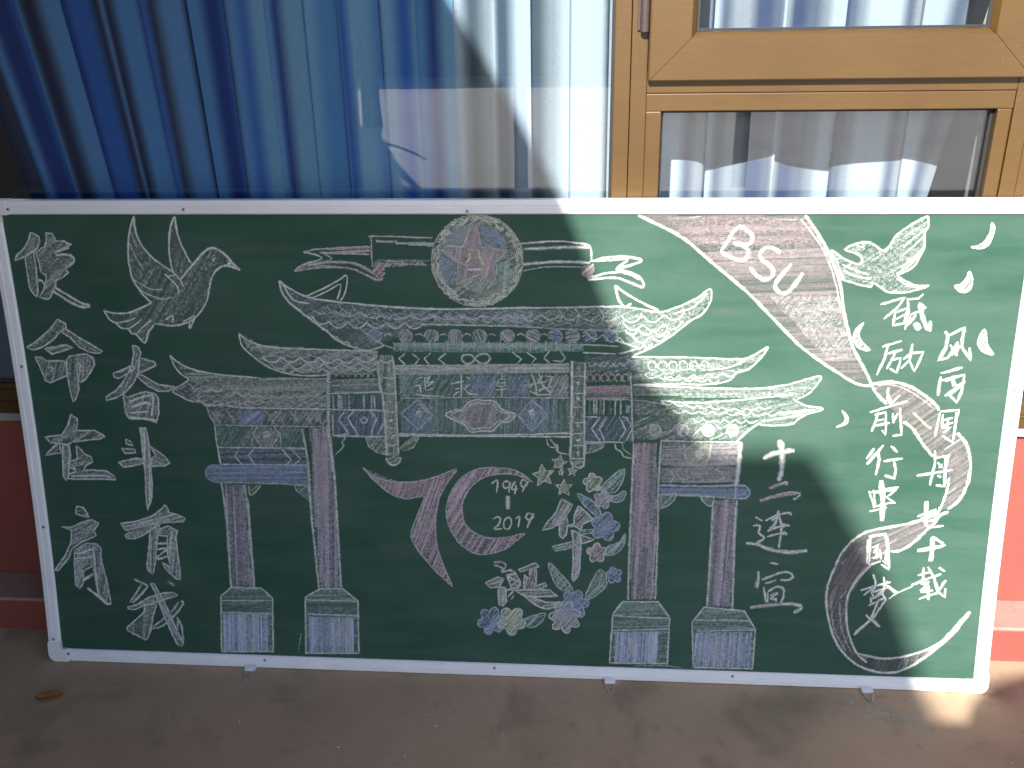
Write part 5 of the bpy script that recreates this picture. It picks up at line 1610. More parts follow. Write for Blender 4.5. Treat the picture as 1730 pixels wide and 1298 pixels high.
L([1214,938,1221,933,1227,930,1234,930,1240,933,1247,938],2.8,'b3',0.40)
L([1247,938,1253,934,1260,931,1266,931,1273,934,1279,939],2.8,'b3',0.40)
L([797,924,803,918,810,915,816,915,823,918,830,923],2.8,'b3',0.45)
L([830,923,836,917,842,914,849,914,855,917,862,922],2.8,'b3',0.45)
L([862,922,868,916,875,913,881,913,888,916,895,921],2.8,'b3',0.45)
L([895,921,901,915,907,912,914,912,920,915,927,920],2.8,'b3',0.45)
L([927,920,933,915,939,911,946,911,953,914,959,920],2.8,'b3',0.45)
L([959,920,966,914,972,911,978,912,985,915,992,921],2.8,'b3',0.45)
L([992,921,998,915,1004,912,1011,912,1017,916,1024,922],2.8,'b3',0.45)
L([1024,922,1030,916,1036,913,1043,913,1049,917,1056,922],2.8,'b3',0.45)
L([1056,922,1062,917,1069,914,1075,914,1082,918,1088,923],2.8,'b3',0.45)
L([1088,923,1094,918,1101,915,1107,915,1114,919,1120,924],2.8,'b3',0.45)
L([1120,924,1126,919,1133,916,1139,916,1146,920,1152,925],2.8,'b3',0.45)
L([1152,925,1158,920,1165,917,1171,917,1178,920,1184,926],2.8,'b3',0.45)
L([1184,926,1190,921,1197,918,1203,918,1209,921,1216,927],2.8,'b3',0.45)
L([1216,927,1222,922,1228,919,1235,919,1241,922,1248,928],2.8,'b3',0.45)
L([1248,928,1254,923,1260,919,1267,920,1273,923,1279,929],2.8,'b3',0.45)
L([806,917,812,911,819,908,826,908,833,911,840,915],2.8,'b3',0.40)
L([840,915,846,910,853,907,860,907,867,910,874,914],2.8,'b3',0.40)
L([874,914,881,909,887,906,894,906,901,909,908,913],2.8,'b3',0.40)
L([908,913,915,908,921,905,928,905,935,907,942,912],2.8,'b3',0.40)
L([942,912,949,907,955,904,962,904,969,908,976,913],2.8,'b3',0.40)
L([976,913,983,908,990,905,996,905,1003,909,1010,914],2.8,'b3',0.40)
L([1010,914,1017,909,1024,906,1030,906,1037,909,1044,915],2.8,'b3',0.40)
L([1044,915,1051,910,1057,907,1064,907,1071,910,1078,916],2.8,'b3',0.40)
L([1078,916,1085,911,1091,908,1098,908,1105,911,1112,916],2.8,'b3',0.40)
L([1112,916,1118,912,1125,909,1132,909,1139,912,1145,917],2.8,'b3',0.40)
L([1145,917,1152,913,1159,910,1165,910,1172,913,1179,918],2.8,'b3',0.40)
L([1179,918,1186,914,1192,911,1199,911,1206,914,1212,919],2.8,'b3',0.40)
L([1212,919,1219,915,1226,912,1232,912,1239,915,1246,920],2.8,'b3',0.40)
L([1246,920,1253,916,1259,913,1266,913,1273,916,1279,921],2.8,'b3',0.40)
L([1210,944,1218,940,1226,937,1233,937,1241,940,1248,945],2.8,'b3',0.40)
L([1248,945,1256,940,1264,938,1271,938,1279,941,1286,945],2.8,'b3',0.40)
L([1286,945,1294,941,1302,939,1309,939,1317,942,1324,946],2.8,'b3',0.40)
L([1324,946,1332,942,1340,939,1347,939,1355,942,1362,946],2.8,'b3',0.40)
L([1362,946,1370,942,1377,939,1385,939,1392,942,1400,946],2.8,'b3',0.40)
L([1400,946,1407,942,1415,939,1423,939,1430,942,1437,946],2.8,'b3',0.40)
L([1437,946,1445,941,1453,939,1460,939,1468,941,1475,946],2.8,'b3',0.40)
L([1210,936,1218,931,1225,928,1233,928,1241,932,1248,937],2.8,'b3',0.40)
L([1248,937,1256,932,1264,929,1271,929,1279,932,1286,938],2.8,'b3',0.40)
L([1286,938,1294,933,1302,930,1309,930,1317,933,1324,939],2.8,'b3',0.40)
L([1324,939,1332,933,1340,930,1347,930,1355,934,1362,939],2.8,'b3',0.40)
L([1362,939,1370,934,1377,930,1385,930,1392,933,1400,939],2.8,'b3',0.40)
L([1400,939,1408,933,1415,930,1423,930,1430,933,1438,938],2.8,'b3',0.40)
L([1438,938,1445,933,1453,930,1460,930,1468,933,1475,938],2.8,'b3',0.40)
L([1210,926,1218,920,1225,917,1233,917,1241,921,1248,926],2.8,'b3',0.45)
L([1248,926,1256,921,1264,918,1271,918,1279,922,1286,927],2.8,'b3',0.45)
L([1286,927,1294,922,1302,919,1309,919,1317,922,1324,928],2.8,'b3',0.45)
L([1324,928,1332,923,1340,920,1347,920,1355,923,1362,928],2.8,'b3',0.45)
L([1362,928,1370,923,1378,920,1385,919,1393,923,1400,928],2.8,'b3',0.45)
L([1400,928,1408,923,1415,919,1423,919,1430,923,1438,928],2.8,'b3',0.45)
L([1438,928,1445,922,1453,919,1461,919,1468,922,1475,928],2.8,'b3',0.45)
L([1210,916,1218,911,1225,908,1233,908,1241,911,1248,916],2.8,'b3',0.40)
L([1248,916,1256,912,1264,909,1271,909,1279,912,1286,917],2.8,'b3',0.40)
L([1286,917,1294,913,1302,910,1309,910,1317,913,1324,918],2.8,'b3',0.40)
L([1324,918,1332,913,1340,910,1347,911,1355,914,1362,918],2.8,'b3',0.40)
L([1362,918,1370,913,1378,910,1385,910,1393,913,1400,918],2.8,'b3',0.40)
L([1400,918,1408,913,1415,910,1423,910,1431,913,1438,918],2.8,'b3',0.40)
L([1438,918,1446,913,1453,910,1461,910,1468,913,1476,918],2.8,'b3',0.40)
fig('bracket_row', 'chalk_archway')
F([922,880,919,872,912,866,903,863,895,866,888,872,886,880,889,888,896,894,905,897,914,894,920,888],'b',0.50,30,4.5)
L([888,885,892,891,897,894,904,896,910,895,916,892,920,888,921,882,920,876,917,870,912,866],2.8,'w',0.35)
F([996,881,993,873,986,866,977,864,969,866,962,872,960,881,963,889,970,895,979,897,987,895,994,889],'v',0.50,50,4.5)
L([962,886,966,891,971,895,977,896,984,896,989,893,993,888,995,883,994,877,991,871,986,867],2.8,'w',0.35)
F([1058,881,1055,873,1048,867,1040,865,1031,867,1025,873,1022,881,1025,889,1032,896,1041,898,1049,896,1056,890],'v',0.50,70,4.5)
L([1024,887,1028,892,1033,895,1039,897,1046,896,1051,893,1055,889,1057,883,1056,877,1053,872,1048,868],2.8,'w',0.35)
F([1114,882,1111,874,1105,868,1096,865,1087,867,1081,873,1079,882,1081,890,1088,896,1097,898,1106,896,1112,890],'v',0.50,90,4.5)
L([1081,887,1084,892,1089,896,1096,898,1102,897,1108,894,1111,889,1113,884,1112,878,1109,872,1104,868],2.8,'w',0.35)
F([1171,883,1169,874,1162,868,1154,866,1145,868,1139,874,1136,882,1139,890,1145,896,1154,899,1163,897,1169,891],'g',0.50,110,4.5)
L([1138,888,1142,893,1147,896,1153,898,1159,897,1165,894,1169,890,1171,884,1170,878,1167,873,1162,869],2.8,'w',0.35)
F([1237,883,1234,875,1228,869,1219,867,1211,869,1204,875,1202,883,1204,891,1211,897,1220,899,1228,897,1235,891],'v',0.50,130,4.5)
L([1204,888,1207,893,1212,897,1218,899,1225,898,1230,895,1234,890,1236,885,1235,879,1232,873,1228,869],2.8,'w',0.35)
F([1296,884,1294,875,1288,869,1279,867,1270,869,1264,875,1262,883,1264,892,1271,898,1279,900,1288,898,1294,892],'v',0.50,150,4.5)
L([1264,889,1267,894,1272,897,1278,899,1284,898,1290,896,1294,891,1296,885,1295,879,1292,874,1287,870],2.8,'w',0.35)
F([1349,884,1347,876,1340,870,1332,868,1323,870,1317,876,1314,884,1317,892,1323,898,1332,900,1340,898,1347,892],'b',0.50,170,4.5)
L([1316,889,1319,894,1324,898,1331,900,1337,899,1342,896,1346,891,1348,886,1348,880,1345,874,1340,870],2.8,'w',0.35)
F([1389,885,1387,876,1381,870,1372,868,1363,870,1357,876,1355,884,1357,892,1363,898,1372,901,1380,899,1387,893],'v',0.50,190,4.5)
L([1356,890,1359,895,1364,898,1370,900,1377,899,1382,896,1386,892,1388,886,1388,880,1385,875,1380,871],2.8,'w',0.35)
F([1429,885,1427,877,1420,871,1412,868,1403,870,1397,876,1395,885,1397,893,1403,899,1411,901,1420,899,1426,893],'b',0.50,210,4.5)
L([1396,890,1399,895,1404,899,1410,900,1417,900,1422,897,1426,892,1428,886,1428,881,1425,875,1420,871],2.8,'w',0.35)
F([1477,885,1475,877,1469,871,1460,869,1451,871,1445,877,1443,885,1445,893,1451,899,1459,901,1468,899,1474,893],'b',0.50,230,4.5)
L([1444,890,1447,895,1452,899,1458,901,1464,900,1470,897,1474,893,1476,887,1476,881,1473,876,1468,872],2.8,'w',0.35)
L([928,883,937,886,945,882],3.4,'w',0.50)
L([1002,884,1011,887,1019,883],3.4,'w',0.50)
L([1061,884,1070,887,1078,883],3.4,'w',0.50)
L([1117,885,1126,888,1134,884],3.4,'w',0.50)
L([1176,885,1185,888,1193,884],3.4,'w',0.50)
L([1243,886,1251,889,1260,885],3.4,'w',0.50)
L([1299,887,1307,889,1315,885],3.4,'w',0.50)
L([859,906,913,866,953,849],3.6,'w',0.50)
L([1472,875,1521,857,1480,843],4.2,'w',0.60)
L([1403,896,1411,886,1419,880,1427,878,1435,882,1442,889],3.4,'w',0.50)
L([1442,889,1450,880,1458,873,1466,872,1474,876,1481,883],3.4,'w',0.50)
L([1481,883,1489,873,1497,866,1505,865,1513,869,1520,876],3.4,'w',0.50)
fig('beam', 'chalk_archway')
F([948,866,1397,868,1397,845,947,843],'g',0.36,0,4.5)
L([968,871,966,843],2.8,'w',0.50)
L([1000,871,999,843],2.8,'w',0.50)
L([1036,871,1035,844],2.8,'w',0.50)
L([1079,872,1078,844],2.8,'w',0.50)
L([1113,872,1112,845],2.8,'w',0.50)
L([1141,872,1140,845],2.8,'w',0.50)
L([1176,873,1176,845],2.8,'w',0.50)
L([1203,873,1202,846],2.8,'w',0.50)
L([1242,873,1241,846],2.8,'w',0.50)
L([1274,873,1274,846],2.8,'w',0.50)
L([1310,874,1310,847],2.8,'w',0.50)
L([1335,874,1335,847],2.8,'w',0.50)
L([1365,874,1365,847],2.8,'w',0.50)
L([1397,865,1479,861],3.4,'w',0.70)
L([1397,845,1473,843],3.4,'w',0.70)
L([976,839,960,825,975,811],3.9,'w',0.70,0)
L([993,838,1009,826,999,812],3.9,'w',0.70,0)
L([1037,841,1021,826,1035,811],3.9,'w',0.70,0)
L([1074,840,1056,826,1071,813],3.9,'w',0.70,0)
L([1143,827,1133,837,1115,836,1111,825,1121,815,1137,820,1150,836,1167,840,1178,830,1171,818,1154,817,1143,827],4.8,'w',0.60)
L([1231,845,1252,828,1243,818],3.9,'w',0.70,0)
L([1265,845,1286,829,1277,819],3.9,'w',0.70,0)
L([1318,848,1305,831,1318,819],3.9,'w',0.70,0)
L([1344,848,1356,831,1346,823,1327,825],3.9,'w',0.70,0)
fig('beam', 'chalk_archway')
F([945,808,1365,817,1368,797,950,787],'w',0.45,1,4.2)
L([945,808,1365,817],3.4,'w',0.60)
L([950,786,1363,797],2.8,'w',0.40)
fig('plaque', 'chalk_archway')
F([957,785,1363,794,1366,736,956,727],'g',0.20,60,5.6)
F([961,782,996,785,994,732,959,730],'g',0.40,65,4.8)
F([1131,784,1192,787,1191,735,1130,732],'b',0.40,65,4.8)
F([1217,785,1272,788,1272,736,1217,734],'b',0.40,65,4.8)
F([1315,786,1363,790,1363,737,1316,735],'v',0.40,65,4.8)
L([1000,776,1015,781],3.9,'w',0.80,0)
L([997,759,1008,760,1011,742],3.9,'w',0.80,0)
L([998,737,1023,735,1067,734],3.9,'w',0.80,0)
L([1021,781,1021,749],3.9,'w',0.80,0)
L([1024,778,1035,782,1024,767],3.9,'w',0.80,0)
L([1024,765,1044,771,1026,758],3.9,'w',0.80,0)
L([1023,747,1041,754],3.9,'w',0.80,0)
L([1083,765,1114,772],3.9,'w',0.80,0)
L([1109,786,1108,734],3.9,'w',0.80,0)
L([1094,752,1107,755],3.9,'w',0.80,0)
L([1088,736,1102,746],3.9,'w',0.80,0)
L([1116,753,1129,766],3.9,'w',0.80,0)
L([1114,753,1129,740,1148,740],3.9,'w',0.80,0)
L([1121,784,1129,778],3.9,'w',0.80,0)
L([1206,793,1205,779],3.9,'y2',0.75,0)
L([1205,785,1214,787],3.9,'y2',0.75,0)
L([1197,776,1214,779,1212,761,1194,761,1197,776],3.9,'y2',0.75,0)
L([1197,768,1212,770],3.9,'y2',0.75,0)
L([1192,751,1218,754],3.9,'y2',0.75,0)
L([1205,761,1205,733],3.9,'y2',0.75,0)
L([1257,762,1312,774],3.9,'y2',0.80,0)
L([1277,791,1286,766,1288,741],3.9,'y2',0.80,0)
L([1303,789,1290,771],3.9,'y2',0.80,0)
L([1270,750,1290,741,1323,742],3.9,'y2',0.80,0)
L([1273,757,1281,771],3.9,'y2',0.80,0)
L([1294,748,1309,762],3.9,'y2',0.80,0)
L([1309,787,1325,785,1318,762],3.9,'y2',0.80,0)
L([1294,791,1303,762,1322,746],3.9,'y2',0.80,0)
L([1290,751,1325,762],3.9,'y2',0.80,0)
fig('panel', 'chalk_archway')
F([957,725,1366,734,1367,646,955,637],'g',0.26,88,5.0)
F([957,672,1042,673,1041,640,955,637],'b',0.25,85,5.0)
F([1222,728,1321,734,1350,648,1236,643],'b',0.20,85,5.0)
L([959,727,1137,732,1366,734],3.1,'w',0.50)
L([951,637,1135,636,1370,646],5.0,'w',0.70)
F([1004,715,1035,688,1005,652,972,687],'b',0.40,60,4.5)
L([1002,725,961,688,1002,648,1037,685,1002,725],5.6,'b2',0.60,0)
L([1004,715,1030,690],4.2,'w',0.50,0)
F([1012,689,1011,686,1009,683,1005,681,1001,681,998,683,995,686,995,689,996,693,998,696,1002,697,1006,697,1009,696,1012,693],'w',0.50,20,4.2)
F([1069,688,1090,700,1110,702,1124,719,1146,727,1163,724,1183,724,1196,715,1203,704,1220,697,1238,691,1224,674,1202,669,1191,658,1180,648,1154,648,1129,645,1114,663,1088,675],'r',0.42,70,4.5)
L([1069,688,1090,700,1110,702,1124,719,1146,727,1163,724,1183,724,1196,715,1203,704,1220,697,1238,691,1224,674,1202,669,1191,658,1180,648,1154,648,1129,645,1114,663,1088,675],4.2,'w',0.75,1,1)
L([1083,688,1101,697,1117,699,1129,712,1147,719,1162,716,1179,717,1190,709,1195,700,1210,695,1224,690,1213,677,1195,673,1185,663,1176,656,1154,656,1133,653,1120,668,1098,677],3.6,'w',0.65,1,1)
F([1277,719,1307,694,1279,657,1251,691],'g',0.30,60,4.5)
L([1277,728,1244,688,1279,649,1314,692,1277,728],5.6,'b2',0.65,0)
F([1284,696,1284,693,1282,690,1279,688,1275,688,1272,690,1270,692,1269,696,1270,699,1272,702,1275,704,1279,704,1282,702,1284,699],'w',0.60,30,4.2)
L([1277,696,1277,678],3.4,'w',0.50)
fig('hanging_post', 'chalk_archway')
F([910,834,945,834,949,766,951,581,920,581,917,743],'y2',0.36,85,5.6)
L([909,820,911,766,918,720,920,639,921,581],6.2,'w',0.70)
L([945,830,948,789,949,698,950,586],4.8,'w',0.65)
L([913,823,919,819,925,816,932,816,938,819,945,823],3.6,'w',0.70)
L([919,780,936,776,952,780],3.6,'w',0.65)
L([919,741,937,737,951,741],3.6,'w',0.65)
L([919,695,937,691,951,696],3.6,'w',0.65)
L([919,655,937,651,951,655],3.6,'w',0.65)
L([920,611,938,607,951,612],3.6,'w',0.65)
F([938,800,938,799,937,797,935,797,933,797,932,797,931,799,930,800,931,802,932,803,934,804,935,804,937,803,938,802],'w',0.80,20,4.2)
F([938,759,938,758,937,757,935,756,933,756,932,757,931,758,930,759,931,761,932,762,934,763,936,763,937,762,938,761],'w',0.80,20,4.2)
F([939,718,938,717,937,715,935,715,934,715,932,715,931,717,931,718,931,720,932,721,934,722,936,722,937,721,938,720],'w',0.80,20,4.2)
F([939,672,939,671,937,669,936,669,934,669,932,669,931,671,931,672,931,674,933,675,934,676,936,676,938,675,939,674],'w',0.80,20,4.2)
F([939,628,939,626,938,625,936,624,934,624,933,625,932,626,931,628,932,630,933,631,935,632,936,632,938,631,939,630],'w',0.80,20,4.2)
F([953,572,952,565,947,559,940,556,933,556,926,559,922,564,921,571,923,578,927,584,934,587,941,587,948,584,952,579],'w',0.30,30,5.6)
L([954,576,954,572,953,568,951,564,948,561,945,559,941,557,937,556,932,557,929,558,925,561,923,564,921,567,920,571,921,575],4.8,'w',0.75)
fig('hanging_post', 'chalk_archway')
F([1371,825,1402,821,1404,585,1370,585],'y2',0.24,85,5.6)
L([1371,825,1372,749,1371,659,1370,585],6.4,'w',0.75)
L([1402,821,1402,727,1403,585],5.0,'w',0.70)
L([1374,787,1400,788],3.6,'w',0.60)
L([1374,745,1400,746],3.6,'w',0.60)
L([1374,711,1400,712],3.6,'w',0.60)
L([1375,672,1401,674],3.6,'w',0.60)
L([1375,645,1401,646],3.6,'w',0.60)
L([1375,615,1402,616],3.6,'w',0.60)
F([1390,771,1390,769,1389,768,1387,767,1386,767,1384,768,1383,769,1383,771,1383,773,1384,774,1385,775,1387,775,1389,774,1390,773],'w',0.85,20,4.2)
F([1391,733,1390,731,1389,730,1388,729,1386,729,1384,730,1383,731,1383,733,1383,734,1384,736,1386,737,1388,737,1389,736,1390,735],'w',0.85,20,4.2)
F([1391,666,1391,664,1390,663,1388,662,1387,662,1385,662,1384,664,1384,666,1384,667,1385,669,1387,670,1388,670,1390,669,1391,668],'w',0.85,20,4.2)
F([1392,628,1392,626,1390,625,1389,624,1387,624,1386,625,1384,626,1384,628,1384,630,1386,631,1387,632,1389,632,1390,631,1392,630],'w',0.85,20,4.2)
F([1392,594,1392,593,1391,591,1389,590,1388,590,1386,591,1385,592,1384,594,1385,596,1386,598,1387,598,1389,598,1391,598,1392,596],'w',0.85,20,4.2)
F([1368,582,1404,583,1402,564,1394,557,1376,563],'w',0.35,20,5.6)
L([1368,582,1404,583,1402,564,1394,557,1376,563],4.2,'w',0.70,0,1)
fig('side_panel', 'chalk_archway')
L([786,792,781,695,780,625,784,533],7.0,'w',0.55)
L([791,686,790,630],3.6,'w',0.60)
L([784,787,793,787],4.8,'w',0.50)
L([784,780,793,780],4.8,'w',0.50)
L([783,773,792,773],4.8,'w',0.50)
L([783,765,792,765],4.8,'w',0.50)
L([782,758,791,758],4.8,'w',0.50)
L([782,751,791,751],4.8,'w',0.50)
L([782,743,791,743],4.8,'w',0.50)
L([781,736,790,736],4.8,'w',0.50)
L([781,728,790,729],4.8,'w',0.50)
L([780,721,789,721],4.8,'w',0.50)
L([780,714,789,714],4.8,'w',0.50)
L([779,706,788,706],4.8,'w',0.50)
L([779,699,788,699],4.8,'w',0.50)
L([778,691,788,692],4.8,'w',0.50)
L([778,684,787,684],4.8,'w',0.50)
L([778,677,787,677],4.8,'w',0.50)
L([777,669,786,669],4.8,'w',0.50)
L([777,662,786,662],4.8,'w',0.50)
L([776,654,785,654],4.8,'w',0.50)
L([776,647,785,647],4.8,'w',0.50)
L([775,639,785,639],4.8,'w',0.50)
L([775,632,784,632],4.8,'w',0.50)
F([793,772,909,777,915,743,791,739],'w',0.26,2,5.0)
L([791,737,914,742],3.6,'w',0.70)
L([796,732,795,698],3.4,'w',0.60)
L([808,733,807,698],3.4,'w',0.60)
L([812,733,812,698],3.4,'w',0.60)
L([816,733,815,698],3.4,'w',0.60)
L([834,733,833,698],3.4,'w',0.60)
L([871,733,870,699],4.5,'w',0.60)
L([890,734,889,699],3.4,'w',0.60)
L([896,734,896,699],3.4,'w',0.60)
F([791,735,914,739,917,700,787,696],'b',0.18,85,5.6)
L([784,696,917,696],3.6,'w',0.70)
F([789,694,919,695,918,632,792,630],'b',0.26,85,5.0)
L([847,696,828,675,853,631],4.2,'w',0.70,0)
L([883,694,900,676,888,650,885,632],4.2,'w',0.65,0)
L([820,691,806,672,829,635,792,629],4.2,'w',0.65,0)
L([915,663,901,634],4.2,'w',0.60)
L([876,670,875,667,873,665,870,663,867,663,864,664,862,667,861,670,862,673,864,675,867,677,871,677,873,675,875,673],3.9,'w',0.60,1,1)
L([790,629,869,629,919,630],3.9,'w',0.70)
L([792,779,792,782,793,784,796,786,799,787,803,786,805,784,805,781,803,778],3.1,'p',0.50)
L([808,779,807,782,809,784,811,786,815,787,818,786,820,784,821,781,819,779],3.1,'p',0.50)
L([824,779,823,782,824,785,827,786,831,787,834,786,836,784,836,781,835,779],3.1,'p',0.50)
L([839,780,839,782,840,785,843,787,846,787,849,786,852,784,852,782,850,779],3.1,'p',0.50)
L([855,780,854,782,855,785,858,787,862,787,865,786,867,784,867,782,866,779],3.1,'w',0.50)
L([871,780,870,783,871,785,874,787,877,788,881,787,883,785,883,782,881,779],3.1,'w',0.50)
L([886,780,885,783,886,785,889,787,893,788,896,787,898,785,898,782,897,780],3.1,'w',0.50)
fig('bracket', 'chalk_archway')
L([796,628,819,626,811,612,814,602,794,582],3.6,'w',0.60)
fig('bracket', 'chalk_archway')
F([870,627,919,630,918,583,894,590,877,604],'w',0.30,50,5.6)
L([870,627,919,630,918,583,894,590,877,604],3.6,'y2',0.65,0,1)
fig('bracket', 'chalk_archway')
F([954,600,972,619,995,631,1002,629,987,603,967,593],'y2',0.30,30,5.6)
L([954,600,972,619,995,631,1002,629,987,603,967,593],3.1,'y2',0.50,0,1)
fig('bracket', 'chalk_archway')
L([1312,630,1318,612,1332,610,1338,617,1340,598],3.6,'w',0.60)
L([1320,630,1334,614,1340,598,1369,592],3.6,'w',0.60)
fig('bracket', 'chalk_archway')
F([1406,620,1450,623,1448,612,1426,600,1406,595],'w',0.25,30,5.6)
L([1406,620,1450,623,1448,612,1426,600,1406,595],3.6,'w',0.55,0,1)
fig('bracket', 'chalk_archway')
L([1476,621,1480,608,1492,601,1498,589,1518,585],3.9,'w',0.65)
L([1493,622,1498,606,1516,594],3.4,'w',0.50)
fig('side_panel', 'chalk_archway')
L([1509,798,1513,729,1517,661,1519,627],5.0,'w',0.60)
F([1404,765,1507,766,1508,731,1405,732],'p',0.50,2,4.2)
L([1405,730,1508,731],3.1,'w',0.50)
L([1413,775,1409,777,1407,782,1408,788,1411,792,1415,793,1419,790,1422,785,1421,780,1418,776],3.6,'p',0.55)
L([1430,775,1426,778,1424,782,1425,788,1428,792,1432,793,1436,790,1438,786,1438,780,1435,776],3.6,'p',0.55)
L([1447,775,1443,778,1441,783,1441,788,1444,792,1449,793,1453,791,1455,786,1455,780,1452,776],3.6,'p',0.55)
L([1464,775,1460,778,1458,783,1458,788,1461,792,1465,793,1470,791,1472,786,1471,781,1468,777],3.6,'p',0.55)
L([1480,776,1476,778,1474,783,1475,788,1478,792,1482,793,1486,791,1488,786,1488,781,1485,777],3.6,'v',0.55)
L([1497,776,1493,778,1491,783,1491,789,1494,793,1499,794,1503,791,1505,787,1505,781,1502,777],3.6,'v',0.55)
L([1424,728,1425,693],4.2,'w',0.60)
L([1431,728,1431,693],4.2,'w',0.60)
L([1448,728,1448,693],4.2,'w',0.60)
L([1475,728,1475,693],4.2,'w',0.60)
L([1487,729,1488,694],4.2,'w',0.60)
F([1411,727,1418,728,1418,692,1412,692],'g',0.20,85,4.8)
F([1437,728,1443,728,1444,693,1438,693],'g',0.20,85,4.8)
F([1459,728,1465,728,1466,693,1459,693],'g',0.20,85,4.8)
F([1404,688,1515,691,1517,628,1405,626],'b',0.30,60,5.0)
L([1404,688,1440,688,1420,659,1439,628],3.9,'w',0.65,0)
L([1453,685,1439,657,1452,628],3.9,'w',0.65,0)
L([1485,688,1501,656,1485,628],3.9,'w',0.65,0)
L([1492,689,1503,686,1516,659,1502,629],3.6,'w',0.55,0)
L([1406,625,1500,625],3.9,'w',0.65)
F([1500,722,1510,715,1509,697,1500,697],'b2',0.50,50,4.2)
fig('roof_tier', 'chalk_archway')
F([576,885,631,852,694,847,910,841,908,790,791,784,672,789,603,830],'w',0.22,25,7.0)
L([576,885,594,868,631,854,694,848,820,845,910,842],4.2,'w',0.70)
L([576,885,580,855,603,830,631,808,672,789,732,781,791,784],4.2,'w',0.75)
F([576,883,618,856,904,842,908,835,629,834,592,847],'y2',0.30,3,4.8)
L([628,826,637,818,646,814,655,814,665,818,675,826],3.9,'w',0.75)
L([675,826,683,819,692,814,701,814,711,819,721,826],3.9,'w',0.75)
L([721,826,729,819,738,814,747,814,757,818,766,826],3.9,'w',0.75)
L([766,826,775,818,784,813,793,813,803,818,812,826],3.9,'w',0.75)
L([812,826,821,819,830,814,839,814,848,819,858,827],3.9,'w',0.75)
L([858,827,867,820,875,816,884,816,894,821,903,829],3.9,'w',0.75)
L([648,809,656,801,665,797,674,797,683,802,692,810],3.6,'w',0.60)
L([692,810,700,803,708,798,717,799,726,804,735,812],3.6,'w',0.60)
L([735,812,743,804,752,800,760,800,769,805,778,813],3.6,'w',0.60)
L([778,813,786,806,795,801,803,802,812,807,821,815],3.6,'w',0.60)
L([821,815,829,807,838,803,846,803,855,808,864,815],3.6,'w',0.60)
L([864,815,872,808,881,803,889,803,898,808,907,816],3.6,'w',0.60)
L([673,796,679,791,686,787,692,787,699,791,707,797],3.4,'w',0.55)
L([707,797,713,792,719,788,726,789,733,792,740,798],3.4,'w',0.55)
L([740,798,746,793,753,789,760,790,766,793,773,799],3.4,'w',0.55)
L([773,799,780,794,786,790,793,791,800,794,807,800],3.4,'w',0.55)
L([807,800,813,795,820,791,826,792,833,795,840,801],3.4,'w',0.55)
L([840,801,846,796,853,792,859,793,866,796,873,802],3.4,'w',0.55)
L([873,802,880,797,886,793,893,794,899,797,906,803],3.4,'w',0.55)
F([878,820,875,816,868,812,858,810,846,810,836,812,829,815,827,819,830,823,837,827,847,829,859,829,869,827,875,824],'b',0.40,20,4.2)
L([620,832,627,829,633,827,639,827,646,829,652,832],2.8,'w',0.40)
L([652,832,659,829,665,827,671,827,678,829,684,832],2.8,'w',0.40)
L([684,832,690,829,697,827,703,827,709,829,716,832],2.8,'w',0.40)
L([716,832,722,829,728,827,735,826,741,829,748,832],2.8,'w',0.40)
L([748,832,754,829,760,827,766,827,773,829,780,833],2.8,'w',0.40)
L([780,833,786,829,792,827,798,827,805,829,811,833],2.8,'w',0.40)
L([811,833,817,830,823,828,830,828,836,830,843,834],2.8,'w',0.40)
L([843,834,849,830,855,828,861,828,868,830,874,834],2.8,'w',0.40)
L([874,834,880,831,887,829,893,829,899,831,906,835],2.8,'w',0.40)
L([641,818,647,813,652,811,658,811,664,813,671,818],2.8,'w',0.45)
L([671,818,676,813,682,810,688,810,694,813,700,818],2.8,'w',0.45)
L([700,818,706,813,711,810,717,810,723,813,729,818],2.8,'w',0.45)
L([729,818,735,813,741,810,747,810,753,813,759,818],2.8,'w',0.45)
L([759,818,764,813,770,810,776,811,782,813,788,818],2.8,'w',0.45)
L([788,818,794,814,799,811,805,811,811,814,817,819],2.8,'w',0.45)
L([817,819,823,814,829,811,835,812,841,814,847,819],2.8,'w',0.45)
L([847,819,852,815,858,812,864,812,870,815,876,820],2.8,'w',0.45)
L([876,820,881,815,887,812,893,813,899,815,905,820],2.8,'w',0.45)
L([660,804,666,800,672,797,678,797,685,800,691,804],2.8,'w',0.40)
L([691,804,697,800,703,797,709,797,715,799,722,804],2.8,'w',0.40)
L([722,804,727,799,733,797,740,796,746,799,752,804],2.8,'w',0.40)
L([752,804,758,799,764,797,770,797,776,800,783,804],2.8,'w',0.40)
L([783,804,789,800,795,797,801,797,807,800,813,805],2.8,'w',0.40)
L([813,805,819,800,825,798,831,798,837,801,844,805],2.8,'w',0.40)
L([844,805,850,801,855,798,862,798,868,801,874,806],2.8,'w',0.40)
L([874,806,880,801,886,799,892,799,898,802,904,806],2.8,'w',0.40)
fig('roof_tier', 'chalk_archway')
F([1502,835,1654,836,1773,835,1822,863,1808,838,1782,811,1736,783,1697,772,1503,770],'w',0.13,10,5.6)
F([1401,838,1502,839,1503,793,1401,796],'b3',0.25,15,7.0)
L([1510,836,1654,836,1734,833,1773,835,1800,849,1822,864,1808,838,1782,810,1753,800,1740,783,1697,772,1617,771,1516,768],3.8,'w',0.80)
L([1564,805,1558,804,1553,807,1549,812,1550,819,1553,824,1559,826,1564,823,1568,818,1568,811],2.9,'w',0.60)
L([1588,806,1582,804,1577,807,1573,812,1574,819,1577,824,1583,826,1588,824,1592,818,1592,811],2.9,'w',0.60)
L([1612,806,1606,805,1601,807,1598,813,1598,819,1601,825,1607,826,1612,824,1616,818,1616,812],2.9,'w',0.60)
L([1636,806,1630,805,1625,807,1622,813,1622,820,1625,825,1631,827,1636,824,1640,819,1640,812],2.9,'w',0.60)
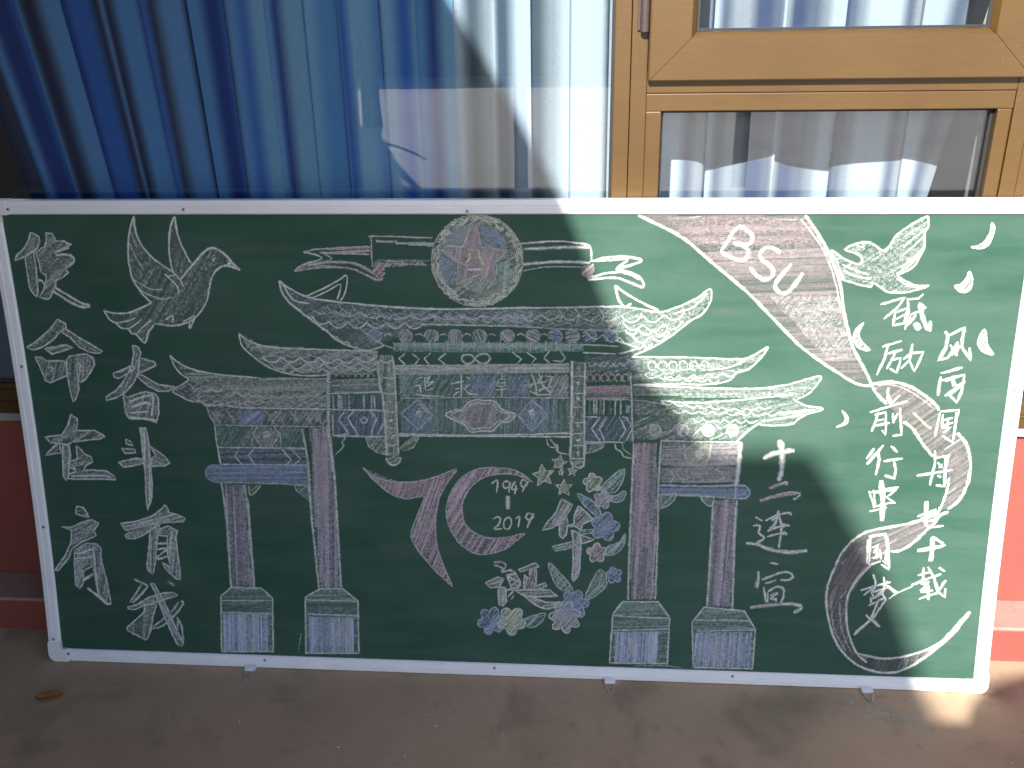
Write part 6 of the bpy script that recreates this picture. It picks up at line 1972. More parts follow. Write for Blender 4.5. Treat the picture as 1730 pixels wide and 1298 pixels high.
L([1660,807,1654,805,1649,808,1646,813,1646,820,1649,825,1655,827,1660,824,1664,819,1664,812],2.9,'w',0.60)
L([1684,807,1678,805,1673,808,1669,814,1670,820,1673,825,1679,827,1684,825,1688,819,1688,813],2.9,'w',0.60)
L([1588,790,1595,785,1601,781,1608,782,1615,786,1621,792],3.2,'w',0.65)
L([1621,792,1628,787,1635,784,1642,784,1648,789,1655,795],3.2,'w',0.65)
L([1655,795,1662,790,1669,786,1675,787,1682,791,1688,798],3.2,'w',0.65)
L([1688,798,1695,792,1702,789,1709,789,1715,794,1722,800],3.2,'w',0.65)
L([1722,800,1729,795,1736,791,1742,792,1749,796,1755,802],3.2,'w',0.65)
L([1543,794,1549,788,1555,785,1561,785,1567,787,1572,792],3.1,'w',0.60)
L([1572,792,1578,787,1584,783,1590,783,1595,786,1601,790],3.1,'w',0.60)
L([1601,790,1607,785,1613,781,1619,781,1624,784,1630,788],3.1,'w',0.60)
L([1630,788,1636,783,1642,780,1648,779,1653,782,1659,787],3.1,'w',0.60)
L([1659,787,1665,781,1671,778,1676,778,1682,780,1687,785],3.1,'w',0.60)
L([1687,785,1693,780,1699,776,1705,776,1711,779,1716,783],3.1,'w',0.60)
L([1773,830,1735,813,1687,806],3.6,'w',0.80)
L([1409,822,1413,816,1416,812,1420,813,1424,817,1427,823],3.4,'w',0.40)
L([1427,823,1431,817,1435,814,1438,814,1442,818,1445,824],3.4,'w',0.40)
L([1437,822,1441,816,1445,813,1449,813,1452,817,1456,823],3.4,'w',0.40)
L([1456,823,1459,817,1463,814,1467,814,1470,818,1474,824],3.4,'w',0.40)
L([1466,822,1469,816,1473,813,1477,813,1480,817,1484,823],3.4,'w',0.40)
L([1484,823,1488,818,1491,814,1495,815,1499,818,1502,825],3.4,'w',0.40)
F([1494,827,1526,831,1531,806,1494,801],'b',0.30,20,4.8)
fig('roof_tier', 'chalk_archway')
F([399,828,447,795,483,786,538,778,614,774,781,774,779,740,611,741,534,740,473,745,438,765],'y2',0.34,2,5.0)
F([398,740,440,759,479,745,626,738,779,737,776,698,561,698,478,701,442,712],'v',0.28,30,5.6)
L([399,828,418,810,447,795,483,786,538,779,614,774],4.2,'w',0.75)
L([614,772,781,774],3.4,'w',0.45)
L([399,828,408,801,421,782,438,765,397,740,418,723,442,712,467,712,478,701,519,704,561,698,654,697,776,697],4.2,'w',0.70)
L([440,757,445,751,449,746,454,743,459,743,465,745],3.6,'w',0.70)
L([465,745,470,741,476,739,482,738,488,741,494,745],3.6,'w',0.70)
L([494,745,499,741,505,738,510,738,516,740,522,744],3.6,'w',0.70)
L([527,730,533,728,538,727,544,730,550,734,556,738],3.9,'y2',0.65)
L([556,738,561,733,567,729,573,728,579,730,585,734],3.9,'y2',0.65)
L([585,734,590,729,596,725,602,725,608,727,614,730],3.9,'y2',0.65)
L([614,730,619,725,625,722,631,722,637,725,643,730],3.9,'y2',0.65)
L([643,730,649,726,654,723,660,724,666,727,672,732],3.9,'y2',0.65)
L([672,732,678,727,684,725,690,725,696,729,702,733],3.9,'y2',0.65)
L([702,733,707,729,713,727,719,727,725,730,731,735],3.9,'y2',0.65)
L([731,735,737,731,742,729,748,729,754,732,760,737],3.9,'y2',0.65)
L([467,711,474,707,482,705,490,705,498,708,506,713],3.4,'w',0.50)
L([506,713,514,709,522,707,529,708,538,710,546,715],3.4,'w',0.50)
L([546,715,553,710,561,708,569,708,577,710,585,715],3.4,'w',0.50)
L([585,715,593,710,600,707,608,707,616,710,624,715],3.4,'w',0.50)
L([612,719,618,713,623,710,628,710,634,713,640,718],3.1,'w',0.40)
L([640,718,645,713,650,709,656,709,662,712,668,718],3.1,'w',0.40)
L([668,718,673,712,678,709,683,709,689,712,695,717],3.1,'w',0.40)
L([695,717,700,712,705,708,711,708,717,711,723,717],3.1,'w',0.40)
L([723,717,728,711,733,707,738,707,744,711,750,716],3.1,'w',0.40)
L([750,716,755,710,760,707,766,707,771,710,777,715],3.1,'w',0.40)
L([458,714,463,739],3.1,'p',0.50)
L([746,709,762,712,777,703],3.4,'w',0.60)
L([711,727,733,733,760,737],3.1,'w',0.40)
L([442,742,447,739,453,737,458,737,464,738,470,741],2.8,'y2',0.40)
L([470,741,475,738,481,736,486,736,492,738,498,741],2.8,'y2',0.40)
L([498,741,503,738,509,736,514,736,520,738,526,740],2.8,'y2',0.40)
L([526,740,531,737,537,735,542,735,548,737,554,740],2.8,'y2',0.40)
L([554,740,559,737,564,735,570,735,576,737,582,740],2.8,'y2',0.40)
L([582,740,587,737,592,736,598,736,604,738,610,741],2.8,'y2',0.40)
L([610,741,615,738,620,736,626,736,632,738,637,741],2.8,'y2',0.40)
L([637,741,643,738,648,737,654,737,659,739,665,742],2.8,'y2',0.40)
L([665,742,671,739,676,737,682,737,687,739,693,742],2.8,'y2',0.40)
L([693,742,698,739,704,738,709,738,715,740,721,743],2.8,'y2',0.40)
L([721,743,726,740,731,738,737,738,743,740,748,743],2.8,'y2',0.40)
L([748,743,754,740,759,739,765,739,770,741,776,744],2.8,'y2',0.40)
L([450,730,456,727,461,724,467,724,474,726,480,729],2.8,'y2',0.45)
L([480,729,485,726,491,724,497,724,503,726,510,729],2.8,'y2',0.45)
L([510,729,515,725,521,723,527,723,533,725,539,728],2.8,'y2',0.45)
L([539,728,545,725,551,723,556,723,563,725,569,728],2.8,'y2',0.45)
L([569,728,574,725,580,723,586,723,592,725,598,729],2.8,'y2',0.45)
L([598,729,604,725,610,723,616,724,622,726,628,729],2.8,'y2',0.45)
L([628,729,634,726,640,724,645,724,651,726,658,730],2.8,'y2',0.45)
L([658,730,663,727,669,725,675,725,681,727,687,730],2.8,'y2',0.45)
L([687,730,693,727,699,725,704,725,710,727,717,731],2.8,'y2',0.45)
L([717,731,722,728,728,726,734,726,740,728,746,731],2.8,'y2',0.45)
L([746,731,752,728,757,726,763,726,769,729,775,732],2.8,'y2',0.45)
L([457,720,463,716,469,714,476,714,482,716,489,719],2.8,'y2',0.40)
L([489,719,495,716,501,713,508,713,514,715,521,719],2.8,'y2',0.40)
L([521,719,527,715,533,712,539,712,546,714,553,718],2.8,'y2',0.40)
L([553,718,559,714,565,712,571,712,578,714,585,718],2.8,'y2',0.40)
L([585,718,591,715,597,713,603,713,610,715,616,719],2.8,'y2',0.40)
L([616,719,622,715,629,713,635,713,642,716,648,720],2.8,'y2',0.40)
L([648,720,654,716,660,714,667,714,673,716,680,720],2.8,'y2',0.40)
L([680,720,686,717,692,714,698,715,705,717,712,721],2.8,'y2',0.40)
L([712,721,718,717,724,715,730,715,737,718,743,721],2.8,'y2',0.40)
L([743,721,749,718,755,716,762,716,768,718,775,722],2.8,'y2',0.40)
L([467,706,473,702,479,700,485,700,491,702,498,705],2.8,'y2',0.40)
L([498,705,504,701,509,699,516,699,522,701,528,704],2.8,'y2',0.40)
L([528,704,534,701,540,698,546,698,553,700,559,704],2.8,'y2',0.40)
L([559,704,565,700,571,698,577,698,584,700,590,704],2.8,'y2',0.40)
L([590,704,596,701,602,698,608,699,614,701,621,705],2.8,'y2',0.40)
L([621,705,627,701,633,699,639,699,645,702,652,706],2.8,'y2',0.40)
L([652,706,657,702,663,700,670,700,676,702,682,706],2.8,'y2',0.40)
L([682,706,688,703,694,700,700,701,706,703,713,707],2.8,'y2',0.40)
L([713,707,719,703,725,701,731,701,737,704,743,707],2.8,'y2',0.40)
L([743,707,749,704,755,702,761,702,767,704,774,708],2.8,'y2',0.40)
fig('roof_tier', 'chalk_archway')
F([1517,768,1654,764,1787,762,1862,770,1946,794,1938,772,1897,739,1788,740,1655,740,1517,741],'w',0.19,1,5.0)
F([1518,736,1656,733,1898,736,1918,723,1958,716,1923,702,1885,676,1826,673,1815,682,1769,674,1603,689,1519,692],'w',0.13,15,6.2)
L([1517,767,1654,764,1787,762,1862,771,1910,785,1946,794,1938,772,1920,751,1897,739],3.9,'w',0.80)
L([1888,738,1918,723,1958,716,1923,702,1904,691,1885,676,1826,673,1814,680],3.8,'w',0.80)
L([1582,730,1656,726,1756,734,1887,750],4.2,'w',0.70)
L([1582,728,1588,724,1594,721,1599,720,1605,722,1611,725],3.2,'w',0.70)
L([1611,725,1617,721,1622,718,1628,717,1634,719,1639,722],3.2,'w',0.70)
L([1639,722,1645,718,1651,715,1657,714,1663,716,1668,720],3.2,'w',0.70)
L([1668,720,1674,716,1680,713,1686,713,1691,715,1697,718],3.2,'w',0.70)
L([1697,718,1703,714,1709,711,1715,711,1720,713,1726,716],3.2,'w',0.70)
L([1726,716,1732,712,1738,709,1743,709,1749,711,1754,714],3.2,'w',0.70)
L([1754,714,1760,710,1766,708,1772,707,1777,710,1783,714],3.2,'w',0.70)
L([1783,714,1789,711,1795,710,1800,711,1806,714,1811,718],3.2,'w',0.70)
L([1811,718,1817,715,1823,713,1828,714,1834,717,1839,721],3.2,'w',0.70)
L([1610,707,1616,703,1622,700,1628,700,1635,702,1641,707],3.1,'w',0.55)
L([1641,707,1647,702,1653,699,1659,699,1665,702,1671,706],3.1,'w',0.55)
L([1671,706,1678,702,1684,699,1690,698,1696,701,1702,706],3.1,'w',0.55)
L([1702,706,1709,701,1715,698,1721,698,1727,701,1733,705],3.1,'w',0.55)
L([1733,705,1740,700,1746,697,1752,697,1758,700,1764,705],3.1,'w',0.55)
L([1764,705,1770,700,1777,697,1783,697,1789,700,1795,704],3.1,'w',0.55)
L([1795,704,1801,699,1807,696,1813,696,1819,699,1825,704],3.1,'w',0.55)
L([1825,704,1832,700,1838,697,1844,698,1850,701,1856,706],3.1,'w',0.55)
L([1856,706,1862,702,1868,700,1874,701,1880,704,1886,709],3.1,'w',0.55)
L([1886,709,1892,705,1898,703,1904,704,1910,707,1916,712],3.1,'w',0.55)
L([1658,687,1663,682,1668,679,1673,679,1678,682,1683,687],3.1,'w',0.50)
L([1683,687,1688,682,1693,679,1698,679,1703,682,1708,686],3.1,'w',0.50)
L([1708,686,1713,682,1718,679,1723,679,1728,682,1733,686],3.1,'w',0.50)
L([1733,686,1738,682,1743,679,1749,679,1753,681,1758,686],3.1,'w',0.50)
L([1758,686,1763,681,1769,678,1774,678,1778,681,1783,686],3.1,'w',0.50)
L([1783,686,1788,681,1794,678,1799,678,1803,681,1808,686],3.1,'w',0.50)
L([1857,704,1939,712],5.6,'w',0.80)
L([1818,684,1858,690,1917,701],4.2,'w',0.80)
L([1518,731,1555,728,1589,721],3.4,'w',0.40)
F([1521,720,1572,724,1580,696,1522,695],'y2',0.20,30,5.6)
fig('side_bay', 'chalk_archway')
F([481,697,561,696,776,695,774,654,495,653],'v',0.24,55,5.9)
F([555,690,623,691,614,656,552,655],'b',0.50,40,4.5)
F([515,674,514,667,510,662,505,660,500,659,495,662,492,667,492,673,493,679,497,684,502,687,507,687,512,685,515,680],'w',0.25,70,4.8)
L([486,689,500,673,508,654],3.1,'w',0.40)
F([553,674,551,668,547,663,542,660,537,660,533,663,530,668,529,674,531,680,534,685,539,688,545,688,549,685,552,680],'w',0.25,10,4.8)
L([524,690,538,674,545,655],3.1,'w',0.40)
F([652,676,650,670,646,665,641,662,636,662,632,664,629,669,628,675,630,682,633,687,638,689,644,689,648,687,651,682],'w',0.25,60,4.8)
L([623,691,637,676,645,657],3.1,'w',0.40)
F([676,676,675,670,671,665,666,662,661,662,656,665,654,670,653,676,654,682,658,687,663,690,668,690,673,687,676,682],'w',0.25,50,4.8)
L([647,691,661,676,669,657],3.1,'w',0.40)
F([713,677,712,671,708,666,703,663,698,663,693,665,691,670,690,676,691,683,695,687,700,690,705,690,710,688,712,683],'w',0.25,80,4.8)
L([684,692,698,676,706,658],3.1,'w',0.40)
F([744,677,742,671,739,666,734,663,729,663,724,666,721,671,721,677,722,683,726,688,730,691,736,691,740,688,743,683],'w',0.25,0,4.8)
L([715,692,729,677,737,658],3.1,'w',0.40)
F([768,678,767,671,763,666,758,664,753,664,749,666,746,671,745,677,747,683,750,688,755,691,760,691,765,689,768,684],'w',0.25,80,4.8)
L([739,693,754,677,762,659],3.1,'w',0.40)
L([478,700,485,673,496,654],3.6,'w',0.60)
L([492,652,620,652,774,652],3.4,'w',0.50)
F([495,651,721,652,721,598,497,594],'g',0.24,60,5.3)
F([496,593,721,596,722,554,499,551],'b',0.24,3,5.0)
L([494,651,495,610,501,548],4.2,'w',0.70)
L([497,594,615,595,721,596],3.6,'w',0.65)
L([499,550,721,552],3.6,'w',0.65)
F([607,647,641,644,652,628,634,598,609,597,587,627],'r',0.40,70,4.5)
F([632,629,631,625,628,621,624,618,620,618,616,620,613,624,613,629,614,634,617,638,621,640,626,640,629,638,632,634],'w',0.70,20,4.2)
L([604,651,587,630,609,597],3.9,'w',0.60,0)
L([634,598,655,631,644,650],3.9,'w',0.60,0)
L([586,624,584,597],3.4,'w',0.50)
L([657,638,658,598],3.4,'w',0.50)
L([549,588,539,572,554,552],3.9,'w',0.60,0)
L([587,590,573,574,587,552],3.9,'w',0.65,0)
L([659,592,682,563,667,553],3.9,'w',0.65,0)
L([683,591,705,569,690,554],3.9,'w',0.60,0)
fig('beam', 'chalk_archway')
F([467,543,499,548,723,550,720,501,495,503,467,509,461,528],'b',0.48,2,4.5)
L([501,548,473,545,461,530,464,512,479,504,497,503],4.2,'b2',0.55)
L([499,547,498,503],3.1,'b2',0.40)
L([497,502,609,502,720,499],3.9,'w',0.50)
L([499,526,720,529],3.1,'b2',0.35)
fig('bracket', 'chalk_archway')
L([567,496,569,470,585,479,599,497],3.9,'y2',0.60)
F([567,496,569,470,585,479,599,497],'y2',0.25,40,4.8)
fig('bracket', 'chalk_archway')
F([684,497,718,498,719,459,701,475,689,484],'g',0.25,40,5.6)
L([684,497,718,498,719,459,701,475,689,484],3.6,'g',0.50,0,1)
fig('side_bay', 'chalk_archway')
F([1519,690,1603,689,1769,674,1806,671,1768,635,1585,632,1520,634],'w',0.20,25,6.2)
F([1585,657,1584,650,1580,645,1574,642,1568,642,1562,645,1558,650,1556,656,1558,663,1561,668,1567,671,1573,671,1579,669,1583,663],'v',0.55,40,4.5)
L([1584,657,1582,648,1575,643,1567,643,1560,648,1557,656,1559,665,1566,670,1574,670,1581,665],3.6,'w',0.60,1,1)
F([1649,658,1648,651,1644,646,1639,643,1632,643,1627,646,1623,651,1621,658,1622,664,1626,669,1631,672,1638,672,1643,670,1648,665],'w',0.55,70,4.5)
L([1649,658,1646,650,1640,644,1631,644,1624,649,1622,658,1624,666,1630,671,1639,671,1646,666],3.6,'w',0.60,1,1)
F([1710,659,1709,652,1705,647,1700,644,1693,644,1687,647,1683,652,1682,659,1683,665,1686,670,1692,673,1698,673,1704,671,1708,666],'w',0.55,10,4.5)
L([1709,659,1707,651,1701,645,1692,645,1685,650,1682,659,1684,667,1691,672,1699,672,1706,667],3.6,'w',0.60,1,1)
F([1767,660,1766,653,1762,648,1757,645,1750,645,1745,648,1740,653,1739,660,1740,666,1743,671,1749,674,1755,674,1761,672,1765,666],'w',0.55,20,4.5)
L([1766,660,1764,652,1758,646,1749,646,1742,651,1739,660,1742,668,1748,673,1756,673,1763,668],3.6,'w',0.60,1,1)
L([1815,680,1790,660,1771,640,1761,629],4.5,'w',0.85)
L([1585,631,1677,630,1771,631],3.6,'w',0.70)
L([1523,674,1553,689],3.4,'w',0.50)
L([1598,646,1631,679],3.4,'w',0.50)
L([1659,644,1692,677],3.6,'w',0.60)
F([1589,630,1771,630,1771,574,1589,567],'v',0.42,3,4.8)
F([1589,565,1771,570,1768,526,1589,526],'v',0.42,3,4.8)
L([1772,631,1771,574,1768,523],9.8,'w',0.95)
F([1707,601,1704,589,1696,579,1683,573,1669,572,1655,578,1646,588,1642,600,1645,613,1654,623,1666,629,1681,629,1694,624,1703,614],'y',0.45,40,4.5)
F([1687,599,1686,594,1683,590,1679,588,1675,588,1670,590,1667,594,1666,599,1667,604,1670,608,1674,610,1678,610,1682,608,1685,604],'w',0.80,20,4.2)
L([1640,624,1644,593,1656,568],4.2,'w',0.60)
L([1704,623,1700,594,1690,567],4.8,'w',0.75)
L([1610,556,1619,542,1611,523],4.2,'w',0.50)
L([1635,564,1626,549,1644,527],4.2,'w',0.50)
L([1717,562,1742,544,1715,529],4.2,'w',0.60)
L([1640,626,1642,571],3.1,'w',0.40)
fig('beam', 'chalk_archway')
F([1585,517,1780,521,1800,509,1796,490,1768,488,1586,493],'b',0.46,1,4.5)
L([1585,518,1699,518,1777,522,1794,516,1801,503,1792,490,1768,488],4.5,'b2',0.75)
L([1767,519,1767,488],3.6,'w',0.60)
L([1590,493,1683,493,1768,488],3.6,'w',0.55)
F([1795,506,1794,500,1790,495,1785,493,1779,493,1773,495,1769,499,1768,505,1769,511,1772,516,1778,518,1784,518,1789,516,1793,511],'b2',0.30,30,4.2)
fig('bracket', 'chalk_archway')
F([1590,493,1627,498,1621,479,1604,464,1589,458],'w',0.28,50,5.6)
L([1590,493,1627,498,1621,479,1604,464,1589,458],3.6,'w',0.55,0,1)
fig('bracket', 'chalk_archway')
F([1683,491,1717,490,1716,465,1701,470,1690,481],'w',0.28,50,5.6)
L([1683,491,1717,490,1716,465,1701,470,1690,481],3.6,'w',0.60,0,1)
fig('column', 'chalk_archway')
F([505,498,553,497,556,427,558,222,508,219,505,360],'m',0.50,88,4.8)
L([498,500,503,426,504,346,503,218],5.6,'w',0.60)
L([557,497,561,427,561,348,563,220],5.6,'w',0.60)
L([563,458,563,370,564,222],5.6,'w',0.60)
fig('column', 'chalk_archway')
F([732,648,785,649,784,562,786,433,787,225,738,221,735,343,730,453],'m',0.50,88,4.8)
L([713,646,722,561,723,431,729,299,733,223],5.6,'w',0.60)
L([776,647,786,562,788,433,789,318,791,225],5.6,'w',0.60)
F([742,625,771,626,774,519,760,410,746,475],'p',0.40,85,4.8)
L([720,556,727,556],3.4,'w',0.50)
L([785,558,790,557],3.6,'w',0.55)
L([720,546,727,545],3.4,'w',0.50)
L([785,548,790,547],3.6,'w',0.55)
L([720,536,727,535],3.4,'w',0.50)
L([785,537,790,536],3.6,'w',0.55)
L([721,526,728,525],3.4,'w',0.50)
L([785,527,790,526],3.6,'w',0.55)
L([721,515,728,515],3.4,'w',0.50)
L([785,517,790,516],3.6,'w',0.55)
L([721,505,728,504],3.4,'w',0.50)
L([785,506,790,506],3.6,'w',0.55)
L([722,495,729,494],3.4,'w',0.50)
L([785,496,790,495],3.6,'w',0.55)
L([722,484,729,483],3.4,'w',0.50)
L([785,486,790,485],3.6,'w',0.55)
L([722,474,730,473],3.4,'w',0.50)
L([785,475,791,474],3.6,'w',0.55)
L([723,463,730,463],3.4,'w',0.50)
L([785,465,791,464],3.6,'w',0.55)
L([723,453,730,452],3.4,'w',0.50)
L([785,454,791,454],3.6,'w',0.55)
L([724,442,731,442],3.4,'w',0.50)
L([785,444,791,443],3.6,'w',0.55)
L([724,432,731,431],3.4,'w',0.50)
L([786,433,791,433],3.6,'w',0.55)
L([724,422,731,421],3.4,'w',0.50)
L([786,423,791,422],3.6,'w',0.55)
L([725,411,732,410],3.4,'w',0.50)
L([786,412,791,412],3.6,'w',0.55)
L([725,400,732,400],3.4,'w',0.50)
L([786,402,791,401],3.6,'w',0.55)
L([726,390,733,389],3.4,'w',0.50)
L([786,391,791,391],3.6,'w',0.55)
L([726,379,733,379],3.4,'w',0.50)
L([786,381,792,380],3.6,'w',0.55)
L([726,369,733,368],3.4,'w',0.50)
L([786,370,792,370],3.6,'w',0.55)
L([727,358,734,358],3.4,'w',0.50)
L([786,360,792,359],3.6,'w',0.55)
L([727,348,734,347],3.4,'w',0.50)
L([787,349,792,349],3.6,'w',0.55)
L([728,337,735,336],3.4,'w',0.50)
L([787,339,792,338],3.6,'w',0.55)
L([728,326,735,326],3.4,'w',0.50)
L([787,328,792,327],3.6,'w',0.55)
L([728,316,736,315],3.4,'w',0.50)
L([787,317,792,317],3.6,'w',0.55)
L([729,305,736,304],3.4,'w',0.50)
L([787,307,793,306],3.6,'w',0.55)
L([729,295,737,294],3.4,'w',0.50)
L([787,296,793,295],3.6,'w',0.55)
L([730,284,737,283],3.4,'w',0.50)
L([788,285,793,285],3.6,'w',0.55)
L([730,273,737,272],3.4,'w',0.50)
L([788,275,793,274],3.6,'w',0.55)
L([731,262,738,262],3.4,'w',0.50)
L([788,264,793,263],3.6,'w',0.55)
L([731,252,738,251],3.4,'w',0.50)
L([788,253,794,253],3.6,'w',0.55)
L([732,241,739,240],3.4,'w',0.50)
L([788,243,794,242],3.6,'w',0.55)
L([732,230,739,230],3.4,'w',0.50)
L([788,232,794,231],3.6,'w',0.55)
fig('column', 'chalk_archway')
F([1520,624,1575,625,1580,472,1580,218,1522,217,1522,353],'m',0.50,88,4.8)
L([1521,622,1519,470,1517,352,1517,216],5.6,'w',0.60)
L([1586,631,1583,510,1585,394,1584,219],5.6,'w',0.60)
F([1525,620,1561,621,1565,354,1529,353],'p',0.42,86,4.5)
fig('column', 'chalk_archway')
F([1719,483,1767,484,1771,359,1771,204,1714,205,1715,358],'m',0.50,88,4.8)
L([1715,479,1715,397,1712,203],5.6,'w',0.60)
L([1771,484,1771,379,1774,200],5.6,'w',0.60)
L([1769,476,1770,343],5.6,'w',0.60)
L([1724,475,1764,476],3.4,'p',0.30)
L([1725,463,1764,464],3.4,'p',0.30)
L([1725,452,1765,453],3.4,'p',0.30)
L([1726,440,1765,441],3.4,'p',0.30)
L([1726,428,1766,429],3.4,'p',0.30)
L([1727,417,1767,418],3.4,'p',0.30)
L([1727,405,1767,406],3.4,'p',0.30)
L([1728,393,1768,394],3.4,'p',0.30)
fig('column_base', 'chalk_archway')
F([474,193,503,218,581,219,610,192,604,44,466,39],'g',0.30,3,5.6)
L([474,193,503,218,581,219,610,192,604,44,466,39],4.5,'w',0.65,0,1)
L([477,181,607,185],3.9,'w',0.60)
L([475,149,605,149],3.9,'w',0.60)
F([477,143,597,146,591,43,470,39],'b4',0.60,88,4.5)
L([531,139,524,63],12.2,'w',0.35)
L([561,144,553,43],8.0,'w',0.35)
L([556,141,549,69],6.4,'w',0.35)
L([532,137,525,61],7.8,'w',0.35)
L([504,135,496,46],5.8,'w',0.35)
L([565,144,557,51],10.6,'w',0.35)
fig('column_base', 'chalk_archway')
F([696,197,734,221,795,223,832,192,830,47,691,42],'g',0.30,3,5.6)
L([696,197,734,221,795,223,832,192,830,47,691,42],4.5,'w',0.65,0,1)
L([698,190,830,190],3.9,'w',0.60)
L([698,152,829,150],3.9,'w',0.60)
F([700,143,818,142,815,47,696,43],'b4',0.60,88,4.5)
L([780,137,775,72],6.5,'w',0.35)
L([804,135,799,69],6.8,'w',0.35)
L([805,146,799,47],10.3,'w',0.35)
L([775,144,769,48],11.2,'w',0.35)
L([790,139,785,65],10.5,'w',0.35)
L([808,143,802,67],10.0,'w',0.35)
L([681,99,670,44],3.1,'w',0.25)
fig('column_base', 'chalk_archway')
F([1480,175,1504,210,1591,213,1621,171,1619,47,1474,44],'g',0.30,3,5.6)
L([1480,175,1504,210,1591,213,1621,171,1619,47,1474,44],4.5,'w',0.65,0,1)
L([1480,172,1619,169],3.9,'w',0.60)
L([1479,132,1618,141],3.9,'w',0.60)
F([1485,126,1594,130,1596,46,1485,44],'b4',0.60,88,4.5)
L([1532,119,1532,52],8.9,'w',0.35)
L([1579,126,1578,52],8.0,'w',0.35)
L([1577,127,1576,67],12.6,'w',0.35)
L([1525,117,1524,60],10.2,'w',0.35)
L([1526,116,1525,65],10.5,'w',0.35)
L([1492,119,1491,50],10.0,'w',0.35)
fig('column_base', 'chalk_archway')
F([1677,161,1705,202,1803,195,1833,146,1830,41,1684,39],'g',0.30,3,5.6)
L([1677,161,1705,202,1803,195,1833,146,1830,41,1684,39],4.5,'w',0.65,0,1)
L([1686,167,1815,170],3.9,'w',0.60)
L([1687,137,1831,146],3.9,'w',0.60)
F([1683,133,1827,138,1826,43,1688,40],'b4',0.60,88,4.5)
L([1757,126,1758,45],9.7,'w',0.35)
L([1796,132,1797,59],8.0,'w',0.35)
L([1780,136,1781,62],6.9,'w',0.35)
L([1698,130,1699,59],8.2,'w',0.35)
L([1727,133,1728,67],7.7,'w',0.35)
L([1737,126,1737,53],10.1,'w',0.35)
L([1536,38,1608,41,1657,36],3.4,'w',0.40)

made = {}
for fg in FIGS:
    par = board
    if fg['parent']:
        par = made[fg['parent']]
    o = uv_mesh(fg['name'], fg['v'], fg['f'], fg['uv'], M['chalk'], par)
    ca = o.data.color_attributes.new('pigment', 'FLOAT_COLOR', 'POINT')
    ca.data.foreach_set('color', [x for c in fg['c'] for x in c])
    made.setdefault(fg['name'], o)

# ------------------------------------------------------------------ small things on the ground
def leaf(loc, size, rot):
    vs, fs = [], []
    nu, nv = 10, 5
    for i in range(nu):
        t = i / (nu - 1)
        wd = 0.52 * math.sin(math.pi * min(1, t * 1.02)) ** 0.7 * (1 - 0.62 * t) + 0.006
        for j in range(nv):
            s = j / (nv - 1) * 2 - 1
            x, y = (t - 0.5) * size, s * wd * size * 0.6
            z = 0.004 + size * (0.10 * s * s + 0.10 * (t - 0.4) ** 2 + 0.02 * math.sin(9 * t + 2 * s))
            vs.append((loc[0] + x * math.cos(rot) - y * math.sin(rot), loc[1] + x * math.sin(rot) + y * math.cos(rot), z))
    for i in range(nu - 1):
        for j in range(nv - 1):
            a = i * nv + j
            fs.append((a, a + nv, a + nv + 1, a + 1))
    o = mesh('fallen_leaf', vs, fs, M['leaf'], None, True)
    s = o.modifiers.new('thickness', 'SOLIDIFY'); s.thickness = 0.0006
    return o
tag(leaf((-1.12, -0.146), 0.072, 0.25), 'dry orange brown leaf lying on the concrete', 'leaf')
rk = random.Random(5)
for i, (x, y) in enumerate(((-0.172, -0.153), (-0.16, -0.172), (-0.143, -0.19), (-0.31, -0.255), (-0.20, -0.29), (0.02, -0.21), (0.36, -0.27), (1.17, -0.235), (0.62, -0.045), (-0.62, -0.20), (0.70, -0.30), (-0.36, -0.27))):
    bm = bmesh.new()
    bmesh.ops.create_icosphere(bm, subdivisions=1, radius=0.5)
    sz = rk.uniform(0.0025, 0.0045); el = rk.uniform(1.0, 2.4)
    for v in bm.verts:
        c = v.co * (1 + rk.uniform(-0.2, 0.2))
        v.co = Vector((c.x * sz * el, c.y * sz, c.z * sz * 0.7))
    bm.transform(Matrix.Translation((x, y, sz * 0.3)) @ Matrix.Rotation(rk.uniform(0, 6.3), 4, 'Z'))
    tag(from_bm('chalk_crumb', bm, M['crumb']), 'tiny pale crumb of chalk lying on the concrete', 'chalk', 'chalk crumbs on the ground')
# spilt chalk dust under the board
vs, fs = [], []
for i in range(520):
    t = rk.gauss(0, 1)
    x, y = 0.955 + 0.042 * t + 0.012 * rk.gauss(0, 1), -0.098 - 0.018 * t + 0.011 * rk.gauss(0, 1)
    r = rk.uniform(0.0006, 0.0019); a0 = rk.uniform(0, 6.3); b = len(vs)
    for k in range(4):
        vs.append((x + r * rk.uniform(0.6, 1.3) * math.cos(a0 + k * 1.57), y + r * rk.uniform(0.6, 1.3) * math.sin(a0 + k * 1.57), 0.0006))
    vs.append((x, y, 0.0006 + r * 0.6))
    fs += [(b + k, b + (k + 1) % 4, b + 4) for k in range(4)]
tag(mesh('chalk_dust', vs, fs, M['dust']), 'spilt greenish chalk dust on the concrete below the board', 'dust', kind='stuff')

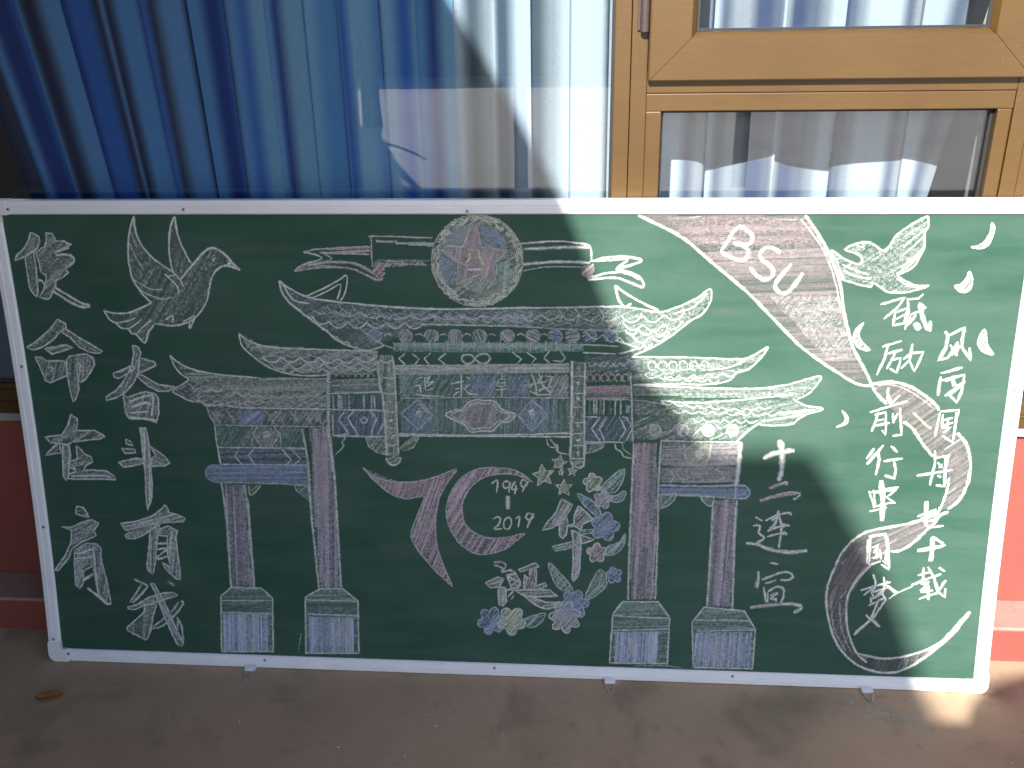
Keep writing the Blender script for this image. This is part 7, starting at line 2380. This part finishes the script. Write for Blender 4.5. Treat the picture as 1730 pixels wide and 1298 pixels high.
# ------------------------------------------------------------------ added out of view for shadows and reflections: canopies, bare tree, yard wall
def canopy(label, z, poly, posts, rails):
    """unseen shadow caster, a sheet on steel posts; poly is where its shadow outline would cross the height of 3 m"""
    dx, dy = -(z - 3.0) * SUN_DIR.x / -SUN_DIR.z, -(z - 3.0) * SUN_DIR.y / -SUN_DIR.z
    base = posts[0]
    root = tag(empty('shadow_caster', (base[0], base[1], 0)), label, 'canopy', 'shadow casters added behind the photographer')
    inv = Matrix.Translation((-base[0], -base[1], 0))
    def part(o):
        o.parent = root; o.matrix_parent_inverse = inv
    bm = bmesh.new()
    f = bm.faces.new([bm.verts.new((x + dx, y + dy, z)) for x, y in poly])
    r = bmesh.ops.extrude_face_region(bm, geom=[f])
    for v in r['geom']:
        if isinstance(v, bmesh.types.BMVert):
            v.co.z += 0.04
    part(from_bm('caster_sheet', bm, M['sheet']))
    for x, y in posts:
        part(box('post', (x - 0.04, y - 0.04, 0.0), (x + 0.04, y + 0.04, z - 0.081), M['steel'], bevel=0.004))
    for x0, x1, y in rails:
        part(box('beam', (x0, y - 0.03, z - 0.08), (x1, y + 0.03, z - 0.001), M['steel']))
canopy('grey canopy added out of view to shade the left window and upper board', 3.4,
       [(-14, -1.0), (-0.66, -1.0), (-0.56, -1.78), (-0.48, -2.16), (-0.41, -2.63), (-0.38, -3.04), (-0.34, -3.27), (-0.29, -3.40), (-0.24, -3.56), (-0.24, -3.9), (-14, -3.9)],
       [(-13.6, -2.6), (-5.6, -2.6), (-13.6, -4.2), (-5.6, -4.2)], [(-13.8, -1.2, -2.6), (-13.8, -1.2, -4.2)])  # added caster: shades the window and upper board on the left
canopy('tall grey canopy added out of view to cast the shadow on the lower board', 4.6,
       [(-14, -3.5), (-0.30, -3.5), (-0.20, -3.575), (0.0, -3.57), (0.03, -3.68), (0.06, -3.86), (0.095, -4.02), (0.12, -4.22), (0.13, -4.41), (0.135, -4.58), (0.14, -4.85), (0.3, -5.6),
        (1.3, -5.8), (1.3, -9.75), (0.6, -9.95), (-0.4, -9.8), (-1.9, -9.95), (-2.25, -10.2), (-2.55, -11.3), (-2.9, -12.6), (-3.25, -13.5), (-3.7, -14.3), (-4.1, -14.6), (-4.7, -15.4), (-6.4, -19.0), (-14, -19.0)],
       [(-13.6, -6.6), (-13.6, -18.0), (-6.2, -6.6), (-6.2, -14.0), (-4.6, -11.6)], [(-13.8, -0.6, -6.6), (-13.8, 0.7, -11.6)])  # added caster: shadow on the lower board, edges of the reflected yard
canopy('low awning added behind the photographer to outline the sunlit ground patch', 2.05,
       [(0.20, -4.69), (0.245, -4.61), (0.285, -4.575), (0.33, -4.545), (0.38, -4.52), (0.44, -4.505), (0.60, -4.51), (0.75, -4.56), (0.80, -4.75), (0.95, -5.0), (0.95, -5.35), (-0.6, -5.35), (-0.6, -4.69)],
       [(-0.2, -3.6), (1.15, -3.6)], [(-0.25, 1.2, -3.6)])  # added caster: bounds the sunlit patch on the ground
canopy('low roof added out of view to darken the left end of the board', 2.35,
       [(-1.66, -1.5), (-0.70, -1.5), (-0.54, -2.8), (-0.46, -3.3), (-0.42, -5.6), (-1.66, -5.6)],
       [(-1.44, -4.4), (-1.44, -2.6)], [(-1.48, -0.7, -4.4), (-1.48, -0.7, -2.6)])  # added sheet: keeps sky light off the left end
# a bare tree added out of view so the pane mirrors its trunk and limbs
def limb(p0, p1, r0, r1, bow=0.1, n=7):
    p0, p1 = Vector(p0), Vector(p1)
    side = (p1 - p0).cross(Vector((0, 0.3, 1))).normalized() * bow
    rings = []
    for i in range(n):
        t = i / (n - 1)
        c = p0.lerp(p1, t) + side * math.sin(math.pi * t)
        d = (p1 - p0).normalized(); a = d.orthogonal().normalized(); b = d.cross(a)
        r = r0 + (r1 - r0) * t
        rings.append([tuple(c + r * (math.cos(k * math.pi / 4) * a + math.sin(k * math.pi / 4) * b)) for k in range(8)])
    return rings
tree = tag(empty('reflection_tree', (-2.35, -9.2, 0)), 'slim bare limbed tree added out of view for the reflection in the pane', 'tree')
def tpart(o):
    o.parent = tree; o.matrix_parent_inverse = Matrix.Translation((2.35, 9.2, 0))
    return o
tpart(loft('trunk', limb((-2.35, -9.2, -0.02), (-2.2, -9.15, 1.3), 0.12, 0.085, 0.08), M['brick'], None, True))
for a, b, r in (((-2.21, -9.15, 1.2), (-2.9, -9.3, 3.0), 0.06), ((-2.2, -9.15, 1.25), (-1.7, -9.0, 2.9), 0.06), ((-2.3, -9.17, 0.75), (-1.75, -8.9, 1.35), 0.045), ((-2.33, -9.19, 0.6), (-3.1, -9.4, 1.5), 0.04)):
    tpart(loft('limb', limb(a, b, r, r * 0.35, 0.12), M['brick'], None, True))

cw = empty('reflection_wall', (0, -15.3, 0))  # unseen wall added as a dark band in the window reflection
tag(cw, 'low dark wall added out of view to darken the top of the window reflection', 'wall')
for nm, lo, hi in (('wall', (-30, -15.5, 0.0), (30, -15.3, 1.25)), ('coping', (-30.05, -15.54, 1.2505), (30.05, -15.26, 1.32))):
    o = box(nm, lo, hi, M['brick'])
    o.parent = cw; o.matrix_parent_inverse = Matrix.Translation((0, 15.3, 0))
